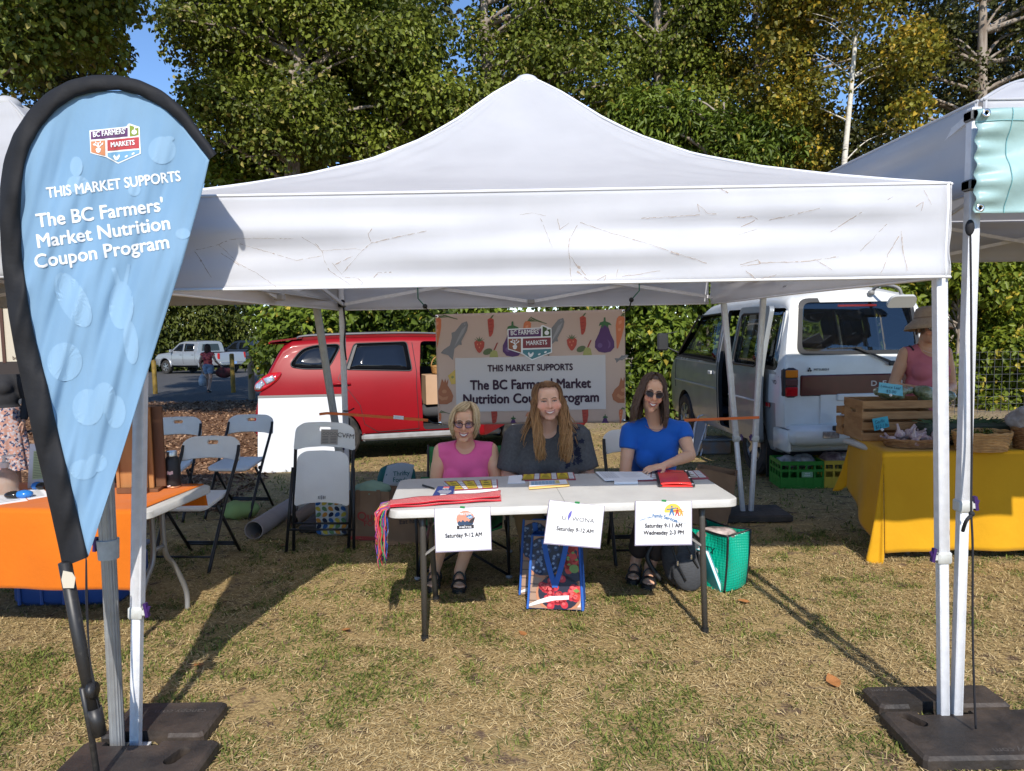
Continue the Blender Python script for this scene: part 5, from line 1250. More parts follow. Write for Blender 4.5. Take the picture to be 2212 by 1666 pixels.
def shirt_mesh(K,inf,sleeve,neck_c,neck_r,hem=None,voxel=.0085,amp=.0022,seed=1,sl_r=None,wr=28,armhole=None):
 g=MB();torso(g,K,inf)
 if sleeve:
  for s in 'lr':
   a=K.get('arm',1.0);e=K['sh'+s].lerp(K['el'+s],sleeve);d=(K['el'+s]-K['sh'+s]).normalized();r0=.053*a+inf;r1=(sl_r or .054*a+inf+.008);g.tube([K['sh'+s]-d*.02,K['sh'+s].lerp(e,.5),e],[r0,r0+.004,r1],20)
 me=fuse(g,voxel,7,'shirt',.6);wrinkle(me,amp,seed,4,wr)
 cs=[];c=MB();c.ball(neck_c,neck_r,28,20);cs.append(c.mesh('c',[]))
 if hem is not None:c=MB();c.box((neck_c[0],neck_c[1],hem-.5),(2,2,1));cs.append(c.mesh('c',[]))
 if armhole:
  for(cc,rr)in armhole:c=MB();c.ball(cc,rr,24,18);cs.append(c.mesh('c',[]))
 return cut(me,cs)
def sandal(t,ankle,toe,m=None):
 a,e=Vector(ankle),Vector(toe);d=e-a;d.z=0;d.normalize();sd=Vector((d.y,-d.x,0));z0=ground_z(a.x,a.y)+.004;heel=Vector((a.x,a.y,z0))-d*.06;tip=Vector((e.x,e.y,z0))+d*.025;L=(tip-heel).length
 pl=[(-.028,0),(.028,0),(.034,.03),(.031,L*.45),(.044,L*.72),(.040,L*.9),(.015,L),(-.02,L),(-.040,L*.92),(-.046,L*.72),(-.034,L*.45),(-.035,.03)]
 g=MB();g.prism(pl,heel,sd,d,(0,0,1),.026)
 top=z0+.026
 for f,hgt,wd in((.74,.046,.048),(.5,.075,.040),(.16,.07,.040)):
  c=heel+d*L*f;g2=[c+sd*(wd*math.cos(x))+Vector((0,0,.02+hgt*math.sin(x)))+(d*-.012*math.sin(x)if f<.6 else d*0)for x in[math.pi*k/10 for k in range(11)]]
  for p,q in zip(g2,g2[1:]):g.bar(p,q,.030 if f<.7 else .036,.006,up=(c+Vector((0,0,.02))-p))
 g.build('sandal',m or M_black,t,auto=40)
 # ------------------------------------------------------------------ three women at the table
def seated(K,x,hipz,y): # fills in what is the same for all
 return K
def woman_pink():
 Y=4.76;hp=P(1003,915,Y-.02);h=Head(hp,tilt=3,yaw=2,pitch=-2,sx=1.02,jaw=1.08);x=hp.x;sz=P(1003,972,Y+.02).z
 K=dict(pelvis=V3(x,Y+.17,.42),belly=V3(x,Y+.13,.58),chest=V3(x,Y+.07,sz-.12),neck=V3(x,Y+.045,sz+.035),shl=V3(x+.165,Y+.06,sz-.012),shr=V3(x-.165,Y+.06,sz-.012),girth=1.12,hipw=.19,waist=.165,chestw=.155,shr_r=.048,arm=1.08,leg=1.0,
 ell=V3(x+.215,Y+.04,sz-.29),elr=V3(x-.215,Y+.04,sz-.29),wrl=V3(x+.11,Y-.19,.585),wrr=V3(x-.11,Y-.19,.585),handl=(V3(-.7,-.6,-.15),V3(0,-.1,1),-1,.3),handr=(V3(.7,-.6,-.15),V3(0,-.1,1),1,.3),
 hipl=V3(x+.10,Y+.14,.42),hipr=V3(x-.10,Y+.14,.42),knl=V3(x+.085,Y-.27,.45),knr=V3(x-.10,Y-.27,.45))
 fl,fr=G(992,1268),G(938,1266);K.update(anl=V3(fl.x,fl.y+.05,.085),anr=V3(fr.x,fr.y+.05,.085),toel=V3(fl.x+.005,fl.y-.11,.036),toer=V3(fr.x-.005,fr.y-.11,.036))
 t=thing('person','smiling woman with blond bob, glasses and bright pink sleeveless top, seated at the left end','person',(x,Y+.1,0))
 me=body_mesh(K,h,(.74,.42,.265));features(h,me,t,.031,(mat('frame_plum',(.05,.01,.03),.3),glass('lilac_lens',(.80,.72,.92),.45),.0245,.0185,.000),(.22,.14,.08),.85,.55);put('body',me,t,M_skin)
 sm=shirt_mesh(K,.010,0,(x,Y-.06,sz+.075),(.098,.14,.10),hem=.46,seed=3,amp=.0026,armhole=[((x+.232,Y+.05,sz-.03),(.058,.14,.125)),((x-.232,Y+.05,sz-.03),(.058,.14,.125))])
 put('top',sm,t,mat('pink_top',(.84,.14,.34),.75,sheen=.2,c2=(.80,.12,.32),scale=6,bump=.08,bscale=60,spec=.2))
 g=MB();K2=dict(K);g.ball(K['pelvis'],(K['hipw']+.012,.155,.125),18,12)
 for s in 'lr':rcone(g,K['hip'+s],K['hip'+s].lerp(K['kn'+s],.92),.100,.078)
 put('shorts',fuse(g,.01,6),t,mat('shorts_dark',(.03,.03,.045),.85))
 bl=[(.40,.27,.13),(.78,.60,.37)]
 fl_=lambda q,f,L,rr:Vector((q.x*(.10-.35*f*f),q.y*(.04-.2*f*f),0))
 hm=strands(h,[dict(az0=62,az1=298,n=520,phi0=(3,30),phi1=(86,100),drop=(.085,.125),flow=fl_,wave=.002,vol=.22,part=.018),dict(az0=-64,az1=40,n=150,phi0=(2,14),phi1=(48,66),drop=(0,0),vol=.16,part=.024,sweep=-.75),dict(az0=-98,az1=-52,n=110,phi0=(4,20),phi1=(82,96),drop=(.06,.115),flow=fl_,wave=.002,vol=.2,part=.02),dict(az0=44,az1=98,n=130,phi0=(4,20),phi1=(82,96),drop=(.06,.115),flow=fl_,wave=.002,vol=.2,part=.02)],bl,5,.0032)
 put('hair',join_me(hm,hair_cap(h,0,(.30,.19,.09),k=1.08)),t)
 sandal(t,K['anl'],K['toel']);sandal(t,K['anr'],K['toer'])
def woman_grey():
 Y=4.72;hp=P(1184,866,Y-.03);h=Head(hp,tilt=-3,yaw=3,pitch=0,sx=1.10,jaw=1.28,sc=1.0);x=hp.x-.005;sz=P(1184,940,Y+.02).z
 K=dict(pelvis=V3(x,Y+.20,.50),belly=V3(x,Y+.12,.66),chest=V3(x,Y+.09,sz-.15),neck=V3(x,Y+.05,sz+.055),shl=V3(x+.205,Y+.07,sz-.01),shr=V3(x-.205,Y+.07,sz-.01),girth=1.55,hipw=.25,waist=.235,chestw=.215,shr_r=.066,arm=1.42,leg=1.25,neckw=1.22,
 ell=V3(x+.262,Y+.05,sz-.30),elr=V3(x-.262,Y+.05,sz-.30),wrl=V3(x+.14,Y-.20,.605),wrr=V3(x-.14,Y-.20,.605),handl=(V3(-.7,-.6,-.15),V3(0,-.1,1),-1,.3),handr=(V3(.7,-.6,-.15),V3(0,-.1,1),1,.3),
 hipl=V3(x+.12,Y+.15,.47),hipr=V3(x-.12,Y+.15,.47),knl=V3(x+.16,Y-.26,.50),knr=V3(x-.14,Y-.26,.50),anl=V3(x+.15,Y-.22,.09),anr=V3(x-.10,Y-.20,.09),toel=V3(x+.16,Y-.36,.036),toer=V3(x-.11,Y-.34,.036))
 t=thing('person','smiling woman with very long ginger hair and charcoal tee, seated in the middle','person',(x,Y+.1,0))
 me=body_mesh(K,h,(.76,.45,.32),.0068);features(h,me,t,.031,None,(.25,.14,.08),.6,.42,mat('lips_pale',(.48,.19,.16),.45));put('body',me,t,M_skin)
 sm=shirt_mesh(K,.013,.80,(x,Y-.10,sz+.075),(.105,.155,.115),hem=.5,voxel=.010,seed=8,amp=.0036,wr=22)
 put('tee',sm,t,mat('charcoal_tee',(.082,.082,.086),.9,c2=(.105,.105,.11),scale=60,bump=.1,bscale=120,spec=.15))
 g=MB();g.ball(K['pelvis'],(K['hipw']+.012,.20,.14),18,12)
 for s in 'lr':rcone(g,K['hip'+s],K['kn'+s],.130,.098);rcone(g,K['kn'+s],K['an'+s]+Vector((0,0,.03)),.098,.075)
 tm=fuse(g,.011,6);wrinkle(tm,.003,4,3,24);put('trousers',tm,t,mat('khaki_cotton',(.135,.095,.05),.9,c2=(.16,.115,.06),scale=10))
 for s in 'lr':sandal(t,K['an'+s],K['toe'+s])
 au=[(.085,.038,.016),(.23,.11,.042),(.58,.32,.13)]
 def front(q,f,L,rr):
  s=1 if q.x>0 else-1;u=(abs(q.x)*9173.0+q.y*5417.0)%1.0;k=min(1,f/.45);return Vector((s*(.030*u-.012)*math.sin(min(1,k)*1.57)-s*(.005+.05*(1-u))*max(0,f-.62),-(.115+.03*u)*min(1,f*1.7)-.03*f,0))
 def backside(q,f,L,rr):
  s=1 if q.x>0 else-1;return Vector((s*(.0+.085*max(0,f-.30)/.7),.035-.07*f,.012*f))
 hm=strands(h,[dict(az0=56,az1=304,n=420,phi0=(22,50),phi1=(84,98),drop=(.10,.2),vol=.05,wave=.003),dict(az0=-44,az1=44,n=210,phi0=(42,50),phi1=(4,10),drop=(0,0),vol=.07),
 dict(az0=76,az1=124,n=300,phi0=(40,60),phi1=(88,100),drop=(.30,.42),flow=front,wave=.013,vol=.11),dict(az0=236,az1=284,n=300,phi0=(40,60),phi1=(88,100),drop=(.28,.40),flow=front,wave=.013,vol=.11),
 dict(az0=100,az1=150,n=32,phi0=(40,60),phi1=(88,100),drop=(.22,.34),flow=backside,wave=.008,vol=.1),dict(az0=210,az1=260,n=32,phi0=(40,60),phi1=(88,100),drop=(.22,.34),flow=backside,wave=.008,vol=.2)],au,9,.0038)
 put('hair',join_me(hm,hair_cap(h,0,(.11,.06,.03),front=-.055,k=1.05)),t)
 # dark flowers printed on the shirt
 bv=BVHTree.FromPolygons([v.co for v in sm.vertices],[tuple(p.vertices)for p in sm.polygons]);g=MB();r_=random.Random(3);off=rmat(t).translation
 for k in range(42):
  f=r_.random();px=1243-8*f+r_.gauss(0,9);py=925+85*f+r_.gauss(0,5);o=P(px,py,3.0);d=(P(px,py,5)-o).normalized();hit=bv.ray_cast(o-off,d)
  if hit[0]is None:continue
  c=hit[0]+off-d*.003;rad=r_.uniform(.007,.016);s1,s2=frame(hit[1]);g.add([c]+[c+(s1*math.cos(a)+s2*math.sin(a))*rad*(1+.35*math.sin(5*a))for a in[2*math.pi*i/15 for i in range(15)]],[(0,1+i,1+(i+1)%15)for i in range(15)])
 g.build('printed_flowers',mat('navy_print',(.010,.013,.035),.9),[c for c in t.children if c.name.startswith('tee')][0])
def woman_blue():
 Y=4.74;hp=P(1409,851,Y-.02);h=Head(hp,tilt=10,yaw=-2,pitch=-2,sx=.95,jaw=.97,sc=1.0);x=P(1421,930,Y).x;sz=P(1421,926,Y+.02).z
 wr=Z(1432,1010,.775);el=V3(x+.20,Y-.06,.785)
 K=dict(pelvis=V3(x,Y+.20,.50),belly=V3(x,Y+.14,.68),chest=V3(x,Y+.08,sz-.14),neck=V3(x-.012,Y+.05,sz+.055),shl=V3(x+.172,Y+.06,sz-.01),shr=V3(x-.172,Y+.06,sz-.01),girth=1.0,hipw=.175,waist=.145,chestw=.148,shr_r=.045,arm=.95,leg=.95,neckw=.93,
 ell=el,elr=V3(x-.225,Y-.02,sz-.31),wrl=V3(wr.x+.02,wr.y+.02,.785),wrr=V3(x-.05,Y-.22,.60),handl=(V3(-.9,-.35,-.10),V3(-.1,-.25,1),-1,.30),handr=(V3(.6,-.6,-.15),V3(0,-.1,1),1,.3),
 hipl=V3(x+.09,Y+.16,.48),hipr=V3(x-.09,Y+.16,.48),knl=V3(x+.05,Y-.26,.50),knr=V3(x-.10,Y-.26,.50))
 fl,fr=G(1400,1262),G(1372,1252);K.update(anl=V3(fl.x+.02,fl.y+.06,.09),anr=V3(fr.x+.01,fr.y+.06,.09),toel=V3(fl.x-.02,fl.y-.10,.036),toer=V3(fr.x-.03,fr.y-.09,.036))
 t=thing('person','smiling woman in sunglasses and royal blue top, seated at the right end','person',(x,Y+.1,0))
 me=body_mesh(K,h,(.70,.40,.26),.0055);features(h,me,t,.030,(mat('frame_clear',(.16,.10,.09),.3),mat('sun_lens',(.022,.012,.014),.25,spec=.25),.0255,.0190,.001),(.06,.035,.025),.75,.6);put('body',me,t,M_skin)
 sm=shirt_mesh(K,.011,.42,(x-.01,Y-.09,sz+.07),(.088,.155,.105),hem=.5,seed=12,amp=.0022,sl_r=.062)
 put('blouse',sm,t,mat('royal_blue',(.012,.105,.47),.8,sheen=.15,c2=(.014,.115,.50),scale=5,bump=.06,bscale=70,spec=.2))
 g=MB();g.ball(K['pelvis'],(K['hipw']+.012,.145,.125),18,12)
 for s in 'lr':rcone(g,K['hip'+s],K['kn'+s],.098,.076);rcone(g,K['kn'+s],K['kn'+s].lerp(K['an'+s],.72),.076,.072)
 tm=fuse(g,.010,6);wrinkle(tm,.002,4,3,26);put('trousers',tm,t,mat('brown_linen',(.035,.024,.02),.9))
 for s in 'lr':sandal(t,K['an'+s],K['toe'+s])
 g=MB();g.tube([V3(x-.012+.075*math.sin(a),Y-.045+.05*(1-math.cos(a)),sz+.035-.035*math.cos(a))for a in[R(-75+150*k/14)for k in range(15)]],.0016,5);g.build('necklace',mat('pendant_cord',(.25,.10,.10),.5),t)
 br=[(.050,.028,.020),(.115,.065,.045),(.15,.09,.06)]
 def side(q,f,L,rr):
  s=1 if q.x>0 else-1;return Vector((s*.035*math.sin(min(1,f*1.2)*1.4),-.045*f,0))
 hm=strands(h,[dict(az0=48,az1=312,n=520,phi0=(2,40),phi1=(86,100),drop=(.17,.235),flow=side,wave=.005,vol=.2),dict(az0=30,az1=75,n=170,phi0=(2,12),phi1=(80,92),drop=(.17,.24),flow=side,wave=.005,vol=.14,sweep=.35),dict(az0=-75,az1=-30,n=170,phi0=(2,12),phi1=(80,92),drop=(.17,.24),flow=side,wave=.005,vol=.14,sweep=-.35)],br,14,.0034)
 put('hair',join_me(hm,hair_cap(h,0,(.06,.035,.025),front=-.058,k=1.06)),t)
woman_pink();woman_grey();woman_blue()
# ------------------------------------------------------------------ standing figures
def standing(label,X,Y,H,yaw,skin,jaw=1.0,arms=None,girth=1.0,stride=0.0,head_dy=0.0,faceon=True):
 """a standing body H tall whose front faces yaw (0 = towards the camera)"""
 z0=ground_z(X,Y);k=H/1.66;Rz=Matrix.Rotation(yaw,3,'Z');q=lambda x,y,z:Vector((X,Y,z0))+Rz@Vector((x*k,y*k,z*k))
 h=Head(q(0,-.02+head_dy,1.535),yaw=math.degrees(yaw),sc=k,jaw=jaw)
 K=dict(pelvis=q(0,.02,.92),belly=q(0,.01,1.07),chest=q(0,.02,1.22),neck=q(0,.035,1.385),shl=q(.165,.03,1.335),shr=q(-.165,.03,1.335),girth=girth*k,hipw=.165*k*girth**.5,waist=.140*k*girth,chestw=.148*k*girth**.5,shr_r=.046*k,arm=k*girth**.5,leg=k,hs=k,neckw=k,
 hipl=q(.085,.02,.88),hipr=q(-.085,.02,.88),knl=q(.085,-.02-stride,.48),knr=q(-.085,-.01+stride,.48),anl=q(.085,.03-stride*1.2,.085),anr=q(-.085,.03+stride*2.4,.085+abs(stride)*.35),toel=q(.095,-.12-stride*1.2,.036),toer=q(-.095,-.11+stride*2.4,.036+abs(stride)*.1))
 a=arms or dict(ell=(.235,.05,1.06),elr=(-.235,.05,1.06),wrl=(.22,-.04,.83),wrr=(-.22,-.04,.83),handl=((0,-.2,-1),(1,0,0),1),handr=((0,-.2,-1),(-1,0,0),-1))
 for n in('ell','elr','wrl','wrr'):K[n]=q(*a[n])
 for n in('handl','handr'):d=a[n];K[n]=(Rz@Vector(d[0]),Rz@Vector(d[1]))+tuple(d[2:])
 return K,h,q,thing('person',label,'person',(X,Y,z0)),k
def vendor():
 X=P(2003,760,6.05).x;Y=6.05
 K,h,q,t,k=standing('woman in sun hat, glasses and dusty pink tank top standing behind the yellow table',X,Y,1.70,0,None,1.05,dict(ell=(.245,.06,1.05),elr=(-.245,.06,1.05),wrl=(.05,-.17,1.02),wrr=(-.05,-.16,1.045),handl=((-1,-.15,.05),(0,-.9,.3),-1,.5),handr=((1,-.2,-.02),(0,-.9,.3),1,.5)),1.08)
 me=body_mesh(K,h,(.62,.35,.225),.0075);features(h,me,t,.028,(mat('frame_dark',(.02,.02,.025),.3),M_glass,.025,.018,.0),(.2,.12,.08),1.0,.6);put('body',me,t,M_skin)
 c=K['chest'];sm=shirt_mesh(K,.011,0,(c.x,c.y-.09,c.z+.185),(.082,.16,.10),hem=q(0,0,.86).z,voxel=.0095,seed=21,amp=.0025,armhole=[((K['sh'+s].x+q_*.062,K['sh'+s].y,K['sh'+s].z-.02),(.062,.15,.135))for s,q_ in(('l',1),('r',-1))])
 put('tank_top',sm,t,mat('dusty_pink',(.52,.16,.20),.8,c2=(.48,.14,.18),scale=8,bump=.05,bscale=60,spec=.2))
 g=MB();g.ball(K['pelvis']-V3(0,0,.05),(K['hipw']+.004,.13,.11),18,12)
 for s in 'lr':rcone(g,K['hip'+s],K['kn'+s],.092,.072);rcone(g,K['kn'+s],K['an'+s]+Vector((0,0,.03)),.07,.052)
 put('trousers',fuse(g,.011,6),t,mat('plum_cotton',(.045,.018,.03),.9))
 for s in 'lr':sandal(t,K['an'+s],K['toe'+s])
 g=MB();prof=[(.0,.155),(.05,.152),(.085,.135),(.098,.10),(.104,.055),(.112,.045),(.165,.0),(.178,-.035),(.176,-.038),(.160,-.005),(.108,.035),(.099,.045)];Mh=h.M.to_3x3()@Matrix.Rotation(R(-6),3,'X');g.lathe(prof,h.p(0,.018,.028),40,Mh,caps=False);ht=g.build('sun_hat',mat('straw_hat',(.42,.31,.22),.8,c2=(.36,.26,.18),scale=60,bump=.2,bscale=120),t,smooth=True)
 g=MB();g.lathe([(.1065,.044),(.1055,.062),(.104,.062)],h.p(0,.018,.028),40,Mh,caps=False);g.build('hat_band',mat('hat_band',(.25,.17,.12),.8),ht)
 hm=strands(h,[dict(az0=55,az1=305,n=200,phi0=(60,80),phi1=(92,100),drop=(.04,.08),vol=.06)],[(.10,.06,.04),(.2,.13,.09)],22);put('hair',hm,t)
 g=MB()
 for s,q_ in(('l',1),('r',-1)):g.tube(smooth_curve([K['sh'+s]+V3(-q_*.036,-.062,.028),K['sh'+s]+V3(-q_*.030,-.01,.060),K['sh'+s]+V3(-q_*.03,.05,.03)],4),.007,6)
 g.build('bra_strap',M_black,t)
 g=MB();g.tube([V3(c.x+.075*math.sin(a),c.y-.125+.05*(1-math.cos(a)),c.z+.155-.035*math.cos(a))for a in[R(-75+150*k_/14)for k_ in range(15)]],.0015,5);g.ball((c.x,c.y-.13,c.z+.115),.007,8,6);g.build('necklace',mat('silver_chain',(.7,.7,.68),.3,.8),t)
vendor()
def customer():
 X=P(6,900,7.6).x;Y=7.6
 K,h,q,t,k=standing('woman in black long sleeved blouse and flowery midi skirt at the left edge',X,Y,1.64,R(10),None,1.0,None,1.08)
 me=body_mesh(K,h,(.46,.27,.19),.009);features(h,me,t);put('body',me,t,M_skin);c=K['chest']
 sm=shirt_mesh(K,.016,.99,(c.x,c.y-.10,c.z+.18),(.07,.15,.11),hem=q(0,0,.90).z,voxel=.012,seed=31,amp=.004,sl_r=.062)
 sl=MB()
 for s in 'lr':rcone(sl,K['el'+s],K['el'+s].lerp(K['wr'+s],.9),.056,.038)
 M_blouse=mat('black_blouse',(.016,.016,.019),.85,bump=.1,bscale=40);put('blouse',sm,t,M_blouse);put('cuffs',fuse(sl,.01,4),t,M_blouse)
 sk=MB();zt,zb=q(0,0,.97).z,q(0,0,.30).z;ctr=q(0,.01,0)
 def skf(i,j):
  a=2*math.pi*i;rr=.175+.085*j+.014*j*math.sin(9*a)+.008*j*math.sin(17*a+1);return V3(ctr.x+rr*math.cos(a),ctr.y+rr*.8*math.sin(a),zt+(zb-zt)*j)
 sk.grid(skf,90,20,closed_u=True)
 m=bpy.data.materials.new('flowery_cloth');m.use_nodes=True;n=m.node_tree.nodes;l=m.node_tree.links;b=n['Principled BSDF'];b.inputs['Roughness'].default_value=.85
 vo=n.new('ShaderNodeTexVoronoi');vo.inputs['Scale'].default_value=55;tc=n.new('ShaderNodeTexCoord');l.new(tc.outputs['Object'],vo.inputs['Vector']);cr=n.new('ShaderNodeValToRGB');cr.color_ramp.interpolation='CONSTANT'
 for e,cc in zip([cr.color_ramp.elements[0],cr.color_ramp.elements[1],cr.color_ramp.elements.new(.45),cr.color_ramp.elements.new(.62),cr.color_ramp.elements.new(.8)],((.38,.32,.33),(.03,.03,.07),(.42,.22,.17),(.04,.05,.10),(.46,.41,.41))):e.color=(*cc,1)
 cr.color_ramp.elements[1].position=.3;l.new(vo.outputs['Color'],cr.inputs[0]);l.new(cr.outputs[0],b.inputs['Base Color']);sk.build('skirt',m,t,smooth=True)
 for s in 'lr':
  g=MB();a,e=K['an'+s],K['toe'+s];rcone(g,V3(a.x,a.y+.02,a.z-.025),V3(e.x,e.y+.03,e.z+.012),.046,.036);g.ball((a.x,a.y+.01,a.z+.0),(.043,.052,.04));put('shoe',fuse(g,.008,3),t,M_black)
 hm=strands(h,[dict(az0=45,az1=315,n=220,phi0=(5,40),phi1=(85,98),drop=(.15,.25),vol=.15)],[(.04,.025,.02),(.10,.06,.04)],33);put('hair',join_me(hm,hair_cap(h,0,(.05,.03,.025))),t)
customer()
def walker():
 Y=24.2;X=P(450,790,Y).x
 K,h,q,t,k=standing('woman with long dark hair and red patterned top walking away towards the pickup, carrying bags',X,Y,1.62,R(180),None,1.0,dict(ell=(.25,.10,1.06),elr=(-.30,.10,1.08),wrl=(.23,.0,.82),wrr=(-.36,-.12,.92),handl=((0,-.1,-1),(1,0,0),1),handr=((-.3,-.6,-.6),(-1,0,0),-1)),1.0,.10)
 me=body_mesh(K,h,(.42,.25,.18),.011);features(h,me,t);put('body',me,t,M_skin);c=K['chest']
 sm=shirt_mesh(K,.012,.25,(c.x,c.y+.08,c.z+.19),(.08,.12,.10),hem=q(0,0,.93).z,voxel=.013,seed=41)
 put('top',sm,t,mat('coral_print',(.62,.10,.08),.8,c2=(.25,.03,.05),scale=16,contrast=(.48,.55)))
 g=MB();g.ball(K['pelvis'],(K['hipw']+.014,.14,.12),16,12)
 for s in 'lr':rcone(g,K['hip'+s],K['hip'+s].lerp(K['kn'+s],.4),.105,.10)
 put('denim_shorts',fuse(g,.013,5),t,mat('denim',(.11,.16,.24),.9,c2=(.25,.32,.42),scale=12))
 for s in 'lr':
  g=MB();a,e=K['an'+s],K['toe'+s];rcone(g,V3(a.x,a.y-.02,a.z-.03),V3(e.x,e.y-.02,e.z),.045,.036);put('shoe',fuse(g,.01,3),t,M_black)
 hm=strands(h,[dict(az0=40,az1=320,n=300,phi0=(3,40),phi1=(85,98),drop=(.22,.34),vol=.2,wave=.006)],[(.03,.014,.012),(.09,.035,.025)],43,.005);put('hair',join_me(hm,hair_cap(h,0,(.04,.02,.015))),t)
 w=K['wrl'];bg_=thing('plastic_bag','thin white plastic bag swinging from the walking woman\'s hand','bag',w);g=MB()
 g.lathe([(.02,-.18),(.09,-.26),(.13,-.42),(.11,-.56),(.0,-.58)],w,16);g.build('sack',mat('thin_plastic',(.45,.50,.55),.4,trans=.3),bg_,smooth=True);g=MB();g.tube([w+V3(.03,0,-.2),w+V3(.01,0,-.07),w+V3(-.03,0,-.2)],.008,6);g.build('handle',MATS['thin_plastic'],bg_)
 w=K['wrr'];b2=thing('shoulder_bag','big dark red patterned bag on the arm of the walking woman','bag',w);g=MB();g.ball(w+V3(.10,.05,-.24),(.30,.15,.19),20,14);me=fuse(g,.02,3);put('pouch',me,b2,mat('bag_dark_red',(.10,.012,.018),.8,c2=(.02,.01,.01),scale=9));g=MB();g.tube(smooth_curve([w+V3(-.12,.05,-.12),w+V3(-.02,.02,.03),w+V3(.28,.05,-.12)],6),.013,6);g.build('handle',M_black,b2)
walker()
# ================================================================== the middle table and what lies on it
M_ptop=mat('table_plastic',(0.52,0.51,0.485),0.5,c2=(0.46,0.45,0.43),scale=6,bump=0.12,bscale=90)
M_tleg=mat('table_leg',(0.10,0.095,0.09),0.4,metal=0.4);M_tbrace=mat('table_brace',(0.30,0.29,0.28),0.4,metal=0.4)
TFL,TFR=Z(836,1104,.74),Z(1599,1078,.74);TX=(TFR-TFL);TX.z=0;TL=TX.length;TX.normalize();TYd=Vector((-TX.y,TX.x,0));TD=0.76
def T(a,b,z=.74):return Vector((TFL.x,TFL.y,z))+TX*a+TYd*b # a along the front edge, b to the back
def plastic_table(name,label,T,L,D,group=None,legs=None):
 t=thing(name,label,'folding table',T(L/2,D/2,0),0,group);g=MB();pl=rounded([(0,0),(L,0),(L,D),(0,D)],.07,8)
 n=len(pl);V=[];
 for(ins,z)in((.012,.694),(.0,.70),(.0,.735),(.004,.739),(.010,.74)):
  c=(L/2,D/2);V+=[T(x+(ins if x<c[0]else-ins),y+(ins if y<c[1]else-ins),z)for x,y in pl]
 fs=[tuple(range(n-1,-1,-1)),tuple(range(4*n,5*n))]+[(k*n+i,k*n+(i+1)%n,k*n+n+(i+1)%n,k*n+n+i)for k in range(4)for i in range(n)]
 g.add(V,fs);tp=g.build('tabletop',M_ptop,t,auto=50)
 g=MB();g.bar(T(L/2,.012,.7402),T(L/2,D-.012,.7402),.004,.0016);g.build('fold_line',mat('fold_line',(.30,.30,.28),.8),tp)
 ends=legs
 for(f,b_,ax)in ends: # front foot, back foot, position along the table at the top
  f,b_=Vector(f),Vector(b_);ft,bt=T(ax,.10,.69),T(ax,D-.10,.69)
  for a,q in((ft,f),(bt,b_)):
   g=MB();g.tube([a,a.lerp(q,.1),q],.0165,12);lg=g.build('leg',M_tleg,t,smooth=True);g=MB();g.tube([q+Vector((0,0,.03)),q],.020,12);g.build('foot_cap',M_black,lg)
  g=MB();g.tube([ft.lerp(f,.30),bt.lerp(b_,.30)],.010,8);g.tube([ft+Vector((0,0,-.01)),bt+Vector((0,0,-.01))],.013,8);g.build('crossbar',M_tleg,t,smooth=True)
  s=1 if ax<L/2 else-1
  for a,q in((ft,f),(bt,b_)):g=MB();g.bar(a.lerp(q,.32),a+TX*s*.28+Vector((0,0,-.02)),.022,.010);g.ball(a.lerp(q,.32),.012,8,6);g.build('brace',M_tbrace,t)
 return t
plastic_table('folding_table','long white folding table in front of the three seated women, three notices on its edge',T,TL,TD,'plastic folding tables',[(G(918,1384),G(942,1298),.17),(G(1523,1368),G(1467,1274),TL-.17)])
def z6(x,y):return((900+x*.47468)*.864,(1150+y*.47468)*.864)
def quad(name,label,cat,px,z,th,m,group=None,decals=(),zz=z6,edge=None):
 """a flat thing lying on the table with its four corners at picture points (near left, near right, far right, far left), printed with decals"""
 c=[Z(*zz(*p),z+th)for p in px];t=thing(name,label,cat,sum(c,Vector())/4-Vector((0,0,th)),0,group)
 g=MB();dn=Vector((0,0,-th));g.add(c+[p+dn for p in c],[(0,1,2,3),(7,6,5,4)]+[(i,(i+1)%4,4+(i+1)%4,4+i)for i in range(4)]);b=g.build('sheet',[m]if not edge else[edge],t)
 f=lambda i,j,o=.0012:(c[0]*(1-i)+c[1]*i)*(1-j)+(c[3]*(1-i)+c[2]*i)*j+Vector((0,0,o))
 if edge:g=MB();g.add([f(.0,.0),f(1,0),f(1,1),f(0,1)],[(0,1,2,3)]);g.build('cover',m,t)
 for k,(nm,m2,rects)in enumerate(decals):
  g=MB()
  for r_ in rects:
   if isinstance(r_[0],str):put_text(g,r_[0],lambda x,y,r_=r_:f(r_[1]+x,r_[2]+y*1.6,.0022+.0006*k),r_[3],.015)
   else:
    i0,j0,i1,j1=r_;g.add([f(i0,j0,.002+.0006*k),f(i1,j0,.002+.0006*k),f(i1,j1,.002+.0006*k),f(i0,j1,.002+.0006*k)],[(0,1,2,3)])
  g.build(nm,m2,t)
 return t,f
M_paper=mat('paper',(0.78,0.79,0.82),0.7);M_ink=mat('ink_dark',(0.035,0.03,0.035),0.7);M_pink_=mat('print_maroon',(.30,.05,.07),.6);M_yel=mat('print_yellow',(.62,.46,.03),.6);M_pale=mat('print_pale',(.68,.68,.70),.6)
M_navy=mat('booklet_navy',(.02,.045,.19),.45);M_env=mat('envelope_yellow',(.75,.48,.16),.7);M_pblue=mat('print_blue',(.16,.36,.55),.6);M_grey=mat('print_grey',(.42,.43,.46),.7)
def coupon_decals(first=M_yel):
 yb,mk,wc=[],[],[]
 for k in range(3):
  x=.02+k*.325;yb.append((x,.14,x+.20,.92));wc.append((x+.215,.10,x+.305,.95))
  mk+=[(x+.01+.02*j,.22+.2*j,x+.19-.02*j,.29+.2*j)for j in range(4)]
 lines=[(.02+k*.325+.225,.2+.2*j,.02+k*.325+.295,.27+.2*j)for k in range(3)for j in range(4)]
 return[('printed_blocks',first,yb),('printed_columns',M_pale,wc),('printed_bananas',mat('print_olive',(.16,.12,.03),.6),mk),('printed_lines',M_grey,lines)]
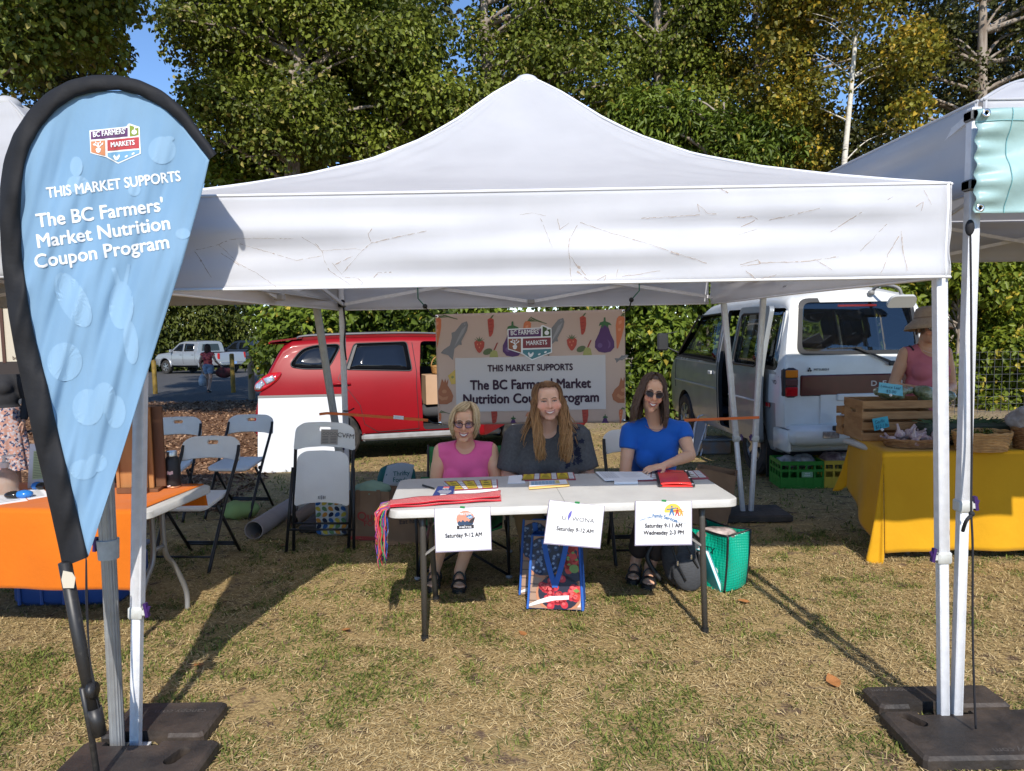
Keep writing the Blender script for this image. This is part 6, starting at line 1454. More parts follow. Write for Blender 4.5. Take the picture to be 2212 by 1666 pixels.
quad('coupon_sheet','stack of maroon bordered coupon sheets nearest the woman in pink','coupon sheet',[(500,165),(727,152),(725,103),(440,113)],.741,.012,M_pink_,'printed coupon sheets',coupon_decals(),edge=M_paper)
quad('booklet','small navy booklet with white print beside the woven sash','booklet',[(380,192),(489,196),(501,138),(410,140)],.741,.014,M_navy,None,[('printed_emblem',mat('print_coral',(.55,.12,.10),.6),[(.36,.78,.70,.93)]),('printed_lines',M_pale,[('METIS',.53,.60,.13),(.2,.50,.85,.53),(.15,.42,.88,.45),(.22,.34,.82,.37),(.3,.26,.75,.29),(.36,.06,.66,.20)])],edge=M_paper)
quad('paper_slip','blank white slip of paper left of the coupon sheets before the long haired woman','paper',[(778,123),(872,121),(852,79),(784,84)],.741,.003,M_paper)
quad('coupon_sheet','coupon sheet lying in the shade right in front of the long haired woman','coupon sheet',[(850,110),(1138,104),(1124,65),(858,76)],.741,.003,M_pink_,'printed coupon sheets',coupon_decals())
quad('envelope','yellow envelope with a blue printed table, in front of the middle coupon sheet','envelope',[(890,150),(1104,133),(1090,104),(889,112)],.745,.006,M_env,None,[('printed_page',M_paper,[(.01,.18,.97,.96)]),('printed_table',M_pblue,[(.05,.35,.78,.90)]),('printed_column',M_yel,[(.66,.36,.78,.89)]),('printed_lines',M_paper,[(.05,.44+.1*k,.78,.46+.1*k)for k in range(5)]+[(.05+.09*k,.35,.058+.09*k,.90)for k in range(8)])])
quad('coupon_sheet','maroon coupon sheets spread under the papers and red folder at the right end','coupon sheet',[(1440,112),(1840,98),(1790,56),(1460,60)],.741,.004,M_pink_,'printed coupon sheets',coupon_decals(M_pale))
quad('form','white printed form sheets under the hand of the woman in blue','form',[(1290,108),(1545,100),(1480,62),(1240,62)],.748,.004,M_paper,None,[('printed_grid',M_grey,[(.05,.25+.12*k,.36,.27+.12*k)for k in range(6)]+[(.05+.06*k,.25,.055+.06*k,.87)for k in range(6)]),('printed_lines',M_grey,[(.45,.82-.11*k,.92-.06*(k%3),.835-.11*k)for k in range(6)])])
quad('notepad','thin white notepad edge at the front of the printed forms','notepad',[(1340,117),(1464,115),(1462,104),(1338,106)],.741,.014,M_paper)
def red_folder():
 px=[(1585,136),(1752,137),(1712,57),(1560,47)];t,f=quad('red_folder','bright red zip folder with black edge in front of the woman in blue','folder',px,.745,.006,mat('folder_red',(.78,.035,.03),.4,coat=.2,bump=.15,bscale=30),None)
 g=MB()
 for(a,b)in(((.0,.0),(.0,1.0)),((1.0,.0),(1.0,1.0))):g.bar(f(a[0]*1.03-.015,a[1],.0),f(b[0]*1.03-.015,b[1],.0),.022,.009)
 g.build('binding',M_black,t)
 for j in(.05,.45,.92):g=MB();q=f(1.02,j,.006);g.lathe([(.010,0),(.007,.004),(0,.004)],q,12);g.build('rivet',MATS['chrome'],t)
 g=MB();g.sheet(lambda i,j:f(.01+.98*i,.02+.8*j,.004+.006*math.sin(3.1*i)*(1-j)),20,8,.002);g.build('flap',MATS['folder_red'],t,smooth=True)
red_folder()
g=MB();a,b=Z(*z6(330,133),.748),Z(*z6(395,152),.748);g.tube([a,a.lerp(b,.9),b],[.0055,.0055,.001],8);tag(g.build('pen',M_black,None,smooth=True),'black pen lying behind the navy booklet','pen')
def sash():
 t=thing('woven_sash','red finger woven sash lying along the table edge, bright tassels hanging off the left corner','sash',Z(840,1090,.74))
 m=bpy.data.materials.new('sash_weave');m.use_nodes=True;n=m.node_tree.nodes;l=m.node_tree.links;b=n['Principled BSDF'];b.inputs['Roughness'].default_value=.9
 uv=n.new('ShaderNodeAttribute');uv.attribute_name='Col';sp=n.new('ShaderNodeSeparateColor');l.new(uv.outputs['Color'],sp.inputs[0])
 def mth(op,a_,b_):
  x=n.new('ShaderNodeMath');x.operation=op
  for i,q in((0,a_),(1,b_)):
   if isinstance(q,(int,float)):x.inputs[i].default_value=q
   else:l.new(q,x.inputs[i])
  return x.outputs[0]
 zig=mth('PINGPONG',mth('MULTIPLY',sp.outputs[0],46),.5);row=mth('FRACT',mth('ADD',mth('MULTIPLY',sp.outputs[1],6.0),mth('MULTIPLY',zig,.5)),0);msk=mth('GREATER_THAN',row,.74)
 mx=n.new('ShaderNodeMix');mx.data_type='RGBA';l.new(msk,mx.inputs[0]);mx.inputs[6].default_value=(.46,.010,.022,1);mx.inputs[7].default_value=(.60,.42,.40,1);l.new(mx.outputs[2],b.inputs['Base Color'])
 def layer(q,z,nm,amp):
  c=[Z(*z6(*p),z)for p in q];g=MB();f=lambda i,j:(c[0]*(1-i)+c[1]*i)*(1-j)+(c[3]*(1-i)+c[2]*i)*j+Vector((0,0,.006+amp*(math.sin(9*i+z*900)+math.sin(17*i+4*j))*.5))
  g.sheet(f,60,8,.005);me=g.mesh(nm,m,rmat(t).inverted(),smooth=True);ca=me.color_attributes.new('Col','FLOAT_COLOR','POINT')
  for k in range(len(me.vertices)):kk=k%480;ca.data[k].color=((kk%60)/59,(kk//60)/7,0,1)
  obj(nm,me,t)
 layer([(150,258),(745,218),(742,190),(158,222)],.742,'band',.004);layer([(158,246),(738,200),(742,170),(160,214)],.752,'folded_band',.004)
 r=random.Random(4);cols=[(.52,.02,.035),(.60,.55,.48),(.02,.07,.30),(.55,.34,.03),(.09,.26,.07),(.28,.03,.22),(.55,.03,.05),(.50,.10,.12)]
 per={i:MB()for i in range(len(cols))}
 for k in range(90):
  ci=r.randrange(len(cols));u0=130+r.uniform(0,45);s=Z(*z6(150+r.uniform(-2,8),218+r.uniform(0,40)),.752);Le=r.uniform(.17,.31);yv=s.y-.03;out=Vector((r.uniform(-.045,.0),r.uniform(-.03,.02),0));pts=[s,s+out*.7+Vector((-.01,-.004,-.008))]
  for j in range(1,8):pts.append(s+out+Vector((-.016+r.gauss(0,.004)+.004*math.sin(k+j),-.008+r.gauss(0,.003),-Le*j/7)))
  per[ci].tube(pts,.0026,5)
 for ci,g in per.items():g.build('tassel_strands',mat('tassel_%s'%'abcdefgh'[ci],cols[ci],.85),t,smooth=True)
sash()
# ------------------------------------------------------------------ three notices taped to the table edge
M_sleeve=mat('plastic_sleeve',(.30,.27,.36),.25,coat=.5);M_tape=mat('green_tape',(.02,.22,.06),.5)
def notice(label,px,draw,push=0.0):
 yv=TFL.y-.012+push;c=[P(*z6(*p),1.0)for p in px];c=[]
 for p in px:
  u,v=z6(*p);d=ray(u,v);o=Vector((0,0,CAM_Z));n_=TYd;q0=T(0,-.012-push,.7);k=(q0-o).dot(n_)/d.dot(n_);c.append(o+d*k)
 nrm=-TYd;t=thing('notice',label,'notice',(c[0]+c[1])/2,0,'notices taped to the table edge')
 f=lambda i,j,o=0.0:(c[0]*(1-i)+c[1]*i)*(1-j)+(c[3]*(1-i)+c[2]*i)*j+nrm*o # i right, j up
 def slab(i0,j0,i1,j1,o0,o1,m,nm,par):
  g=MB();a=[f(i0,j0,o0),f(i1,j0,o0),f(i1,j1,o0),f(i0,j1,o0)];b=[f(i0,j0,o1),f(i1,j0,o1),f(i1,j1,o1),f(i0,j1,o1)]
  g.add(a+b,[(3,2,1,0),(4,5,6,7)]+[(k,(k+1)%4,4+(k+1)%4,4+k)for k in range(4)]);return g.build(nm,m,par)
 slab(-.014,-.03,1.014,1.008,-.001,.0005,M_sleeve,'plastic_sleeve',t);pp=slab(0,0,1,1,.0007,.0016,M_paper,'paper',t)
 L=[0]
 def ink(m,polys=(),texts=(),name='print'):
  g=MB();L[0]+=1;o=.0020+.0005*L[0]
  for pl in polys:g.add([f(x,y,o)for x,y in pl],[tuple(range(len(pl)))])
  for(tx,x0,y0,x1,cap,bold)in texts:
   v,fc=text2d(tx,1.0,0,'LEFT');a0=min(p[0]for p in v);a1=max(p[0]for p in v);s=(x1-x0)/(a1-a0);emit_text(g,v,fc,lambda x,y:f(x0+(x-a0)*s,y0+y*cap/.69,o),bold)
  return g.build(name,m,pp)
 draw(ink,f);g=MB();q=f(.5,1.01,.002);g.prism([(-.012,-.002),(.012,-.005),(.014,.006),(-.01,.008)],q,(1,0,0),(0,0,1),(0,-1,0),.001);g.build('tape',M_tape,t)
def contact(ink):ink(M_grey,texts=[('Contact:',.03,.175,.12,.017,0),('Email:',.32,.175,.38,.017,0),('name@mail.com',.385,.175,.56,.017,0),('or',.60,.175,.62,.017,0),('Phone:',.68,.175,.74,.017,0)],name='contact_line')
def draw1(ink,f):
 peach,nv,bk=mat('print_peach',(.62,.26,.18),.6),mat('print_night',(.03,.06,.12),.6),M_ink
 ink(peach,[ell(.55,.735,.165,.20,36)]);ink(nv,[[(.40,.66),(.44,.70),(.47,.67),(.50,.72),(.54,.67),(.58,.70),(.62,.66),(.70,.70),(.69,.62),(.62,.56),(.48,.56),(.41,.61)]])
 ink(mat('print_sky',(.05,.22,.42),.6),[[(.56,.80),(.64,.84),(.70,.78),(.63,.73)]]);ink(bk,[[(.60,.66),(.66,.74),(.73,.78),(.71,.70),(.66,.63)],[(.39,.505),(.70,.515),(.70,.60),(.39,.59)]])
 ink(M_paper,texts=[("MIKI'SIW",.43,.835,.67,.055,.02),('METIS',.44,.53,.655,.04,.02)],polys=[[(.525,.585),(.54,.60),(.545,.595),(.53,.58)]]);ink(M_paper,[ell(.61,.775,.018,.02,14),ell(.65,.785,.018,.02,14)]);ink(mat('print_sky',(.05,.22,.42),.6),[ell(.61,.775,.010,.012,12),ell(.65,.785,.010,.012,12)])
 ink(M_grey,texts=[('COMOX VALLEY',.41,.475,.69,.017,0)]);ink(M_ink,texts=[('Saturday 9-12 AM',.175,.325,.845,.094,.026)]);contact(ink)
def draw2(ink,f):
 ink(M_ink,texts=[('U',.26,.58,.335,.10,0),('WONA',.445,.575,.85,.10,0),('Saturday 9-12 AM',.185,.325,.855,.094,.026)]);contact(ink)
 ink(mat('print_violet',(.13,.12,.45),.6),[[(.375,.57),(.36,.66),(.372,.74),(.41,.82),(.425,.80),(.42,.70),(.39,.62),(.38,.57)]])
def draw3(ink,f):
 sun_=[(.665+.155*math.cos(a),.76+.19*math.sin(a))for a in[math.pi*k/20-.1 for k in range(21)]];ink(mat('print_gold',(.80,.50,.08),.6),[sun_+[(.52,.74)]])
 for(cx,cy,s,cc,nm)in((.645,.72,1.0,(.03,.16,.38),'print_royal'),(.745,.70,.85,(.45,.05,.05),'print_brick'),(.82,.69,.7,(.70,.33,.05),'print_amber')):
  ink(mat(nm,cc,.6),[ell(cx,cy+.155*s,.017*s,.022*s,12),[(cx-.02*s,cy+.12*s),(cx+.02*s,cy+.12*s),(cx+.045*s,cy-.05*s),(cx+.025*s,cy-.05*s),(cx,cy+.04*s),(cx-.03*s,cy-.05*s),(cx-.05*s,cy-.05*s)],[(cx-.10*s,cy+.10*s),(cx-.09*s,cy+.075*s),(cx+.09*s,cy+.12*s),(cx+.08*s,cy+.14*s)]])
 g=[]
 def arc(tx,x0,x1,cap,m,bold,y0=.60,k=.50):
  v,fc=text2d(tx,1.0,0,'LEFT');a0=min(p[0]for p in v);a1=max(p[0]for p in v);mb=MB();emit_text(mb,v,fc,lambda x,y:f(x0+(x-a0)/(a1-a0)*(x1-x0),y*cap/.69+y0+.075*math.cos((x0+(x-a0)/(a1-a0)*(x1-x0)-.36)*6.0)-.04,.0045),bold);mb.build('lettering',m,t_[0])
 t_=[o for o in COL.objects if o.name.startswith('notice')];t_=[sorted(t_,key=lambda o:o.name)[-1]]
 arc('Comox Valley',.05,.29,.045,MATS['print_royal'],0);arc('Family Services',.30,.745,.085,MATS['print_royal'],.012);arc('Association',.75,.95,.045,M_grey,0)
 ink(M_ink,texts=[('Saturday 9-11 AM',.165,.40,.83,.094,.026),('Wednesday 2-3 PM',.14,.235,.86,.094,.026)]);ink(M_grey,texts=[('Contact:',.03,.105,.12,.017,0),('Email:',.27,.105,.33,.017,0),('name@mail.com',.335,.105,.62,.017,0),('Phone:',.72,.105,.78,.017,0)],name='contact_line')
notice('white notice with round logo and Saturday hours on the table edge below the sash',[(402,482),(690,469),(683,248),(394,258)],draw1)
notice('tilted white notice with a feather in its heading at the middle of the table edge',[(971,436),(1262,461),(1285,244),(1000,213)],draw2,.016)
notice('white notice with sun and three figures logo, right part of the table edge',[(1451,446),(1745,442),(1745,218),(1453,219)],draw3)
# ------------------------------------------------------------------ hanging banner behind the women
YBN=5.86
def BS(x,y,off=0.0):
 u,v=907.2+x*.2929,648+y*.2929;w=.010*math.sin(x*.006+.5)*math.sin(y*.004)+.004*math.sin(x*.02+y*.007)*max(0,1-y/500)
 return P(u,v,YBN+w-off)
bn=thing('hanging_banner','beige printed banner with vegetables and dark lettering strung up behind the seated women','banner',P(1147,915,YBN))
c4=[(112,108),(1512,68),(1517,905),(135,922)]
def bnf(i,j):
 a=Vector((*c4[0],0)).lerp(Vector((*c4[1],0)),i);b=Vector((*c4[3],0)).lerp(Vector((*c4[2],0)),i);p=a.lerp(b,j);return BS(p.x,p.y)
g=MB();g.sheet(bnf,60,36,.002);g.build('vinyl',mat('banner_beige',(.66,.51,.43),.6,spec=.3,c2=(.63,.485,.41),scale=3,trans=.18),bn,smooth=True)
BI={k:mat('banner_'+k,c,.6)for k,c in dict(red=(.42,.06,.04),dred=(.30,.035,.03),grey=(.20,.20,.21),lgrey=(.30,.30,.31),purple=(.085,.03,.13),violet=(.15,.08,.22),green=(.04,.13,.045),lgreen=(.25,.27,.08),orange=(.58,.17,.07),lorange=(.66,.28,.16),onion=(.36,.13,.06),lonion=(.48,.22,.11),pear=(.36,.36,.12),cheese=(.60,.42,.10),leaf=(.10,.14,.06)).items()}
_bk={}
def bp(k,pl,lay=0):_bk.setdefault((k,lay),[]).append(pl)
def clipx(pl):return[(min(max(x,118+(y-108)*.028),1510),min(max(y,100-(x-112)*.0285+10),912))for x,y in pl]
def carrot(x,y,a,s,tops=True):
 ca,sa=math.cos(a),math.sin(a);R2=lambda p,q:(x+(p*ca-q*sa)*s,y+(p*sa+q*ca)*s)
 bp('orange',clipx([R2(*p)for p in((-28,-8),(-16,-28),(10,-32),(28,-16),(30,40),(22,110),(6,200),(-4,200),(-18,110),(-30,40))]));bp('lorange',clipx([R2(*p)for p in((-14,10),(6,-2),(10,18),(-8,34))]),1);bp('lorange',clipx([R2(*p)for p in((-12,60),(10,54),(8,74),(-8,78))]),1)
 if tops:
  for k in range(4):dx,dy=46+k*34,-52+k*8;bp('leaf',clipx([R2(-6,-28),R2(dx*.5,dy-16),R2(dx,dy),R2(dx,dy+6),R2(dx*.5,dy-8),R2(4,-26)]))
def chili(x,y,s=1):
 bp('red',[(x+p*s,y+q*s)for p,q in((-22,-50),(0,-64),(24,-50),(26,0),(18,50),(4,76),(-10,76),(-14,40),(-18,0))]);bp('leaf',[(x+p*s,y+q*s)for p,q in((-4,-60),(14,-82),(26,-86),(18,-70),(8,-58))])
 for k in range(4):bp('dred',[(x+p*s,y+(q-40+k*26)*s)for p,q in((-10,0),(12,-5),(12,2),(-9,7))],1)
def berry(x,y,s=1):
 bp('red',[(x+p*s,y+q*s)for p,q in((-38,-22),(-20,-38),(20,-38),(38,-22),(34,15),(16,45),(2,58),(-12,50),(-32,15))])
 for a in range(5):an=-2.6+a*.52;bp('leaf',[(x-8*s,y-28*s),(x+50*s*math.cos(an),y-30*s+38*s*math.sin(an)),(x+8*s,y-28*s)],1)
 for(p,q)in((-14,-6),(10,-12),(0,16)):bp('lorange',ell(x+p*s,y+q*s,4*s,7*s,8),1)
def eggplant(x,y,s=1,top=True):
 bp('purple',[(x+p*s,y+q*s)for p,q in((-24,-60),(0,-74),(24,-60),(44,0),(70,55),(72,100),(44,132),(0,140),(-44,132),(-72,100),(-70,55),(-44,0))]);bp('violet',ell(x-34*s,y+86*s,18*s,18*s,16),1);bp('violet',[(x+p*s,y+q*s)for p,q in((20,40),(44,66),(44,92),(24,112),(32,84),(28,58))],1)
 bp('green',[(x+p*s,y+q*s)for p,q in((-6,-120),(6,-122),(8,-92),(40,-80),(52,-62),(28,-66),(24,-44),(0,-66),(-20,-40),(-26,-66),(-44,-56),(-34,-84),(-8,-92))],1)
def fish(x,y,a,s=1):
 ca,sa=math.cos(a),math.sin(a);R2=lambda p,q:(x+(p*ca-q*sa)*s,y+(p*sa+q*ca)*s);bp('grey',[R2(*p)for p in((150,-4),(120,-30),(40,-42),(20,-60),(-10,-40),(-90,-18),(-120,-50),(-150,-55),(-136,0),(-150,48),(-120,34),(-90,12),(-30,30),(-20,50),(0,34),(90,30),(130,18))]);bp('lgrey',[R2(*p)for p in((120,8),(60,18),(-60,10),(0,0),(80,-6))],1);bp('lgrey',[R2(*p)for p in ell(124,-8,6,5,8)],1)
def onion(x,y):bp('onion',clipx([(x+p,y+q)for p,q in((-8,-110),(8,-80),(16,-112),(24,-78),(40,-108),(34,-60),(60,-20),(76,20),(66,60),(30,80),(-30,80),(-66,56),(-74,20),(-54,-20),(-22,-50))]));bp('lonion',clipx(ell(x+10,y-14,18,14,14)),1);bp('lonion',clipx([(x-30,y+10),(x,y+30),(x+40,y+20),(x+30,y+46),(x-10,y+52),(x-40,y+30)]),1)
def pear(x,y):bp('pear',[(x+p,y+q)for p,q in((-24,-60),(0,-72),(24,-60),(34,-10),(68,60),(70,110),(36,140),(-36,140),(-70,110),(-68,60),(-34,-10))]);bp('dred',[(x-4,y-68),(x+20,y-122),(x+32,y-126),(x+6,y-66)]);bp('leaf',ell(x-46,y-58,36,22,14,-.4))
carrot(128,160,.05,1);carrot(792,185,.1,.95);carrot(1480,150,.12,1.05);carrot(142,850,.05,.3+.25);carrot(1482,820,.05,.45)
chili(520,195);chili(1200,180);chili(545,850);chili(1216,850);berry(438,335);berry(1120,318);eggplant(1362,250,1);eggplant(682,280,1);fish(275,290,-1.05);fish(985,265,-1.05);fish(1490,430,-.4,.35)
pear(545,440);pear(1235,420);onion(170,690);onion(1490,680);bp('cheese',[(206,560),(262,512),(320,540),(320,610),(232,624)]);bp('lgreen',ell(240,570,10,10,12),1)
eggplant(688,905,.42);eggplant(1366,895,.42);bp('lorange',[(775,860),(790,830),(840,822),(850,860)])
for(k,lay),pls in _bk.items():
 g=MB()
 for pl in pls:
  if k=='purple' or k=='violet' or k=='green':pl=[(x,min(y,908))for x,y in pl]
  if k in('red','dred'):pl=[(x,min(y,912))for x,y in pl]
  surf_poly(g,pl,lambda x,y:BS(x,y,.004+.0015*lay),60,3)if k not in('red','leaf','green')else g.add([BS(x,y,.004+.0015*lay)for x,y in pl],[tuple(range(len(pl)))])
 g.build('printed_produce',BI[k],bn)
g=MB();pan=[(258,430),(1368,405),(1372,805),(270,828)];g.grid(lambda i,j:BS(*(Vector((*pan[0],0)).lerp(Vector((*pan[1],0)),i).lerp(Vector((*pan[3],0)).lerp(Vector((*pan[2],0)),i),j))[:2],.0075),40,16);g.build('pale_panel',mat('banner_panel',(.72,.70,.71),.6,alpha=.80),bn,smooth=True)
g=MB();M_bt=mat('banner_ink',(.035,.010,.030),.6)
for tx,a,b,c in(('THIS MARKET SUPPORTS',(500,528),(1126,516),46),("The BC Farmers' Market",(372,663),(1260,646),68),('Nutrition Coupon Program',(322,766),(1318,749),68)):fit_text(g,tx,a,b,c,BS,0.036,0.010,sub=.5)
g.build('lettering',M_bt,bn)
emblem(bn,lambda x,y,o:BS(645+x,193+y,o),('dgreen','brown','maroon','teal'),.009,.002)
for(x,y)in((124,124),(1500,84),(1504,894),(148,910)):
 g=MB();g.lathe([(.006,0),(.013,0),(.013,.003),(.006,.004)],BS(x,y,.006),14,Matrix.Rotation(R(90),3,'X'),caps=False);g.build('eyelet',MATS['chrome'],bn)
M_bung=mat('bungee_green',(.01,.14,.09),.6)
for lab,pa,pb,bc in(('green bungee cord with black ball at the left top corner of the hanging banner',(903,645),(918,662),BS(124,124,.01)),('green bungee cord with black ball at the right top corner of the hanging banner',(1381,628),(1364,648),BS(1500,84,.01))):
 t=thing('bungee_cord',lab,'bungee cord',P(*pb,YBN-.01),0,'bungee cords holding the banner');q0,q1=P(*pa,YBN-.01),P(*pb,YBN-.01)
 g=MB();up_=q0+Vector((0,0,.22));g.tube([up_,q0,q1],.005,6);g.build('cord',M_bung,t);g=MB();g.ball(q1,.02,10,8);g.build('ball',M_black,t,smooth=True);g=MB();g.tube(smooth_curve([q1,q1.lerp(bc,.5)+Vector((.01,0,-.03)),bc],5),.005,6);g.build('hook',M_cord,t)
 # orange straps that pull the banner's lower corners
M_orange=mat('orange_strap',(.75,.16,.03),.6)
def strap(label,pts,w=.022,tails=()):
 t=thing('strap',label,'strap',pts[0],0,'orange ratchet straps');g=MB()
 for a,b in zip(pts,pts[1:]):g.bar(a,b,.004,w,up=(0,0,1))
 g.build('webbing',M_orange,t)
 for a,b in tails:g=MB();g.tube(smooth_curve([a,a.lerp(b,.5)+Vector((0,0,-.012)),b],5),.006,6);g.build('cord_end',M_cord,t)
 return t
s1=strap('orange webbing strap tied from the left rear tent legs across the red car door',[P(690,895,5.98),P(706,893,5.93),P(745,895,5.93),P(925,908,5.88)],tails=[(P(925,908,5.88),BS(148,910,.01)),(P(742,888,5.93),P(765,882,5.92))])
g=MB();g.bar(P(850,901,5.885),P(872,903,5.885),.003,.030);g.build('label_tag',M_paper,s1)
strap('orange webbing strap tied from the right rear tent legs beside the woman in blue',[P(1478,908,5.88),P(1560,905,5.93),P(1640,902,5.93)],tails=[(P(1478,908,5.88),BS(1504,894,.01))])
g=MB();g.tube(smooth_curve([P(740,650,5.9),P(746,700,5.88),P(744,740,5.87),P(748,778,5.88)],5),.007,6);g.ball(P(740,655,5.9),(.022,.018,.03),8,6);tag(g.build('rope',M_cord,None,smooth=True),'black rope knotted at the top of the left rear tent leg','rope')
# ================================================================== chairs and the things standing about
M_chair=mat('chair_plastic',(0.80,0.78,0.74),0.5,c2=(0.74,0.72,0.69),scale=5,bump=0.1,bscale=90);M_chleg=mat('chair_leg',(0.014,0.014,0.016),0.4,metal=0.2)
def back_panel(w,h,th,M_,hole=True,curve=.03):
 g=MB();pl=rounded([(-w/2,-h/2+.02),(-w*.30,-h/2+.045),(0,-h/2+.055),(w*.30,-h/2+.045),(w/2,-h/2+.02),(w/2-.012,h/2-.05),(w*.34,h/2-.008),(0,h/2),(-w*.34,h/2-.008),(-w/2+.012,h/2-.05)],.03,4)
 g.prism(pl,(0,th/2,0),(1,0,0),(0,0,1),(0,-1,0),th);me=g.mesh('backrest',M_chair)
 if hole:c=MB();c.prism(rounded([(-.042,h*.20),(.042,h*.20),(.042,h*.34),(-.042,h*.34)],.012),(0,.1,0),(1,0,0),(0,0,1),(0,-1,0),.2);me=cut(me,[c.mesh('c',M_chair)]);me.materials.clear();me.materials.append(M_chair)
 me=evaluated(me,[('BEVEL',dict(width=.003,segments=2,limit_method='ANGLE'))])
 for v in me.vertices:v.co.y+=curve*(1-(v.co.x/(w/2))**2)
 me.transform(M_);me.materials.clear();me.materials.append(M_chair);sharpen(me,40);me.polygons.foreach_set('use_smooth',[True]*len(me.polygons));return me
def seat_mesh(M_):
 g=MB();pl=rounded([(-.20,-.20),(.20,-.20),(.185,.20),(-.185,.20)],.06,5);n=len(pl);V=[]
 def dz(x,y):return .018*(x/.2)**2-.012*max(0,-y-.1)/.1
 for ins,z in((.01,-.014),(0,-.008),(0,.004),(.008,.012)):V+=[Vector((x*(1-ins/.2),y*(1-ins/.2),z+dz(x,y)))for x,y in pl]
 V+=[Vector((x*.5,y*.5,.008+dz(x*.5,y*.5)))for x,y in pl]+[Vector((0,0,.006))]
 fs=[tuple(range(n-1,-1,-1))]+[(k*n+i,k*n+(i+1)%n,k*n+n+(i+1)%n,k*n+n+i)for k in range(4)for i in range(n)]+[(4*n+i,4*n+(i+1)%n,5*n)for i in range(n)]
 g.add(V,fs);me=g.mesh('seat',M_chair,smooth=True);sharpen(me,40);me.transform(M_);return me
def folding_chair(label):
 t=thing('folding_chair',label,'folding chair',(0,0,0),0,'white plastic folding chairs')
 obj('backrest',back_panel(.46,.22,.022,Matrix.Translation((0,.335,.77))@Matrix.Rotation(R(-18),4,'X')),t);obj('seat',seat_mesh(Matrix.Translation((0,.06,.45))@Matrix.Rotation(R(4),4,'X')),t)
 for sd in(-1,1):
  g=MB();g.tube(smooth_curve([(sd*.205,-.19,.0),(sd*.212,.08,.42),(sd*.216,.29,.70),(sd*.214,.345,.80)],5),.0125,10);g.build('front_leg',M_chleg,t,local=True,smooth=True)
  g=MB();g.tube([(sd*.19,.33,0),(sd*.196,.0,.43)],.0115,10);g.ball((sd*.20,.075,.415),.018,8,6);g.build('rear_leg',M_chleg,t,local=True,smooth=True)
 for(y,z,w)in((-.125,.10,.205),(.27,.085,.19),(.30,.06,.19)):
  g=MB();g.tube([(-w,y,z),(w,y,z)],.0085,8);g.build('stretcher',M_chleg,t,local=True,smooth=True)
 return t
ch=folding_chair('grey white folding chair in front of the other two, beside the orange table');fa,fb=G(458,1244),G(326,1237);ch.location=((fa.x+fb.x)/2,(fa.y+fb.y)/2+.19,0);ch.rotation_euler=(0,0,R(-4))
fc=G(545,1122);dup(ch,'grey white folding chair in front of the big white board',(fc.x-.205,fc.y+.19,ground_z(0,fc.y)),R(-6))
dup(ch,'folding chair half hidden behind the wooden crate and the black bottle',(fc.x-.80,fc.y+.10,ground_z(0,fc.y)),R(4))
wc=dup(ch,'folding chair of the seated woman in blue, its back showing at her right arm',(P(1378,960,5.1).x,4.98,0),R(0))
dup(ch,'folding chair under the seated woman with long ginger hair',(P(1184,960,5.1).x,4.98,0),R(0))
def folded_chair():
 b=G(693,1190);t=thing('folding_chair','folded grey chair with scrawled letters, leaning upright on the left rear tent leg','folding chair',(b.x,b.y,0),0,'white plastic folding chairs');t.rotation_euler=(R(-9),R(3),R(8))
 obj('backrest',back_panel(.46,.24,.022,Matrix.Translation((0,.04,.845)),True,-.02),t);me=back_panel(.40,.44,.02,Matrix.Translation((0,-.035,.53)),False,-.012);me.name='seat';obj('seat',me,t)
 for sd in(-1,1):
  g=MB();g.tube([(sd*.20,.02,0),(sd*.212,.03,.45),(sd*.215,.04,.80)],.0125,10);g.build('front_leg',M_chleg,t,local=True,smooth=True);g=MB();g.tube([(sd*.245,-.03,-.0),(sd*.222,-.012,.62)],.0115,10);g.build('rear_leg',M_chleg,t,local=True,smooth=True)
 for(y,z,w)in((-.03,.16,.235),(.02,.20,.205)):
  g=MB();g.tube([(-w,y,z),(w,y,z)],.0085,8);g.build('stretcher',M_chleg,t,local=True,smooth=True)
 g=MB();g.box((.035,.009,.85),(.125,.002,.115));st=g.build('sticker',mat('sticker_tan',(.33,.29,.25),.7),t,local=True)
 g=MB()
 for k in range(4):g.lathe([(.009,0),(.011,0),(.011,.001),(.009,.001)],(-.005+.027*k,.0075,.875),12,Matrix.Rotation(R(90),3,'X'),caps=False)
 for k in range(5):g.box((.005,.0075,.852-.011*k),(.045,.001,.003));g.box((.065,.0075,.852-.011*k),(.045,.001,.003))
 g.build('sticker_print',M_ink,st,local=True)
 g=MB();put_text(g,'CVFM',plane_fn((.155,.007,.845),(1,0,-.12),(0,0,1)),.05,-.008,shear=.1);g.build('marker_letters',M_ink,t,local=True)
 g=MB()
 for k in range(5):g.box((-.024+.012*k,-.060,.40),(.004,.004,.03-.005*abs(k-2)))
 g.build('vent_slots',M_ink,t,local=True)
folded_chair()
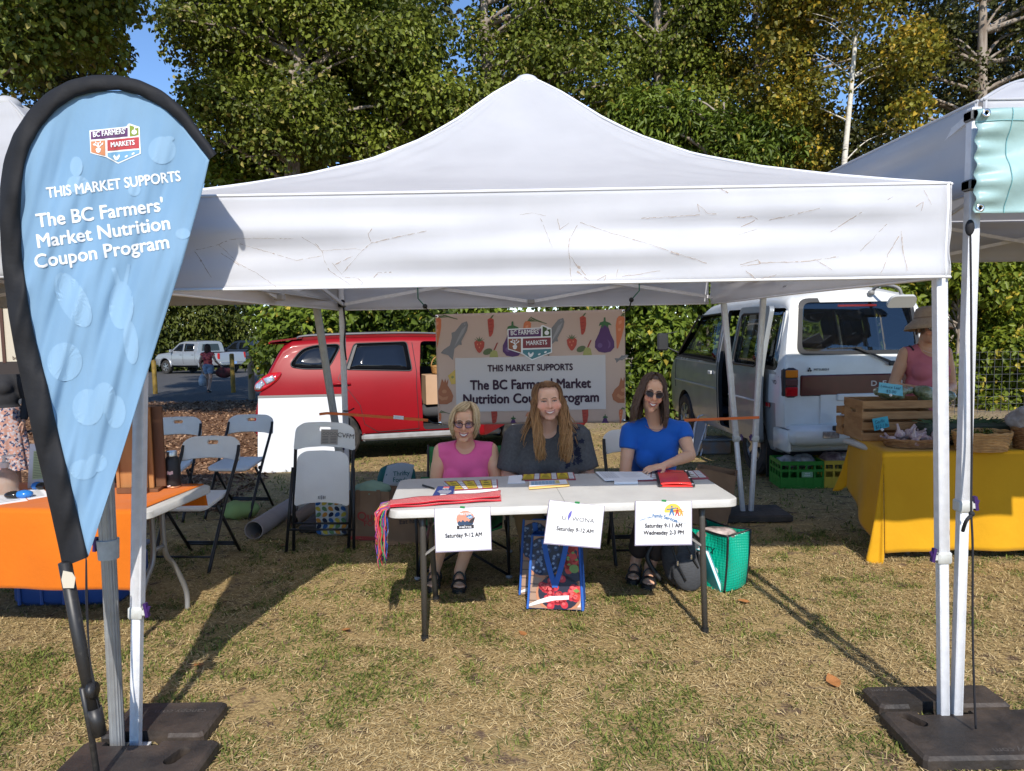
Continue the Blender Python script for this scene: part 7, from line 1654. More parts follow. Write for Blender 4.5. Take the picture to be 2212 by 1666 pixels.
def camp_chair():
 x=P(1003,960,5.0).x;t=thing('camp_chair','green canvas camp chair with black frame under the woman in pink','camp chair',(x,4.92,0));g=MB()
 def back(i,j):a=-1+2*i;return Vector((x+.265*a,5.18-.05*(1-a*a)+.0-.05*(1-j),.38+.41*j))
 g.sheet(back,16,10,.006);g.build('backrest',mat('camp_green',(.02,.17,.05),.85),t,smooth=True);g=MB();g.sheet(lambda i,j:Vector((x-.26+.52*i,4.62+.52*j,.34-.05*math.sin(3.14*i))),14,8,.006);g.build('seat',MATS['camp_green'],t,smooth=True)
 for sx in(-1,1):
  for(p,q)in(((x+sx*.30,4.62,.02),(x-sx*.26,4.66,.36)),((x+sx*.30,5.16,.02),(x-sx*.26,5.10,.36)),((x+sx*.30,4.62,.02),(x+sx*.28,5.14,.38)),((x+sx*.30,5.16,.02),(x+sx*.28,4.64,.38)),((x+sx*.30,5.16,.02),(x+sx*.275,5.20,.80)),((x+sx*.30,4.62,.02),(x+sx*.30,4.62,.56))):
   g=MB();g.tube([p,q],.009,8);g.build('frame_tube',M_chleg,t,smooth=True)
  for yy in(4.62,5.16):g=MB();g.ball((x+sx*.30,yy,.012),(.024,.024,.014),10,6);g.build('foot',M_sill,t,smooth=True)
  g=MB();g.sheet(lambda i,j:Vector((x+sx*(.27+.06*i),4.62+.54*j,.57-.02*math.sin(3.14*j))),4,8,.006);g.build('armrest',MATS['camp_green'],t,smooth=True)
camp_chair()
# white board leaning on the car
t=thing('white_board','large plain white board leaning against the tail of the red car','board',G(645,1022));a,b=G(557,1022),G(735,1016);g=MB();up=P(558,856,a.y+.22)-a;ex=(b-a)*1.06
g.sheet(lambda i,j:a+ex*i+up*j,4,4,.02);g.build('panel',mat('board_white',(.54,.56,.58),.5,c2=(.50,.51,.53),scale=1.5),t);g=MB();g.bar(a+up+Vector((0,-.012,-.01)),a+ex+up+Vector((0,-.012,-.01)),.014,.03,up=up);g.build('top_edge',mat('board_edge',(.18,.17,.16),.7),t)
# cardboard tubes
def ctube(label,ua,ub,r,m):
 a,b=G(*ua)+Vector((0,0,r)),G(*ub)+Vector((0,0,r));g=MB();d=(b-a).normalized();N=28;V=[];sx,uz=frame(d)
 for p,rr in((a,r),(b,r),(b,r*.9),(a,r*.9)):V+=[p+(sx*math.cos(2*math.pi*k/N)+uz*math.sin(2*math.pi*k/N))*rr for k in range(N)]
 g.add(V,[(q*N+k,q*N+(k+1)%N,((q+1)%4)*N+(k+1)%N,((q+1)%4)*N+k)for q in range(4)for k in range(N)]);tag(g.build('cardboard_tube',m,None,auto=40),label,'tube','cardboard tubes on the grass')
M_card=mat('tube_card',(.36,.30,.27),.85,c2=(.32,.265,.24),scale=8);ctube('thick grey cardboard tube lying on the grass behind the front chair',(549,1166),(690,1070),.075,M_card);ctube('thinner brown cardboard tube beside the folded chair',(632,1140),(720,1082),.055,mat('tube_card_brown',(.24,.16,.11),.85))
# soft bags
def lump(name,label,cat,c,r,m,seed=1,amp=.02,voxel=.02,group=None,flat_=True,extra=()):
 g=MB();c=Vector(c);rr=random.Random(seed);g.ball(c,r,20,14)
 for _ in range(5):g.ball(c+Vector((rr.uniform(-.6,.6)*r[0],rr.uniform(-.6,.6)*r[1],rr.uniform(-.4,.6)*r[2])),(r[0]*.5,r[1]*.5,r[2]*.5),12,8)
 me=fuse(g,voxel,4);wrinkle(me,amp,seed,4,40);z0=ground_z(c.x,c.y)+.002
 for v in me.vertices:
  if v.co.z<z0:v.co.z=z0
 t=thing(name,label,cat,(c.x,c.y,z0),0,group);put('cloth',me,t,m);return t
gc=G(520,1118);lump('green_cloth','crumpled lime green cloth on the grass under the chairs','cloth',(gc.x,gc.y,.05),(.17,.14,.085),mat('lime_cloth',(.26,.36,.12),.9),3)
def paper_bag(label,c,w,d,h,rz,m,open_=True,tilt=(0,0),band=None,text=None,tissue=None):
 c=Vector(c);t=thing('paper_bag',label,'paper bag',c,0,'brown paper grocery bags');M=Matrix.Rotation(rz,3,'Z')@Euler((tilt[0],tilt[1],0)).to_matrix();r=random.Random(int(w*1000+h*77));ph=[r.uniform(0,6)for _ in range(4)]
 def side(i,j):
  a=i*4;k=int(a)%4;f=a-int(a);cs=[(-w/2,-d/2),(w/2,-d/2),(w/2,d/2),(-w/2,d/2)];p,q=cs[k],cs[(k+1)%4];x,y=p[0]+(q[0]-p[0])*f,p[1]+(q[1]-p[1])*f
  bul=.014*math.sin(3.14*f)*math.sin(3.1*j+ph[k])+.006*math.sin(9*f+7*j+ph[k])-(.02*math.sin(3.14*f)*j if k in(1,3)else 0);nx_,ny_=[(0,-1),(1,0),(0,1),(-1,0)][k]
  return c+M@Vector((x+nx_*bul,y+ny_*bul,h*j+.004*math.sin(14*i)*j))
 g=MB();g.grid(side,64,16,closed_u=True);g.add([side(k/4,0)+Vector((0,0,.004))for k in range(4)],[(3,2,1,0)]);me=g.mesh('bag',m,rmat(t).inverted(),smooth=True);me=evaluated(me,[('SOLIDIFY',dict(thickness=.003))]);sharpen(me,40);bg_=obj('bag',me,t)
 fr=lambda x,y,o=.022:c+M@Vector((x,-d/2-o,y))
 if band:g=MB();g.grid(lambda i,j:side(.003+.244*i,(.02+band*j))+M@Vector((0,-.003,0)),12,4);g.build('printed_band',mat('bag_print_red',(.36,.05,.04),.8),bg_,smooth=True)
 for(tx,x,y,s,mm)in text or():g=MB();put_text(g,tx,lambda a,b,x=x,y=y:fr(x+a,y+b,.020),s,.02);g.build('lettering',mm,bg_)
 if open_:
  for y_ in(-d/2-.004,):
   for q in(-1,1):g=MB();g.box(c+M@Vector((q*w*.24,y_-.004,h-.05)),(.03,.003,.13),M=M);g.build('handle_strap',mat('bag_handle',(.20,.12,.07),.8),bg_)
 if tissue:g=MB();g.ball(c+M@Vector((0,0,h-.01)),(w*.44,d*.44,.075),16,12);me=fuse(g,.018,2);wrinkle(me,.012,5,4,70);put('tissue',me,t,tissue)
 return t
M_kraft=mat('kraft_paper',(.24,.145,.085),.85,c2=(.20,.12,.07),scale=6,bump=.35,bscale=9);M_qr=mat('bag_print_red',(.36,.05,.04),.8)
c1=G(800,1172);paper_bag('brown paper grocery bag with red lettering and green tissue on top, behind the folded chair',(c1.x,c1.y+.14,0),.34,.20,.39,R(-6),M_kraft,band=.08,text=[('Quality',.05,.17,.095,M_qr),('FOODS',.06,.125,.06,M_qr)],tissue=mat('tissue_green',(.20,.30,.22),.8))
c2=G(878,1172);paper_bag('sagging brown paper bag with black lettering at the left end of the table',(c2.x,c2.y+.04,0),.32,.20,.27,R(14),M_kraft,open_=False,text=[('Eat happy',.03,.17,.05,M_ink)])
c3=G(1540,1135);paper_bag('tall folded brown paper bag leaning behind the right end of the table',(c3.x-.02,c3.y+.08,0),.32,.20,.46,R(-20),M_kraft,open_=False,tilt=(R(2),R(9)))
# teal and white tote lying open
tc_=G(855,1075);t=lump('tote_bag','dark green tote with a white printed panel slumped behind the paper bags','tote bag',(tc_.x+.02,tc_.y-.02,.15),(.20,.16,.16),mat('tote_green',(.01,.11,.09),.8),7,.015)
g=MB();o=P(853,1035,tc_.y-.22);g.sheet(lambda i,j:o+Vector((-.14+.27*i+.05*j,.0+.10*j,-.10+.21*j+.03*math.sin(3*i))),10,8,.004);pn=g.build('white_panel',mat('tote_white',(.45,.45,.43),.8),t,smooth=True);g=MB();put_text(g,'Thrifty',lambda x,y:o+Vector((.06+x,-.012+y*.3+.035,.03+y+.02*math.sin(3*x))),.06,.01);put_text(g,'Foods',lambda x,y:o+Vector((.05+x,-.015+y*.3+.02,-.03+y)),.06,.01);g.build('lettering',MATS['tote_green'],pn)
# patterned bag behind the folded chair
pb=G(703,1170);t=thing('patterned_bag','white bag printed with colourful leaf drops standing behind the folded chair','bag',(pb.x+.02,pb.y+.16,0));cc=Vector((pb.x+.02,pb.y+.20,0));g=MB();g.box(cc+Vector((0,0,.15)),(.26,.15,.30),bev=.03);g.build('cloth',mat('pattern_white',(.60,.60,.58),.85),t,auto=50)
PC=[(.02,.10,.30),(.60,.25,.04),(.55,.42,.05),(.015,.02,.05),(.12,.24,.10)]
for k in range(5):
 g=MB()
 for i in range(5):
  for j in range(6):
   if(i*2+j*3)%5==k:x,z=-.10+.05*i,.04+.047*j;an=.7 if j%2 else 2.4;g.add([cc+Vector((x+p,-.079,z+q))for p,q in[(a*math.cos(an)-b*math.sin(an),a*math.sin(an)+b*math.cos(an))for a,b in((-.026,0),(-.012,.013),(.006,.017),(.02,.010),(.024,0),(.02,-.010),(.006,-.017),(-.012,-.013))]],[tuple(range(8))])
 g.build('printed_drops',mat('drop_%s'%'abcde'[k],PC[k],.8),t)
wb=G(655,1110);t=thing('plastic_tub','low off white plastic tub behind the folded chair by the tubes','tub',(wb.x,wb.y+.1,0));g=MB();g.box((wb.x-.01,wb.y+.1,.16),(.20,.26,.06),bev=.02);g.box((wb.x,wb.y+.1,.06),(.16,.22,.13),bev=.02);g.build('tub',mat('tub_white',(.55,.55,.53),.6),t,auto=40)
lump('black_bag','small black bag slumped behind the folded chair','bag',(wb.x+.10,wb.y+.16,.12),(.12,.11,.15),mat('black_cloth',(.012,.012,.014),.85),9)
# ------------------------------------------------------------------ bags under the table
def berry_bag(label,c,rz,w,h,d,tilt,seed):
 c=Vector(c);t=thing('shopping_bag',label,'shopping bag',c,0,'berry print shopping bags');M=Matrix.Rotation(rz,3,'Z')@Matrix.Rotation(R(tilt),3,'X');f=lambda x,z,y=0.0:c+M@Vector((x,y,z));r=random.Random(seed)
 blue=mat('bag_blue',(.012,.10,.42),.55)
 def wd(z):return w/2*(.86+.14*(1-z/h))
 g=MB()
 def shell(i,j):
  a=i*4;k=int(a)%4;q=a-int(a);z=h*j;W_=wd(z);dd=d/2*(1-.25*j);cs=[(-W_,-dd),(W_,-dd),(W_,dd),(-W_,dd)];p,p2=cs[k],cs[(k+1)%4];return f(p[0]+(p2[0]-p[0])*q,z,p[1]+(p2[1]-p[1])*q+.006*math.sin(7*j+3*q))
 g.grid(shell,48,12,closed_u=True);me=g.mesh('shell',blue,rmat(t).inverted(),smooth=True);me=evaluated(me,[('SOLIDIFY',dict(thickness=.003))]);sharpen(me,45);obj('shell',me,t)
 F=lambda x,z,o=.004:f(x,z,-d/2*(1-.25*z/h)-o-.004)
 m_=lambda nm,cc:mat('bagprint_'+nm,cc,.45)
 def lay(nm,polys,m,o):
  g=MB()
  for pl in polys:pl=[(min(max(x,-wd(z)+.016),wd(z)-.016),min(max(z,.006),h-.006))for x,z in pl];g.add([F(x,z,o)for x,z in pl],[tuple(range(len(pl)))])
  g.build(nm,m,t)
 e=.016;lay('printed_wood',[[(-wd(z0)+e,z0),(wd(z0)-e,z0),(wd(z1)-e,z1),(-wd(z1)+e,z1)]for z0,z1 in[(k*h/9+.004,(k+1)*h/9-.002)for k in range(9)]],m_('wood',(.36,.23,.16)),.004);lay('printed_gaps',[[(-w/2+.02,.01),(w/2-.02,.01),(w/2*.88-.02,h-.01),(-w/2*.88+.02,h-.01)]],m_('plank_gap',(.14,.08,.05)),.002)
 lay('printed_cloth',[[(-.04,.02),(w/2-.02,.02),(w/2-.02,.12),(.08,.19),(-.02,.24)],[(-.02,h*.80),(.03,h*.64),(.06,h*.78),(.03,h*.93)]],m_('cloth',(.66,.63,.60)),.005)
 lay('printed_bowls',[ell(-w*.20,h*.70,.115,.12,26),ell(w*.33,h*.70,.105,.15,26),ell(w*.07,h*.22,.135,.115,26)],m_('bowl',(.48,.20,.10)),.006)
 def cl(pl):return[(min(max(x,-wd(z)+.016),wd(z)-.016),min(z,h-.006))for x,z in pl]
 lay('printed_hollow',[cl(ell(-w*.20,h*.715,.105,.11,26)),cl(ell(w*.33,h*.715,.095,.14,26)),cl(ell(w*.07,h*.235,.122,.103,26))],m_('hollow',(.012,.012,.03)),.007)
 bb,hb,rs,hr,st,gr=[],[],[],[],[],[]
 for k in range(46):
  a,q=r.uniform(0,6.28),r.random()**.5;x,z=-w*.20+.095*q*math.cos(a),h*.715+.10*q*math.sin(a);bb.append(cl(ell(x,z,.016,.016,12)));hb.append(cl(ell(x-.003,z+.004,.008,.007,8)))
 for k in range(34):
  a,q=r.uniform(0,6.28),r.random()**.5;x,z=w*.07+.11*q*math.cos(a),h*.235+.09*q*math.sin(a);rs.append(ell(x,z,.023,.021,12,r.uniform(0,3)));hr.append(ell(x-.004,z+.005,.011,.009,8))
 for k in range(16):
  a,q=r.uniform(0,6.28),r.random()**.5;x,z=w*.33+.08*q*math.cos(a),h*.73+.12*q*math.sin(a);st.append(cl(ell(x,z,.024,.030,12,r.uniform(-.6,.6))));gr.append(cl([(x-.012,z+.024),(x,z+.034),(x+.012,z+.024),(x,z+.018)]))
 st+=[ell(w*.37,.085,.022,.028,12,.3),ell(w*.43,.115,.02,.024,12,-.4)];gr+=[[(w*.37-.02,.112),(w*.37,.125),(w*.37+.02,.11),(w*.37,.10)]]
 lay('printed_blueberries',bb,m_('blueberry',(.02,.035,.10)),.008);lay('printed_shine',hb,m_('bloom',(.20,.27,.42)),.0086);lay('printed_raspberries',rs,m_('raspberry',(.50,.02,.035)),.0082);lay('printed_glow',hr,m_('raspberry_light',(.66,.10,.10)),.0088);lay('printed_strawberries',st,m_('strawberry',(.50,.035,.02)),.0084);lay('printed_leaves',gr+[ell(w*.33,h*.56,.03,.025,9)],m_('stem',(.16,.26,.05)),.009)
 lay('printed_stripe',[[(-w/2+.016,.014),(-.08,.035),(.0,.055),(w*.24,.062),(w*.24,.085),(-.03,.076),(-.10,.052),(-w/2+.016,.028)]],m_('stripe',(.72,.70,.68)),.0095)
 for q in(-1,1):g=MB();g.grid(lambda i,j:F(q*(wd(h*j)-.008+.008*(i-.5)),h*j,.010),3,12);g.build('edge_binding',blue,t)
 for y_ in(-1,1):
  g=MB()
  def hnd(i): # a strap that hangs down over the front
   a=-1+2*i;return(a*w*.20*(1-.0*abs(a)),(h-.02)-(.27 if y_<0 else-.10)*(1-abs(a))**.75*(1 if y_<0 else 1))
  pts=[hnd(k/20)for k in range(21)]
  for p,q in zip(pts,pts[1:]):
   a,b=(F(*p,.016),F(*q,.016))if y_<0 else(f(p[0],p[1],d*.33),f(q[0],q[1],d*.33));g.bar(a,b,.030,.003,up=(0,-1,0)if y_<0 else(0,-1,.01))
  g.build('handle',blue,t)
b1=G(1205,1322);berry_bag('shopping bag printed with bowls of berries, in front of its twin under the table',(b1.x,b1.y+.10,0),R(-9),.335,.42,.20,-8,3)
b2=G(1180,1300);berry_bag('blue edged berry print shopping bag peeking out behind the front one',(b1.x-.045,b1.y+.32,0),R(-9),.335,.46,.18,-6,8)
def cooler():
 c=G(1560,1276);t=thing('insulated_bag','shiny emerald green insulated bag with black piping at the right table leg','cool bag',(c.x,c.y+.12,0));m=bpy.data.materials.new('emerald_quilt');m.use_nodes=True;n=m.node_tree.nodes;l=m.node_tree.links;b=n['Principled BSDF'];b.inputs['Base Color'].default_value=(.0,.30,.19,1);b.inputs['Roughness'].default_value=.32
 vo=n.new('ShaderNodeTexVoronoi');vo.inputs['Scale'].default_value=62;vo.inputs['Randomness'].default_value=.15;tc=n.new('ShaderNodeTexCoord');l.new(tc.outputs['Object'],vo.inputs['Vector']);bp_=n.new('ShaderNodeBump');bp_.inputs['Strength'].default_value=.8;bp_.inputs['Distance'].default_value=.006;l.new(vo.outputs['Distance'],bp_.inputs['Height']);l.new(bp_.outputs[0],b.inputs['Normal'])
 o=Vector((c.x,c.y+.14,0));Rz=Matrix.Rotation(R(-52),3,'Z');F=lambda x,y,z:o+Rz@Vector((x,y,z));W_,D_,H_=.36,.24,.36
 def shell(i,j):
  a=i*4;k=int(a)%4;q=a-int(a);g_=.80+.26*j-.10*j*j;hx,hy=W_/2*g_,D_/2*(.92+.05*j);cs=[(-hx,-hy),(hx,-hy),(hx,hy),(-hx,hy)];p,p2=cs[k],cs[(k+1)%4];x,y=p[0]+(p2[0]-p[0])*q,p[1]+(p2[1]-p[1])*q;pin=math.sin(3.14159*q)
  if k in(1,3):x+=(.025*math.sin(5*j+1)-.07*j**3)*pin*(1 if k==1 else-1)
  else:y+=(.018*math.sin(4*j)+.01*math.sin(9*j+5*q))*pin*(-1 if k==0 else 1)
  return F(x,y,H_*j*(1-(.10*pin if k in(1,3)else .02*pin)*j))
 g=MB();g.grid(shell,80,24,closed_u=True);g.add([shell(k/4,0)for k in range(4)],[(3,2,1,0)]);me=g.mesh('shell',m,rmat(t).inverted(),smooth=True);me=evaluated(me,[('SOLIDIFY',dict(thickness=.004))]);sh=obj('shell',me,t)
 g=MB();g.tube([shell(k/80,1)for k in range(80)],.0065,6,closed=True)
 for k in range(4):g.tube([shell(k/4,j/14)for j in range(15)],.006,6)
 g.build('piping',M_black,t,smooth=True);g=MB();g.ball(F(0,0,H_-.045),(.14,.085,.045),16,10);me=fuse(g,.014,2);wrinkle(me,.012,3,4,60);put('contents',me,t,mat('cool_contents',(.10,.07,.06),.8,c2=(.55,.45,.42),scale=14))
 g=MB();put_text(g,'THRIFTY',lambda x,y:F(-.02+x,-D_/2*.99-.026,.235+y),.062,.02);put_text(g,'FOODS',lambda x,y:F(-.02+x,-D_/2*.98-.028,.175+y),.055,.02);g.build('lettering',mat('dark_green_print',(.0,.06,.05),.6),sh)
 g=MB();g.lathe([(.012,0),(.022,0),(.022,.002),(.012,.002)],F(.09,-D_/2-.012,.13),16,Rz@Matrix.Rotation(R(90),3,'X'),caps=False);g.build('round_badge',M_pale,sh)
cooler()
def backpack():
 c=G(1492,1283);t=thing('backpack','dark grey backpack with zips leaning by the right table leg','backpack',(c.x,c.y+.12,0));o=Vector((c.x+.005,c.y+.12,0));g=MB();g.ball(o+Vector((0,0,.18)),(.145,.095,.19),20,16);g.box(o+Vector((0,.0,.15)),(.25,.15,.27),bev=.05);g.ball(o+Vector((.0,-.085,.12)),(.105,.045,.12),16,12);me=fuse(g,.011,5);wrinkle(me,.004,6,4,45)
 for v in me.vertices:v.co.x-=.16*(v.co.z)*.5;v.co.z=max(.004,v.co.z)
 put('pack',me,t,mat('pack_grey',(.055,.058,.065),.8,c2=(.035,.036,.04),scale=40,stretch=(1,1,6)))
 g=MB()
 for(pts,r_)in(([(-.09,-.115,.30),(-.06,-.135,.20),(-.01,-.14,.09)],.006),([(-.01,-.105,.33),(.03,-.125,.24),(.07,-.12,.16)],.006),([(.08,-.10,.26),(.09,-.11,.1)],.012)):g.tube(smooth_curve([o+Vector((p[0]-.03,p[1],p[2]))for p in pts],5),r_,6)
 g.build('zips',M_black,t,smooth=True);g=MB()
 for p in((-.09,-.142,.20),(-.005,-.135,.235)):g.box(o+Vector(p),(.012,.006,.03),bev=.002)
 g.build('zip_pullers',MATS['chrome'],t);g=MB();g.tube(smooth_curve([o+Vector(p)for p in((-.12,.02,.36),(-.13,-.06,.40),(-.06,-.10,.37))],6),.014,8);g.tube(smooth_curve([o+Vector(p)for p in((-.17,.06,.30),(-.24,.04,.18),(-.16,.02,.04))],6),.016,8);g.build('straps',M_black,t,smooth=True)
 bt=thing('ring_binder','thin white and turquoise ring binder standing between the backpack and the green bag','binder',G(1537,1270));q=G(1537,1270)+Vector((.0,.03,0));Mb=Matrix.Rotation(R(26),3,'Z')@Matrix.Rotation(R(-24),3,'Y')
 for off,mm,nm in((-.012,mat('turquoise_cover',(.05,.42,.46),.4),'cover'),(.0,M_paper,'pages'),(.012,MATS['turquoise_cover'],'cover')):g=MB();g.box(q+Mb@Vector((off,.0,.15)),(.004 if nm=='cover' else .018,.22 if nm=='cover' else .21,.29 if nm=='cover' else .28),M=Mb);g.build(nm,mm,bt)
backpack()
# ------------------------------------------------------------------ things by the van
def crate(label,c,rz,L,D,H,m,text=None,group='plastic crates by the van',load=None):
 c=Vector(c);t=thing('plastic_crate',label,'crate',c,rz,group);g=MB();w=.006
 def wall(a,b):
  a,b=Vector(a),Vector(b);d=b-a
  for z,hh in((.012,.024),(H*.36,.026),(H*.66,.026),(H-.02,.04)):g.bar(a+Vector((0,0,z)),b+Vector((0,0,z)),w*2,hh)
  n=max(4,int(d.length/.075))
  for k in range(n+1):p=a+d*k/n;g.bar(p+Vector((0,0,.005)),p+Vector((0,0,H-.01)),w*1.7,.018,up=d)
  g.bar(a+Vector((0,0,H*.2))+d*.02,b+Vector((0,0,H*.2))-d*.02,w*.8,H*.30)
 cs=[(-L/2,-D/2,0),(L/2,-D/2,0),(L/2,D/2,0),(-L/2,D/2,0)]
 for k in range(4):wall(cs[k],cs[(k+1)%4])
 g.box((0,0,.012),(L,D,.012));g.build('crate_body',m,t,local=True)
 if text:g=MB();g.box((.05,-D/2-.008,H*.52),(.11,.003,.055));lb=g.build('label_plate',mat('crate_label',(.25,.45,.27),.6),t,local=True);g=MB();put_text(g,text[0],plane_fn((.05,-D/2-.0105,H*.54),(1,0,0),(0,0,1)),.022,.02);put_text(g,text[1],plane_fn((.05,-D/2-.0105,H*.46),(1,0,0),(0,0,1)),.020,.02);g.build('lettering',M_paper,lb,local=True)
 if load:
  for k,(mm,p,r_)in enumerate(load):g=MB();g.ball(p,r_,14,10);me=fuse(g,.02,1);wrinkle(me,.012,k+3,4,60);me.materials.clear();me.materials.append(mm);obj('contents',me,t)
 return t
k1=G(1737,1056);M_cr=mat('load_grey',(.14,.13,.13),.8,c2=(.45,.45,.46),scale=12);M_cr2=mat('load_purple',(.10,.06,.08),.8,c2=(.32,.25,.24),scale=14)
crate('green slatted plastic crate filled with bags on the grass behind the van bumper',(k1.x-.01,k1.y+.19,ground_z(0,k1.y)),R(-3),.42,.36,.28,mat('crate_green',(.03,.22,.03),.45),('island','FARMS'),load=[(M_cr,(-.08,0,.25),(.13,.15,.06)),(M_cr,(.09,.03,.25),(.12,.13,.07))])
k2=G(1815,1056);crate('yellow slatted plastic crate next to the green crate',(k2.x+.05,k2.y+.22,ground_z(0,k2.y)),R(-3),.36,.36,.28,mat('crate_yellow',(.55,.40,.04),.5),load=[(M_cr2,(-.04,0,.27),(.14,.15,.07)),(M_cr2,(.07,.04,.27),(.12,.13,.06))])
cb=G(1550,985);t=thing('storage_bin','clear plastic storage bin on the grass beside the van','storage bin',(cb.x,cb.y+.2,ground_z(0,cb.y)));g=MB();g.box((cb.x,cb.y+.2,ground_z(0,cb.y)+.10),(.40,.30,.19),bev=.02);g.build('bin',mat('cloudy_plastic',(.20,.22,.25),.25,c2=(.28,.18,.13),scale=7),t);g=MB();g.box((cb.x,cb.y+.2,ground_z(0,cb.y)+.21),(.43,.33,.025),bev=.01);g.build('lid',mat('lid_blue',(.25,.30,.36),.4),t)
def lawn_chair():
 b=G(1500,985);t=thing('folded_chair','folded white metal chair leaning beside the van sill behind the woman in blue','folding chair',b);M_w=mat('white_metal',(.70,.71,.73),.4);y=b.y;pa=[P(1493,985,y),P(1499,940,y+.05),P(1508,902,y+.1),P(1528,904,y+.1),P(1520,960,y+.04),P(1512,988,y)]
 g=MB();g.tube(smooth_curve(pa,6),.011,8);g.tube([P(1505,985,y-.03),P(1527,915,y+.06)],.011,8);g.build('frame',M_w,t,smooth=True);q=[P(1489,985,y+.01),P(1505,980,y+.01),P(1526,908,y+.09),P(1500,912,y+.09)];g=MB();g.sheet(lambda i,j:q[0].lerp(q[1],i).lerp(q[3].lerp(q[2],i),j),4,4,.01);g.build('panel',mat('chair_panel',(.33,.33,.36),.6),t)
lawn_chair()
cu=P(1828,931,7.14);t=thing('paper_cup','brown paper coffee cup standing on the van bumper step','cup',cu);z0=.605
cu=Vector((cu.x,7.175,.60));t.location=cu;g=MB();g.lathe([(.034,0),(.046,.105),(.044,.105),(.032,.004)],cu,20,caps=False);g.lathe([(0,.004),(.034,.004)],cu,20,caps=False);g.build('cup',mat('cup_brown',(.26,.17,.12),.7),t,smooth=True);g=MB();g.lathe([(.0478,.098),(.0478,.108),(.040,.112),(0,.112)],cu,20,caps=False);g.build('lid',mat('cup_lid',(.45,.38,.33),.5),t,smooth=True)
# things in the open car
t=thing('cardboard_box','brown cardboard box in the open red car','box',in_car(.22,-.42,.72));g=MB();M3=Matrix.Rotation(R(14+6),3,'Z');g.box(in_car(.18,-.46,.93),(.50,.34,.42),M=M3,bev=.004);g.build('box',mat('carton',(.48,.31,.19),.85,c2=(.44,.28,.17),scale=4),t);g=MB();g.box(in_car(.18,-.46,1.143),(.05,.34,.002),M=M3);g.build('box_tape',mat('carton_tape',(.38,.24,.13),.4),t)
def basket(name,label,c,rx,ry,h,m,group=None,handle=False,rim=1.15,rz=0.0,cat='basket',rows=9):
 c=Vector(c);t=thing(name,label,cat,c,0,group);g=MB();N=26;ca,sa=math.cos(rz),math.sin(rz)
 def ring(f,k,o=0.0):s=(1+(rim-1)*f)*(1+o);a=2*math.pi*k;x,y=rx*s*math.cos(a),ry*s*math.sin(a);return c+Vector((x*ca-y*sa,x*sa+y*ca,h*f+.004))
 for r_ in range(rows):
  f=(r_+.5)/rows;g.tube([ring(f,k/(N*2),.028*(1 if(k//2+r_)%2 else-.3))for k in range(N*2)],h/rows*.55,5,closed=True)
 for k in range(N):g.tube([ring(0,k/N),ring(.5,k/N,.012),ring(1,k/N)],.003,5)
 for q in(0,.5):g.tube([ring(1.02,k/40,.01)+Vector((0,0,.006*math.sin(k+q*6)))for k in range(40)],.006,6,closed=True)
 g.add([ring(.04,k/20)for k in range(20)],[tuple(range(20))])
 g.build('wicker',m,t,smooth=True)
 if handle:g=MB();g.tube([c+Vector((rx*rim*math.cos(a),0,h+.16*math.sin(a)))for a in[math.pi*k/14 for k in range(15)]],.009,6);g.build('handle',m,t,smooth=True)
 return t
M_wick=mat('wicker',(.30,.155,.06),.6,c2=(.20,.09,.035),scale=30);M_wick2=mat('wicker_light',(.50,.28,.10),.6,c2=(.38,.20,.07),scale=30)
basket('wicker_basket','small golden wicker basket on the cardboard box in the open car',in_car(.20,-.44,1.15),.12,.12,.10,M_wick2,None,True)
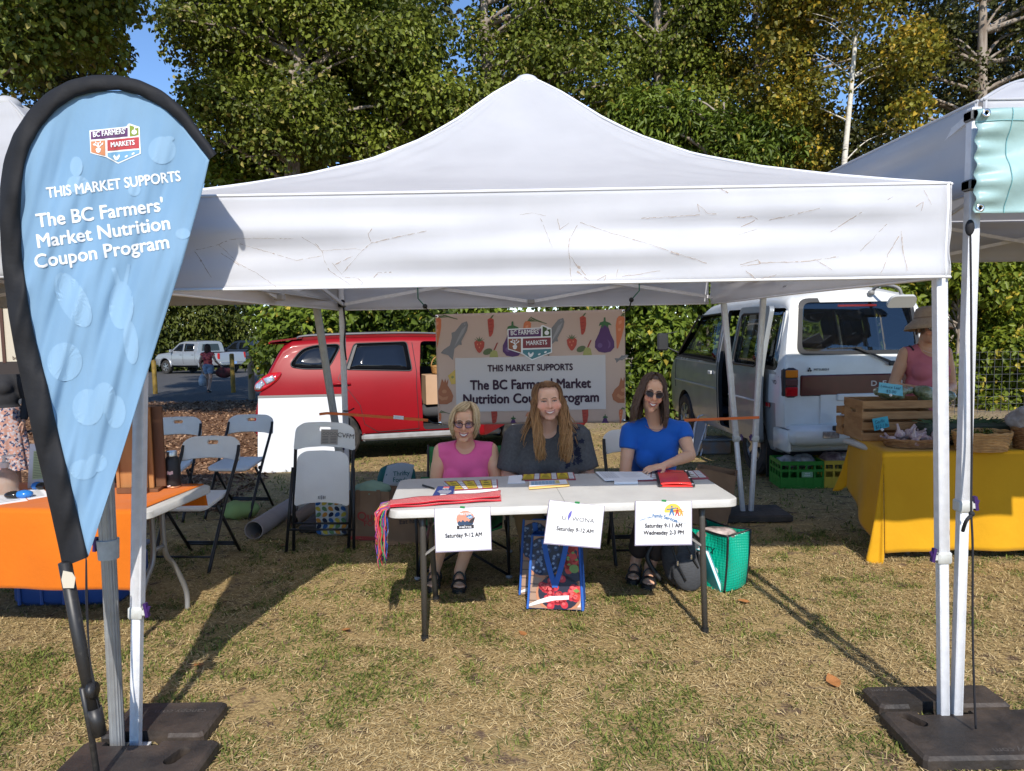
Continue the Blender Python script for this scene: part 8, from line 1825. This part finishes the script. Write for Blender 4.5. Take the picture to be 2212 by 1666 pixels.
# ================================================================== stalls left and right
def cloth_material(nm,c,c2):return mat(nm,c,.8,spec=.2,c2=c2,scale=2.2,bump=.35,bscale=9,sheen=.1)
def drape(label,name,corners,z,drops,m,seed,wav=.018,cat='tablecloth',corner=1.0):
 """corners counter-clockwise from near left; drops per side near, right, far, left (start, end)"""
 r=random.Random(seed);t=thing(name,label,cat,sum((Vector((*c,0))for c in corners),Vector())/4);C=[Vector((*c,z))for c in corners];g=MB()
 g.grid(lambda i,j:C[0].lerp(C[1],i).lerp(C[3].lerp(C[2],i),j)+Vector((0,0,.004+.0015*math.sin(13*i+5*j))),30,12)
 ph=r.uniform(0,6);path=[] # round the edge: point, outward direction, drop, how much of a corner it is
 nn=[]
 for k in range(4):
  e=(C[(k+1)%4]-C[k]).normalized();nn.append(Vector((e.y,-e.x,0)))
 for k in range(4):
  if max(drops[k])<=0:path.append(None);continue
  a,b=C[k],C[(k+1)%4];n_=max(8,int((b-a).length/.02))
  for i in range(n_+1):f=i/n_;path.append((a.lerp(b,f),nn[k],drops[k][0]+(drops[k][1]-drops[k][0])*f,0.0))
  k2=(k+1)%4
  if max(drops[k2])>0:
   for i in range(1,24):
    f=i/24;path.append((b,nn[k].lerp(nn[k2],f).normalized(),drops[k][1]*(1-f)+drops[k2][0]*f+.10*corner*math.sin(math.pi*f),math.sin(math.pi*f)))
 segs=[];cur=[]
 i0=path.index(None)if None in path else 0
 for q in path[i0:]+path[:i0]:
  if q is None:
   if cur:segs.append(cur)
   cur=[]
  else:cur.append(q)
 if cur:segs.append(cur)
 for sg in segs:
  S=[0.0]
  for p,q in zip(sg,sg[1:]):S.append(S[-1]+max((q[0]-p[0]).length,.012*max(p[3],q[3])))
  def f(i,j,sg=sg,S=S):
   k=min(len(sg)-1,int(round(i*(len(sg)-1))));p,n,d,cn=sg[k];s_=S[k]
   w=wav*j*(math.sin(7*s_+ph)+.6*math.sin(15*s_+2*ph)+.35*math.sin(2.3*s_)+1.6*cn*math.sin(42*s_+ph));out=.006*min(1,6*j)+(.03+.085*cn*j)*j
   return p+n*(out+w)+Vector((0,0,.004-d*j))
  g.grid(f,len(sg),24)
 me=g.mesh('cloth',m,rmat(t).inverted(),smooth=True);bm=bmesh.new();bm.from_mesh(me);bmesh.ops.remove_doubles(bm,verts=bm.verts,dist=.006);bm.to_mesh(me);bm.free();me=evaluated(me,[('SOLIDIFY',dict(thickness=.002))]);obj('cloth',me,t);return t
 # ---- right stall: yellow cloth
zt=.742;yfl,yfr,ybl=Z(1908,980,zt),Z(2212,987,zt),Z(1850,949,zt);yr=yfr.x+1.0
YC=[(yfl.x,yfl.y),(yr,yfl.y-.02),(yr,yfl.y+.76),(ybl.x+.02,yfl.y+.76)]
drape('mustard yellow tablecloth draped over the stall table at the right','tablecloth',YC,zt,((.68,.67),(.6,.6),(.3,.3),(.40,.64)),cloth_material('yellow_cloth',(.58,.30,.008),(.53,.265,.007)),3)
t=thing('folding_table','folding table hidden under the yellow cloth, one grey foot showing','folding table',(yfl.x+.8,yfl.y+.38,0),0,'plastic folding tables');g=MB();g.box(((yfl.x+yr)/2+.02,yfl.y+.38,.716),(yr-yfl.x-.06,.68,.045),bev=.015);g.build('tabletop',M_ptop,t)
for(x,y)in((P(1956,1200,yfl.y+.12).x,yfl.y+.10),(P(1956,1200,yfl.y+.12).x,yfl.y+.64),(yr-.2,yfl.y+.1),(yr-.2,yfl.y+.64)):g=MB();g.tube([(x,y,.70),(x,y,0)],.016,10);g.build('leg',M_tbrace,t,smooth=True)
M_crate=mat('crate_wood',(.42,.23,.10),.7,c2=(.30,.15,.06),scale=5,stretch=(1,1,5),bump=.2,bscale=20)
def wood_crate(name,label,c,L,D,H,m,rz=0.0,slats=4,group=None,holes=True):
 c=Vector(c);t=thing(name,label,'crate',c,rz,group)
 for sx in(-1,1):
  g=MB();g.box((sx*(L/2-.009),0,H/2),(.018,D-.026,H),bev=.002);me=g.mesh('end_panel',m)
  if holes:cu_=MB();cu_.prism(rounded([(-.05,-.016),(.05,-.016),(.05,.016),(-.05,.016)],.015),(sx*L/2-.1,0,H*.72),(0,1,0),(0,0,1),(1,0,0),.2);me=cut(me,[cu_.mesh('c',m)]);me.materials.clear();me.materials.append(m)
  obj('end_panel',me,t)
 gap=.022;sh=(H-gap*(slats-1))/slats
 for sy in(-1,1):
  for k in range(slats):g=MB();g.box((0,sy*(D/2-.006),sh/2+k*(sh+gap)),(L,.012,sh),bev=.002);g.build('slat',m,t,local=True)
 g=MB();g.box((0,0,.012),(L-.04,D-.03,.012));g.build('floor_board',m,t,local=True);return t
xc=P(1868,900,5.32).x;wood_crate('wooden_crate','pale slatted wooden crate on the yellow cloth behind the garlic basket',(xc+.30,5.50,zt+.006),.60,.33,.30,M_crate,R(-2),4,'wooden crates')
wood_crate('wooden_crate','smaller wooden crate peeking out behind the larger one on the yellow cloth',(xc+.19,5.72,zt+.006),.40,.10,.22,M_crate,R(0),3,'wooden crates')
# price cards
def card(label,px,y,lines,m):
 c=[P(u,v,y)for u,v in px];t=thing('price_card',label,'price card',(c[0]+c[1])/2,0,'blue price cards');f=lambda i,j,o=0.0:(c[0]*(1-i)+c[1]*i)*(1-j)+(c[3]*(1-i)+c[2]*i)*j+Vector((0,-o,0));g=MB();g.add([f(0,0),f(1,0),f(1,1),f(0,1),f(0,0,.003),f(1,0,.003),f(1,1,.003),f(0,1,.003)],[(3,2,1,0),(4,5,6,7),(0,1,5,4),(1,2,6,5),(2,3,7,6),(3,0,4,7)]);g.build('card',m,t)
 g=MB()
 for(tx,x,y_,w,h)in lines:
  v,fc=text2d(tx,1.0,.0,'LEFT',shear=.12);a1=max(p[0]for p in v);g.add([f(x+q/a1*w,y_+s_/.69*h,.0045)for q,s_ in v],fc)
 g.build('handwriting',mat('pen_ink',(.01,.02,.06),.6),t)
 g=MB();q=f(.5,-.08,.004);g.ball(q,.011,8,6);g.build('clip',M_paper,t,smooth=True)
M_card1=mat('card_sky',(.12,.42,.58),.6,c2=(.16,.50,.66),scale=30);M_card2=mat('card_teal',(.03,.30,.42),.6,c2=(.06,.38,.48),scale=12)
card('sky blue price card lying against the bags of lettuce',[(1897,848),(1950,856),(1949,832),(1899,826)],5.27,[('Lettuce Leaf',.06,.56,.86,.24),('$5.00',.30,.14,.42,.26)],M_card1)
card('teal price card clipped to the crate above the garlic',[(1889,931),(1921,922),(1917,899),(1884,905)],5.26,[('Garlic',.10,.54,.66,.28),('$12 / lb',.08,.12,.82,.28)],M_card2)
# bags of lettuce on the crate
M_let=mat('bagged_lettuce',(.10,.14,.07),.25,spec=.5,coat=.6,c2=(.26,.29,.20),scale=22,bump=.6,bscale=45,contrast=(.35,.62))
def lettuce(label,u0,u1,v0,v1,y,seed):
 c=(P(u0,v0,y)+P(u1,v1,y))/2;w=(P(u1,v1,y).x-P(u0,v1,y).x)/2;hh=(P(u0,v0,y).z-P(u0,v1,y).z)/2;g=MB();r=random.Random(seed);base=c.z-hh
 for k in range(10):g.ball(c+Vector((r.uniform(-.65,.65)*w,r.uniform(-.4,.4)*.12,r.uniform(-.6,.3)*hh)),(w*r.uniform(.3,.5),.09,hh*r.uniform(.5,.75)),14,10)
 me=fuse(g,.012,2);wrinkle(me,.008,seed,5,75)
 for v in me.vertices:v.co.z=max(v.co.z,base)
 t=thing('lettuce_bag',label,'bag of lettuce',(c.x,c.y,base),0,'bags of lettuce');put('bag',me,t,M_let)
lettuce('clear bag of lettuce on the crate behind the sky blue card',1888,1978,829,864,5.47,4);lettuce('clear bag of lettuce at the right end of the crate, by the tent legs',1972,2075,828,866,5.44,9)
# garlic in a shallow basket
gb_=Z(1985,972,zt);gbc=Vector((gb_.x+.03,gb_.y+.11,zt+.006));basket('garlic_basket','shallow dark wicker basket heaped with garlic on the yellow cloth',gbc,.19,.12,.055,M_wick,None,False,1.25,rows=5)
M_gar=mat('garlic',(.56,.46,.44),.5,c2=(.30,.19,.24),scale=26,stretch=(3,3,.5));r_=random.Random(2);g0=None
gm_=MB();gm_.lathe([(.0,0),(.018,.001),(.029,.012),(.030,.022),(.020,.036),(.009,.046),(.0065,.075),(.0075,.085),(0,.086)],(0,0,0),14);gme=gm_.mesh('garlic_bulb',M_gar,smooth=True)
for v in gme.vertices:a=math.atan2(v.co.y,v.co.x);k=1+.06*math.cos(6*a);v.co.x*=k;v.co.y*=k
for k in range(34):
 lay=k//17;a=2*math.pi*(k%17)/17*2.4;q=(.95 if(k%17)>6 else .45)*(1-.35*lay);o=obj('garlic_bulb',gme);o.location=gbc+Vector((.19*q*math.cos(a),.115*q*math.sin(a),.030+.032*lay+r_.uniform(0,.01)));o.rotation_euler=(r_.uniform(-1.3,1.3),r_.uniform(-1.3,1.3),r_.uniform(0,6));s=r_.uniform(.85,1.2);o.scale=(s,s,s);tag(o,'purple streaked garlic bulb heaped in the shallow wicker basket','garlic','garlic bulbs in the basket')
 # more baskets further right
bb_=Z(2145,982,zt);basket('wicker_basket','light wicker basket of green herbs right of the tent legs',Vector((bb_.x,bb_.y+.12,zt+.006)),.155,.11,.12,M_wick2,'wicker baskets',rim=1.2,rows=11)
hc=Vector((bb_.x-.02,bb_.y+.12,zt+.12));hb_=[(hc.x-.07,hc.y,hc.z-.01,.06),(hc.x+.03,hc.y-.01,hc.z-.01,.06),(hc.x-.11,hc.y+.02,hc.z-.01,.05)]
t=thing('herb_bunch','dark green herbs heaped in the light wicker basket','herbs',hc-Vector((0,0,.1)));me=leaf_mesh('leaves',*crown(hb_,900,.018,'cotton',77,.2,.9));me.transform(rmat(t).inverted());obj('leaves',me,t)
basket('wicker_basket','brown wicker basket cut off by the right edge of the photo',Vector((bb_.x+.42,bb_.y+.16,zt+.006)),.15,.11,.14,M_wick,'wicker baskets',rim=1.15,rows=11)
t=lump('produce_bag','crumpled clear plastic bag on the baskets at the right edge','bag',(bb_.x+.38,bb_.y+.18,zt+.20),(.17,.12,.10),mat('crumpled_plastic',(.42,.40,.41),.2,coat=.7,c2=(.25,.22,.22),scale=12,bump=.5,bscale=30),6)
t=thing('planter_tray','dark tray of thin green stems behind the light basket','tray',Vector((bb_.x,bb_.y+.42,zt)));g=MB();g.box((bb_.x+.05,bb_.y+.42,zt+.085),(.62,.18,.15),bev=.02);g.build('tray',mat('tray_dark',(.03,.045,.03),.7),t);g=MB();r_=random.Random(8)
for k in range(60):x=bb_.x-.22+r_.random()*.54;g.bar((x,bb_.y+.34+r_.random()*.1,zt+.16),(x+r_.uniform(-.2,.2),bb_.y+.34+r_.random()*.1,zt+.175+r_.uniform(0,.02)),.006,.006)
g.build('stems',mat('stem_green',(.04,.08,.03),.7),t)
# ---- left stall: orange cloth
ofr,obr=Z(318,1106,.742),Z(461,1046,.742);OX=Vector((ofr.x-obr.x,ofr.y-obr.y,0));dv=(obr-ofr);dv.z=0;dn_=dv.normalized();ol=Vector((-dn_.y,dn_.x,0)) # along the table to the left
def O(a,b,z=.74):q=ofr+ol*a+dn_*b;return Vector((q.x,q.y,z))
OD=dv.length;OT=lambda a,b,z=.74:O(2.0-a,b,z)if False else O(a,b,z)
M_or=cloth_material('orange_cloth',(.60,.145,.006),(.54,.125,.005))
def orange():
 t=thing('folding_table','white folding table under the orange cloth at the left, its right end showing','folding table',O(.9,OD/2,0),0,'plastic folding tables');pl=rounded([(0,0),(1.83,0),(1.83,OD),(0,OD)],.06,6);n=len(pl);g=MB();V=[]
 for ins,z in((.012,.692),(0,.70),(0,.733),(.008,.74)):V+=[O(x+(ins if x<.9 else-ins),y+(ins if y<OD/2 else-ins),z)for x,y in pl]
 g.add(V,[tuple(range(n-1,-1,-1)),tuple(range(3*n,4*n))]+[(k*n+i,k*n+(i+1)%n,k*n+n+(i+1)%n,k*n+n+i)for k in range(3)for i in range(n)]);g.build('tabletop',M_ptop,t,auto=50)
 for a in(.16,1.66):
  for(b,lean)in((.12,-1),(OD-.12,1)):
   g=MB();g.tube(smooth_curve([O(a,OD/2+lean*.05,.69),O(a,OD/2+lean*.055,.42),O(a,OD/2+lean*.14,.30),O(a,OD/2+lean*.24,.12),O(a,OD/2+lean*.245,0)],6),.015,10);g.build('leg',M_tbrace,t,smooth=True)
  g=MB();g.tube([O(a,OD/2-.05,.45),O(a,OD/2+.05,.45)],.012,8);g.tube([O(a,OD/2-.19,.2),O(a+(.45 if a<1 else-.45),OD/2,.66)],.011,8);g.build('brace',M_tbrace,t,smooth=True)
orange()
a_,b_,c_,d_=O(1.86,-.012),O(.055,-.012),O(.055,OD*.98),O(1.86,OD*.98)
drape('bright orange tablecloth on the left stall table behind the flag','tablecloth',[(p.x,p.y)for p in(a_,b_,c_,d_)],.742,((.41,.40),(0,0),(.14,.16),(.4,.4)),M_or,5,.010,corner=.2)
M_pine=mat('stained_pine',(.42,.19,.06),.6,c2=(.26,.10,.03),scale=4,stretch=(2,2,.35),bump=.15,bscale=12);M_wal=mat('stained_walnut',(.16,.065,.025),.6,c2=(.09,.035,.014),scale=4,stretch=(2,2,.35),bump=.15,bscale=12)
def upright_crate():
 b=Z(305,1066,.745);t=thing('wooden_box','tall open wooden box of stained boards standing on the orange cloth','crate',b);y=b.y;X=lambda u,v=1000:P(u,v,y).x
 zt_=P(330,876,y+.12).z;x0,x1=X(252),X(300)+.075;D=.26
 g=MB();g.box(((x0+X(312))/2,y+.02,.755+(zt_-.755)/2-.02),(X(312)-x0,.018,zt_-.79),bev=.003);g.build('back_board',M_pine,t)
 for(ua,ub,yo,mm,an)in((304,331,.05,M_pine,6),(332,357,.09,M_wal,6)):
  p,q=P(ua,1000,y+yo),P(ub,1000,y+yo);g=MB();g.box(((p.x+q.x)/2,y+yo,(.762+zt_)/2),(q.x-p.x-.004,.018,zt_-.766),rz=R(an),bev=.003);g.build('side_board',mm,t)
 g=MB();g.box(((x0+x1)/2,y+.13,.756),(x1-x0,D,.018),rz=R(8),bev=.002);g.build('base_board',M_wal,t);g=MB();g.box((x0,y+.12,.755+.15),(.018,.24,.3),bev=.002);g.build('side_board',M_pine,t)
 g=MB();g.bar((x0,y-.01,.765),(X(318),y-.01,.765),.018,.03);g.build('front_strip',M_wal,t)
upright_crate()
bo=Z(375,1053,.744);t=thing('water_bottle','matt black steel water bottle with stickers beside the wooden box','bottle',bo);rb=(P(390,1000,bo.y).x-P(358,1000,bo.y).x)/2;hb=P(374,985,bo.y).z-.744
g=MB();g.lathe([(rb*.95,.012),(rb,.02),(rb,hb*.86),(rb*.72,hb*.97),(rb*.62,hb),(0,hb)],bo,28);g.build('flask',mat('flask_black',(.012,.012,.013),.55),t,auto=50);g=MB();g.lathe([(rb*.95,0),(rb*.95,.013)],bo,28);g.build('base_ring',mat('copper_base',(.45,.20,.10),.4,.5),t,smooth=True)
g=MB();g.lathe([(rb*.66,hb),(rb*.66,hb*1.12),(rb*.6,hb*1.15),(0,hb*1.15)],bo,24);cp=g.build('cap',mat('steel_cap',(.55,.54,.52),.3,.9),t,auto=40);g=MB();g.tube(smooth_curve([bo+Vector((-rb*.6,-.01,hb*1.14)),bo+Vector((-rb*1.2,-.01,hb*1.10)),bo+Vector((-rb*1.05,-.01,hb*.95))],5),.004,6);g.build('loop',M_black,cp,smooth=True)
g=MB()
for(a0,a1,z0,z1)in((-1.9,-1.1,.45,.55),(-2.4,-2.1,.68,.84),(-2.2,-1.5,.07,.11)):
 g.grid(lambda i,j:bo+Vector((rb*1.015*math.cos(a0+(a1-a0)*i),rb*1.015*math.sin(a0+(a1-a0)*i),hb*(z0+(z1-z0)*j+.012*math.sin(9*i)))),8,3)
g.build('sticker',mat('sticker_pink',(.62,.50,.50),.5),t,smooth=True)
# hand sanitiser, sign stand, papers, oval staplers, tote below
sz_=Z(14,1066,.745);t=thing('sanitiser_bottle','clear pump bottle of hand sanitiser at the left edge on the orange cloth','bottle',sz_);g=MB();g.lathe([(.055,0),(.062,.01),(.062,.10),(.045,.125),(.018,.14),(.018,.155)],sz_,24);g.build('bottle',mat('clear_gel',(.55,.42,.34),.08,spec=.6,alpha=.55),t,smooth=True);g=MB();g.lathe([(.022,.15),(.022,.18),(.008,.183),(.008,.215),(0,.216)],sz_,16);g.bar(sz_+Vector((-.01,0,.213)),sz_+Vector((.07,0,.222)),.014,.010);g.build('pump',mat('pump_white',(.60,.58,.56),.3),t,smooth=False)
ss=Z(78,1055,.745);t=thing('sign_holder','acrylic sign holder with a green printed price list behind the flag','sign holder',ss);c0,c1=P(60,1058,ss.y),P(105,1055,ss.y);hgt=Vector((0,.05,P(60,962,ss.y).z-c0.z));g=MB();g.sheet(lambda i,j:c0.lerp(c1,i)+hgt*j,3,3,.006);g.build('acrylic',mat('acrylic_white',(.55,.54,.55),.2),t);g=MB();g.grid(lambda i,j:c0.lerp(c1,.22+.7*i)+hgt*(.22+.62*j)+Vector((0,-.006,0)),2,2);pp_=g.build('list',mat('list_green',(.42,.48,.26),.6),t);g=MB()
for k in range(16):g.grid(lambda i,j:c0.lerp(c1,.26+.58*i)+hgt*(.26+.036*k+.012*j)+Vector((0,-.008,0)),2,2)
g.build('list_lines',mat('list_ink',(.16,.18,.12),.7),pp_)
for lab,u,v,L_,an in(('black and blue oval stapler near the front edge of the orange cloth',40,1077,.085,.15),('smaller black and blue oval stapler beside the sign holder',86,1058,.055,2.9)):
 q=Z(u,v,.745);t=thing('oval_stapler',lab,'stapler',q,0,'blue and black oval staplers');d=Vector((math.cos(an),math.sin(an),0));M=Matrix.Rotation(an,3,'Z');g=MB();g.ball(q-d*L_*.28+Vector((0,0,.022)),(L_*.55,.032,.022),18,12,M);g.build('black_half',mat('gloss_black',(.012,.012,.012),.15),t,smooth=True);g=MB();g.ball(q+d*L_*.34+Vector((0,0,.023)),(L_*.55,.033,.023),18,12,M);g.build('blue_half',mat('gloss_blue',(.02,.16,.50),.2),t,smooth=True)
for lab,px,gz in(('white paper lying under the sanitiser bottle on the orange cloth',[(-8,1092),(60,1082),(40,1062),(-8,1068)],.7465),('white flyer lying beside the staplers on the orange cloth',[(62,1080),(108,1072),(92,1055),(40,1062)],.7468)):
 c=[Z(u,v,gz)for u,v in px];t=thing('flyer',lab,'paper',sum(c,Vector())/4,0,'papers on the orange cloth');g=MB();g.add(c+[p+Vector((0,0,.002))for p in c],[(3,2,1,0),(4,5,6,7),(0,1,5,4),(1,2,6,5),(2,3,7,6),(3,0,4,7)]);g.build('sheet',M_paper,t);g=MB();f=lambda i,j:(c[0]*(1-i)+c[1]*i)*(1-j)+(c[3]*(1-i)+c[2]*i)*j+Vector((0,0,.0035))
 for k in range(6):g.add([f(.1,.15+.12*k),f(.8,.15+.12*k),f(.8,.18+.12*k),f(.1,.18+.12*k)],[(0,1,2,3)])
 g.build('printed_lines',M_grey,t)
bt=G(150,1318);t=thing('storage_tote','blue plastic storage tote under the orange table','storage bin',(bt.x,bt.y+.22,0));g=MB();g.box((bt.x-.05,bt.y+.24,.14),(.66,.40,.28),bev=.04);g.build('bin',mat('tote_blue',(.03,.08,.28),.45),t,auto=50);g=MB()
for k in range(5):g.box((bt.x-.32+.135*k,bt.y+.035,.14),(.02,.02,.24),bev=.006)
g.build('ribs',MATS['tote_blue'],t);g=MB();g.box((bt.x-.05,bt.y+.24,.285),(.70,.44,.02),bev=.008);g.build('lid',mat('lid_grey',(.10,.11,.16),.5),t)
# cream poster hanging at the back of the left stall
p0,p1=P(-60,785,6.9),P(52,778,6.9);t=thing('cream_poster','cream poster in a dark frame hanging at the back of the left stall','poster',(p0+p1)/2);hgt=P(0,640,6.9).z-p0.z;g=MB();g.box(((p0.x+p1.x)/2,6.9,p0.z+hgt/2),(p1.x-p0.x,.01,hgt));g.build('sheet',mat('poster_cream',(.50,.45,.36),.7),t)
g=MB();g.box(((p0.x+p1.x)/2,6.9,p0.z-.05),(p1.x-p0.x+.06,.03,.12));g.box(((p0.x+p1.x)/2,6.9,p0.z+hgt+.03),(p1.x-p0.x+.06,.03,.06));g.build('frame',mat('poster_frame',(.03,.022,.02),.7),t)
g=MB();g.box((P(3,700,6.88).x,6.885,p0.z+hgt/2),(.03,.01,hgt));put_text(g,'bcfm',plane_fn((P(36,770,6.88).x,6.889,p0.z+.03),(1,0,0),(0,0,1)),.05);g.build('print',mat('poster_brown',(.07,.03,.02),.7),t)
# ---- bollards and post by the car park
M_bol=mat('bollard_yellow',(.24,.155,.015),.7,c2=(.13,.08,.01),scale=6)
for lab,u,v0,v1,y in(('faded yellow metal bollard right of the walking woman',502,764,832,24.0),('faded yellow bollard left of the walking woman, partly behind the flag',333,778,836,24.0)):
 x=P(u,800,y).x;z0=ground_z(0,y);h_=P(u,v0,y).z-z0;g=MB();g.lathe([(.075,0),(.075,h_-.03),(.05,h_),(0,h_+.005)],(x,y,z0),16);tag(g.build('bollard',M_bol,None,auto=40),lab,'bollard','yellow bollards by the car park')
x=P(541,790,21).x;z0=ground_z(0,21);g=MB();g.tube([(x,21,z0-.05),(x+.01,21,P(541,769,21).z)],[.10,.09],12);tag(g.build('wooden_post',mat('grey_wood',(.34,.25,.16),.85,c2=(.24,.17,.11),scale=6,stretch=(1,1,.2)),None,auto=40),'weathered wooden post behind the tail of the red car','post')
# ---- fallen leaves
M_dead=mat('dead_leaf',(.48,.20,.06),.7,c2=(.36,.15,.05),scale=30,trans=.2);r_=random.Random(12)
for lab,u,v,s in(('orange brown fallen leaf on the flag shadow',430,1443,.052),('curled orange leaf on the grass left of the table leg',748,1366,.05),('large curled orange leaf on the sunlit grass before the right tent leg',1800,1480,.075),('tan leaf on the grass right of the green bag',1608,1306,.065),('small brown leaf in the shade between the chairs',612,1182,.05),('rusty leaf fragment on the grass behind the chairs',595,1055,.05),('reddish leaf bits on the grass in front of the berry bag',1130,1375,.045)):
 q=G(u,v)+Vector((0,0,.012));an=r_.uniform(0,6);ca,sa=math.cos(an),math.sin(an);g=MB();cv=r_.uniform(.2,.5)
 pl=[(0,-1),(.5,-.6),(.75,0),(.5,.5),(0,1.1),(-.5,.5),(-.75,0),(-.5,-.6)]
 V=[q+Vector((0,0,.004))]+[q+Vector(((x*ca-y*sa)*s*.6,(x*sa+y*ca)*s*.6,.5*s*cv*abs(x)+.25*s*max(0,y)))for x,y in pl];g.add(V,[(0,1+k,1+(k+1)%8)for k in range(8)]);tag(g.build('fallen_leaf',M_dead,None),lab,'leaf','fallen leaves on the grass')
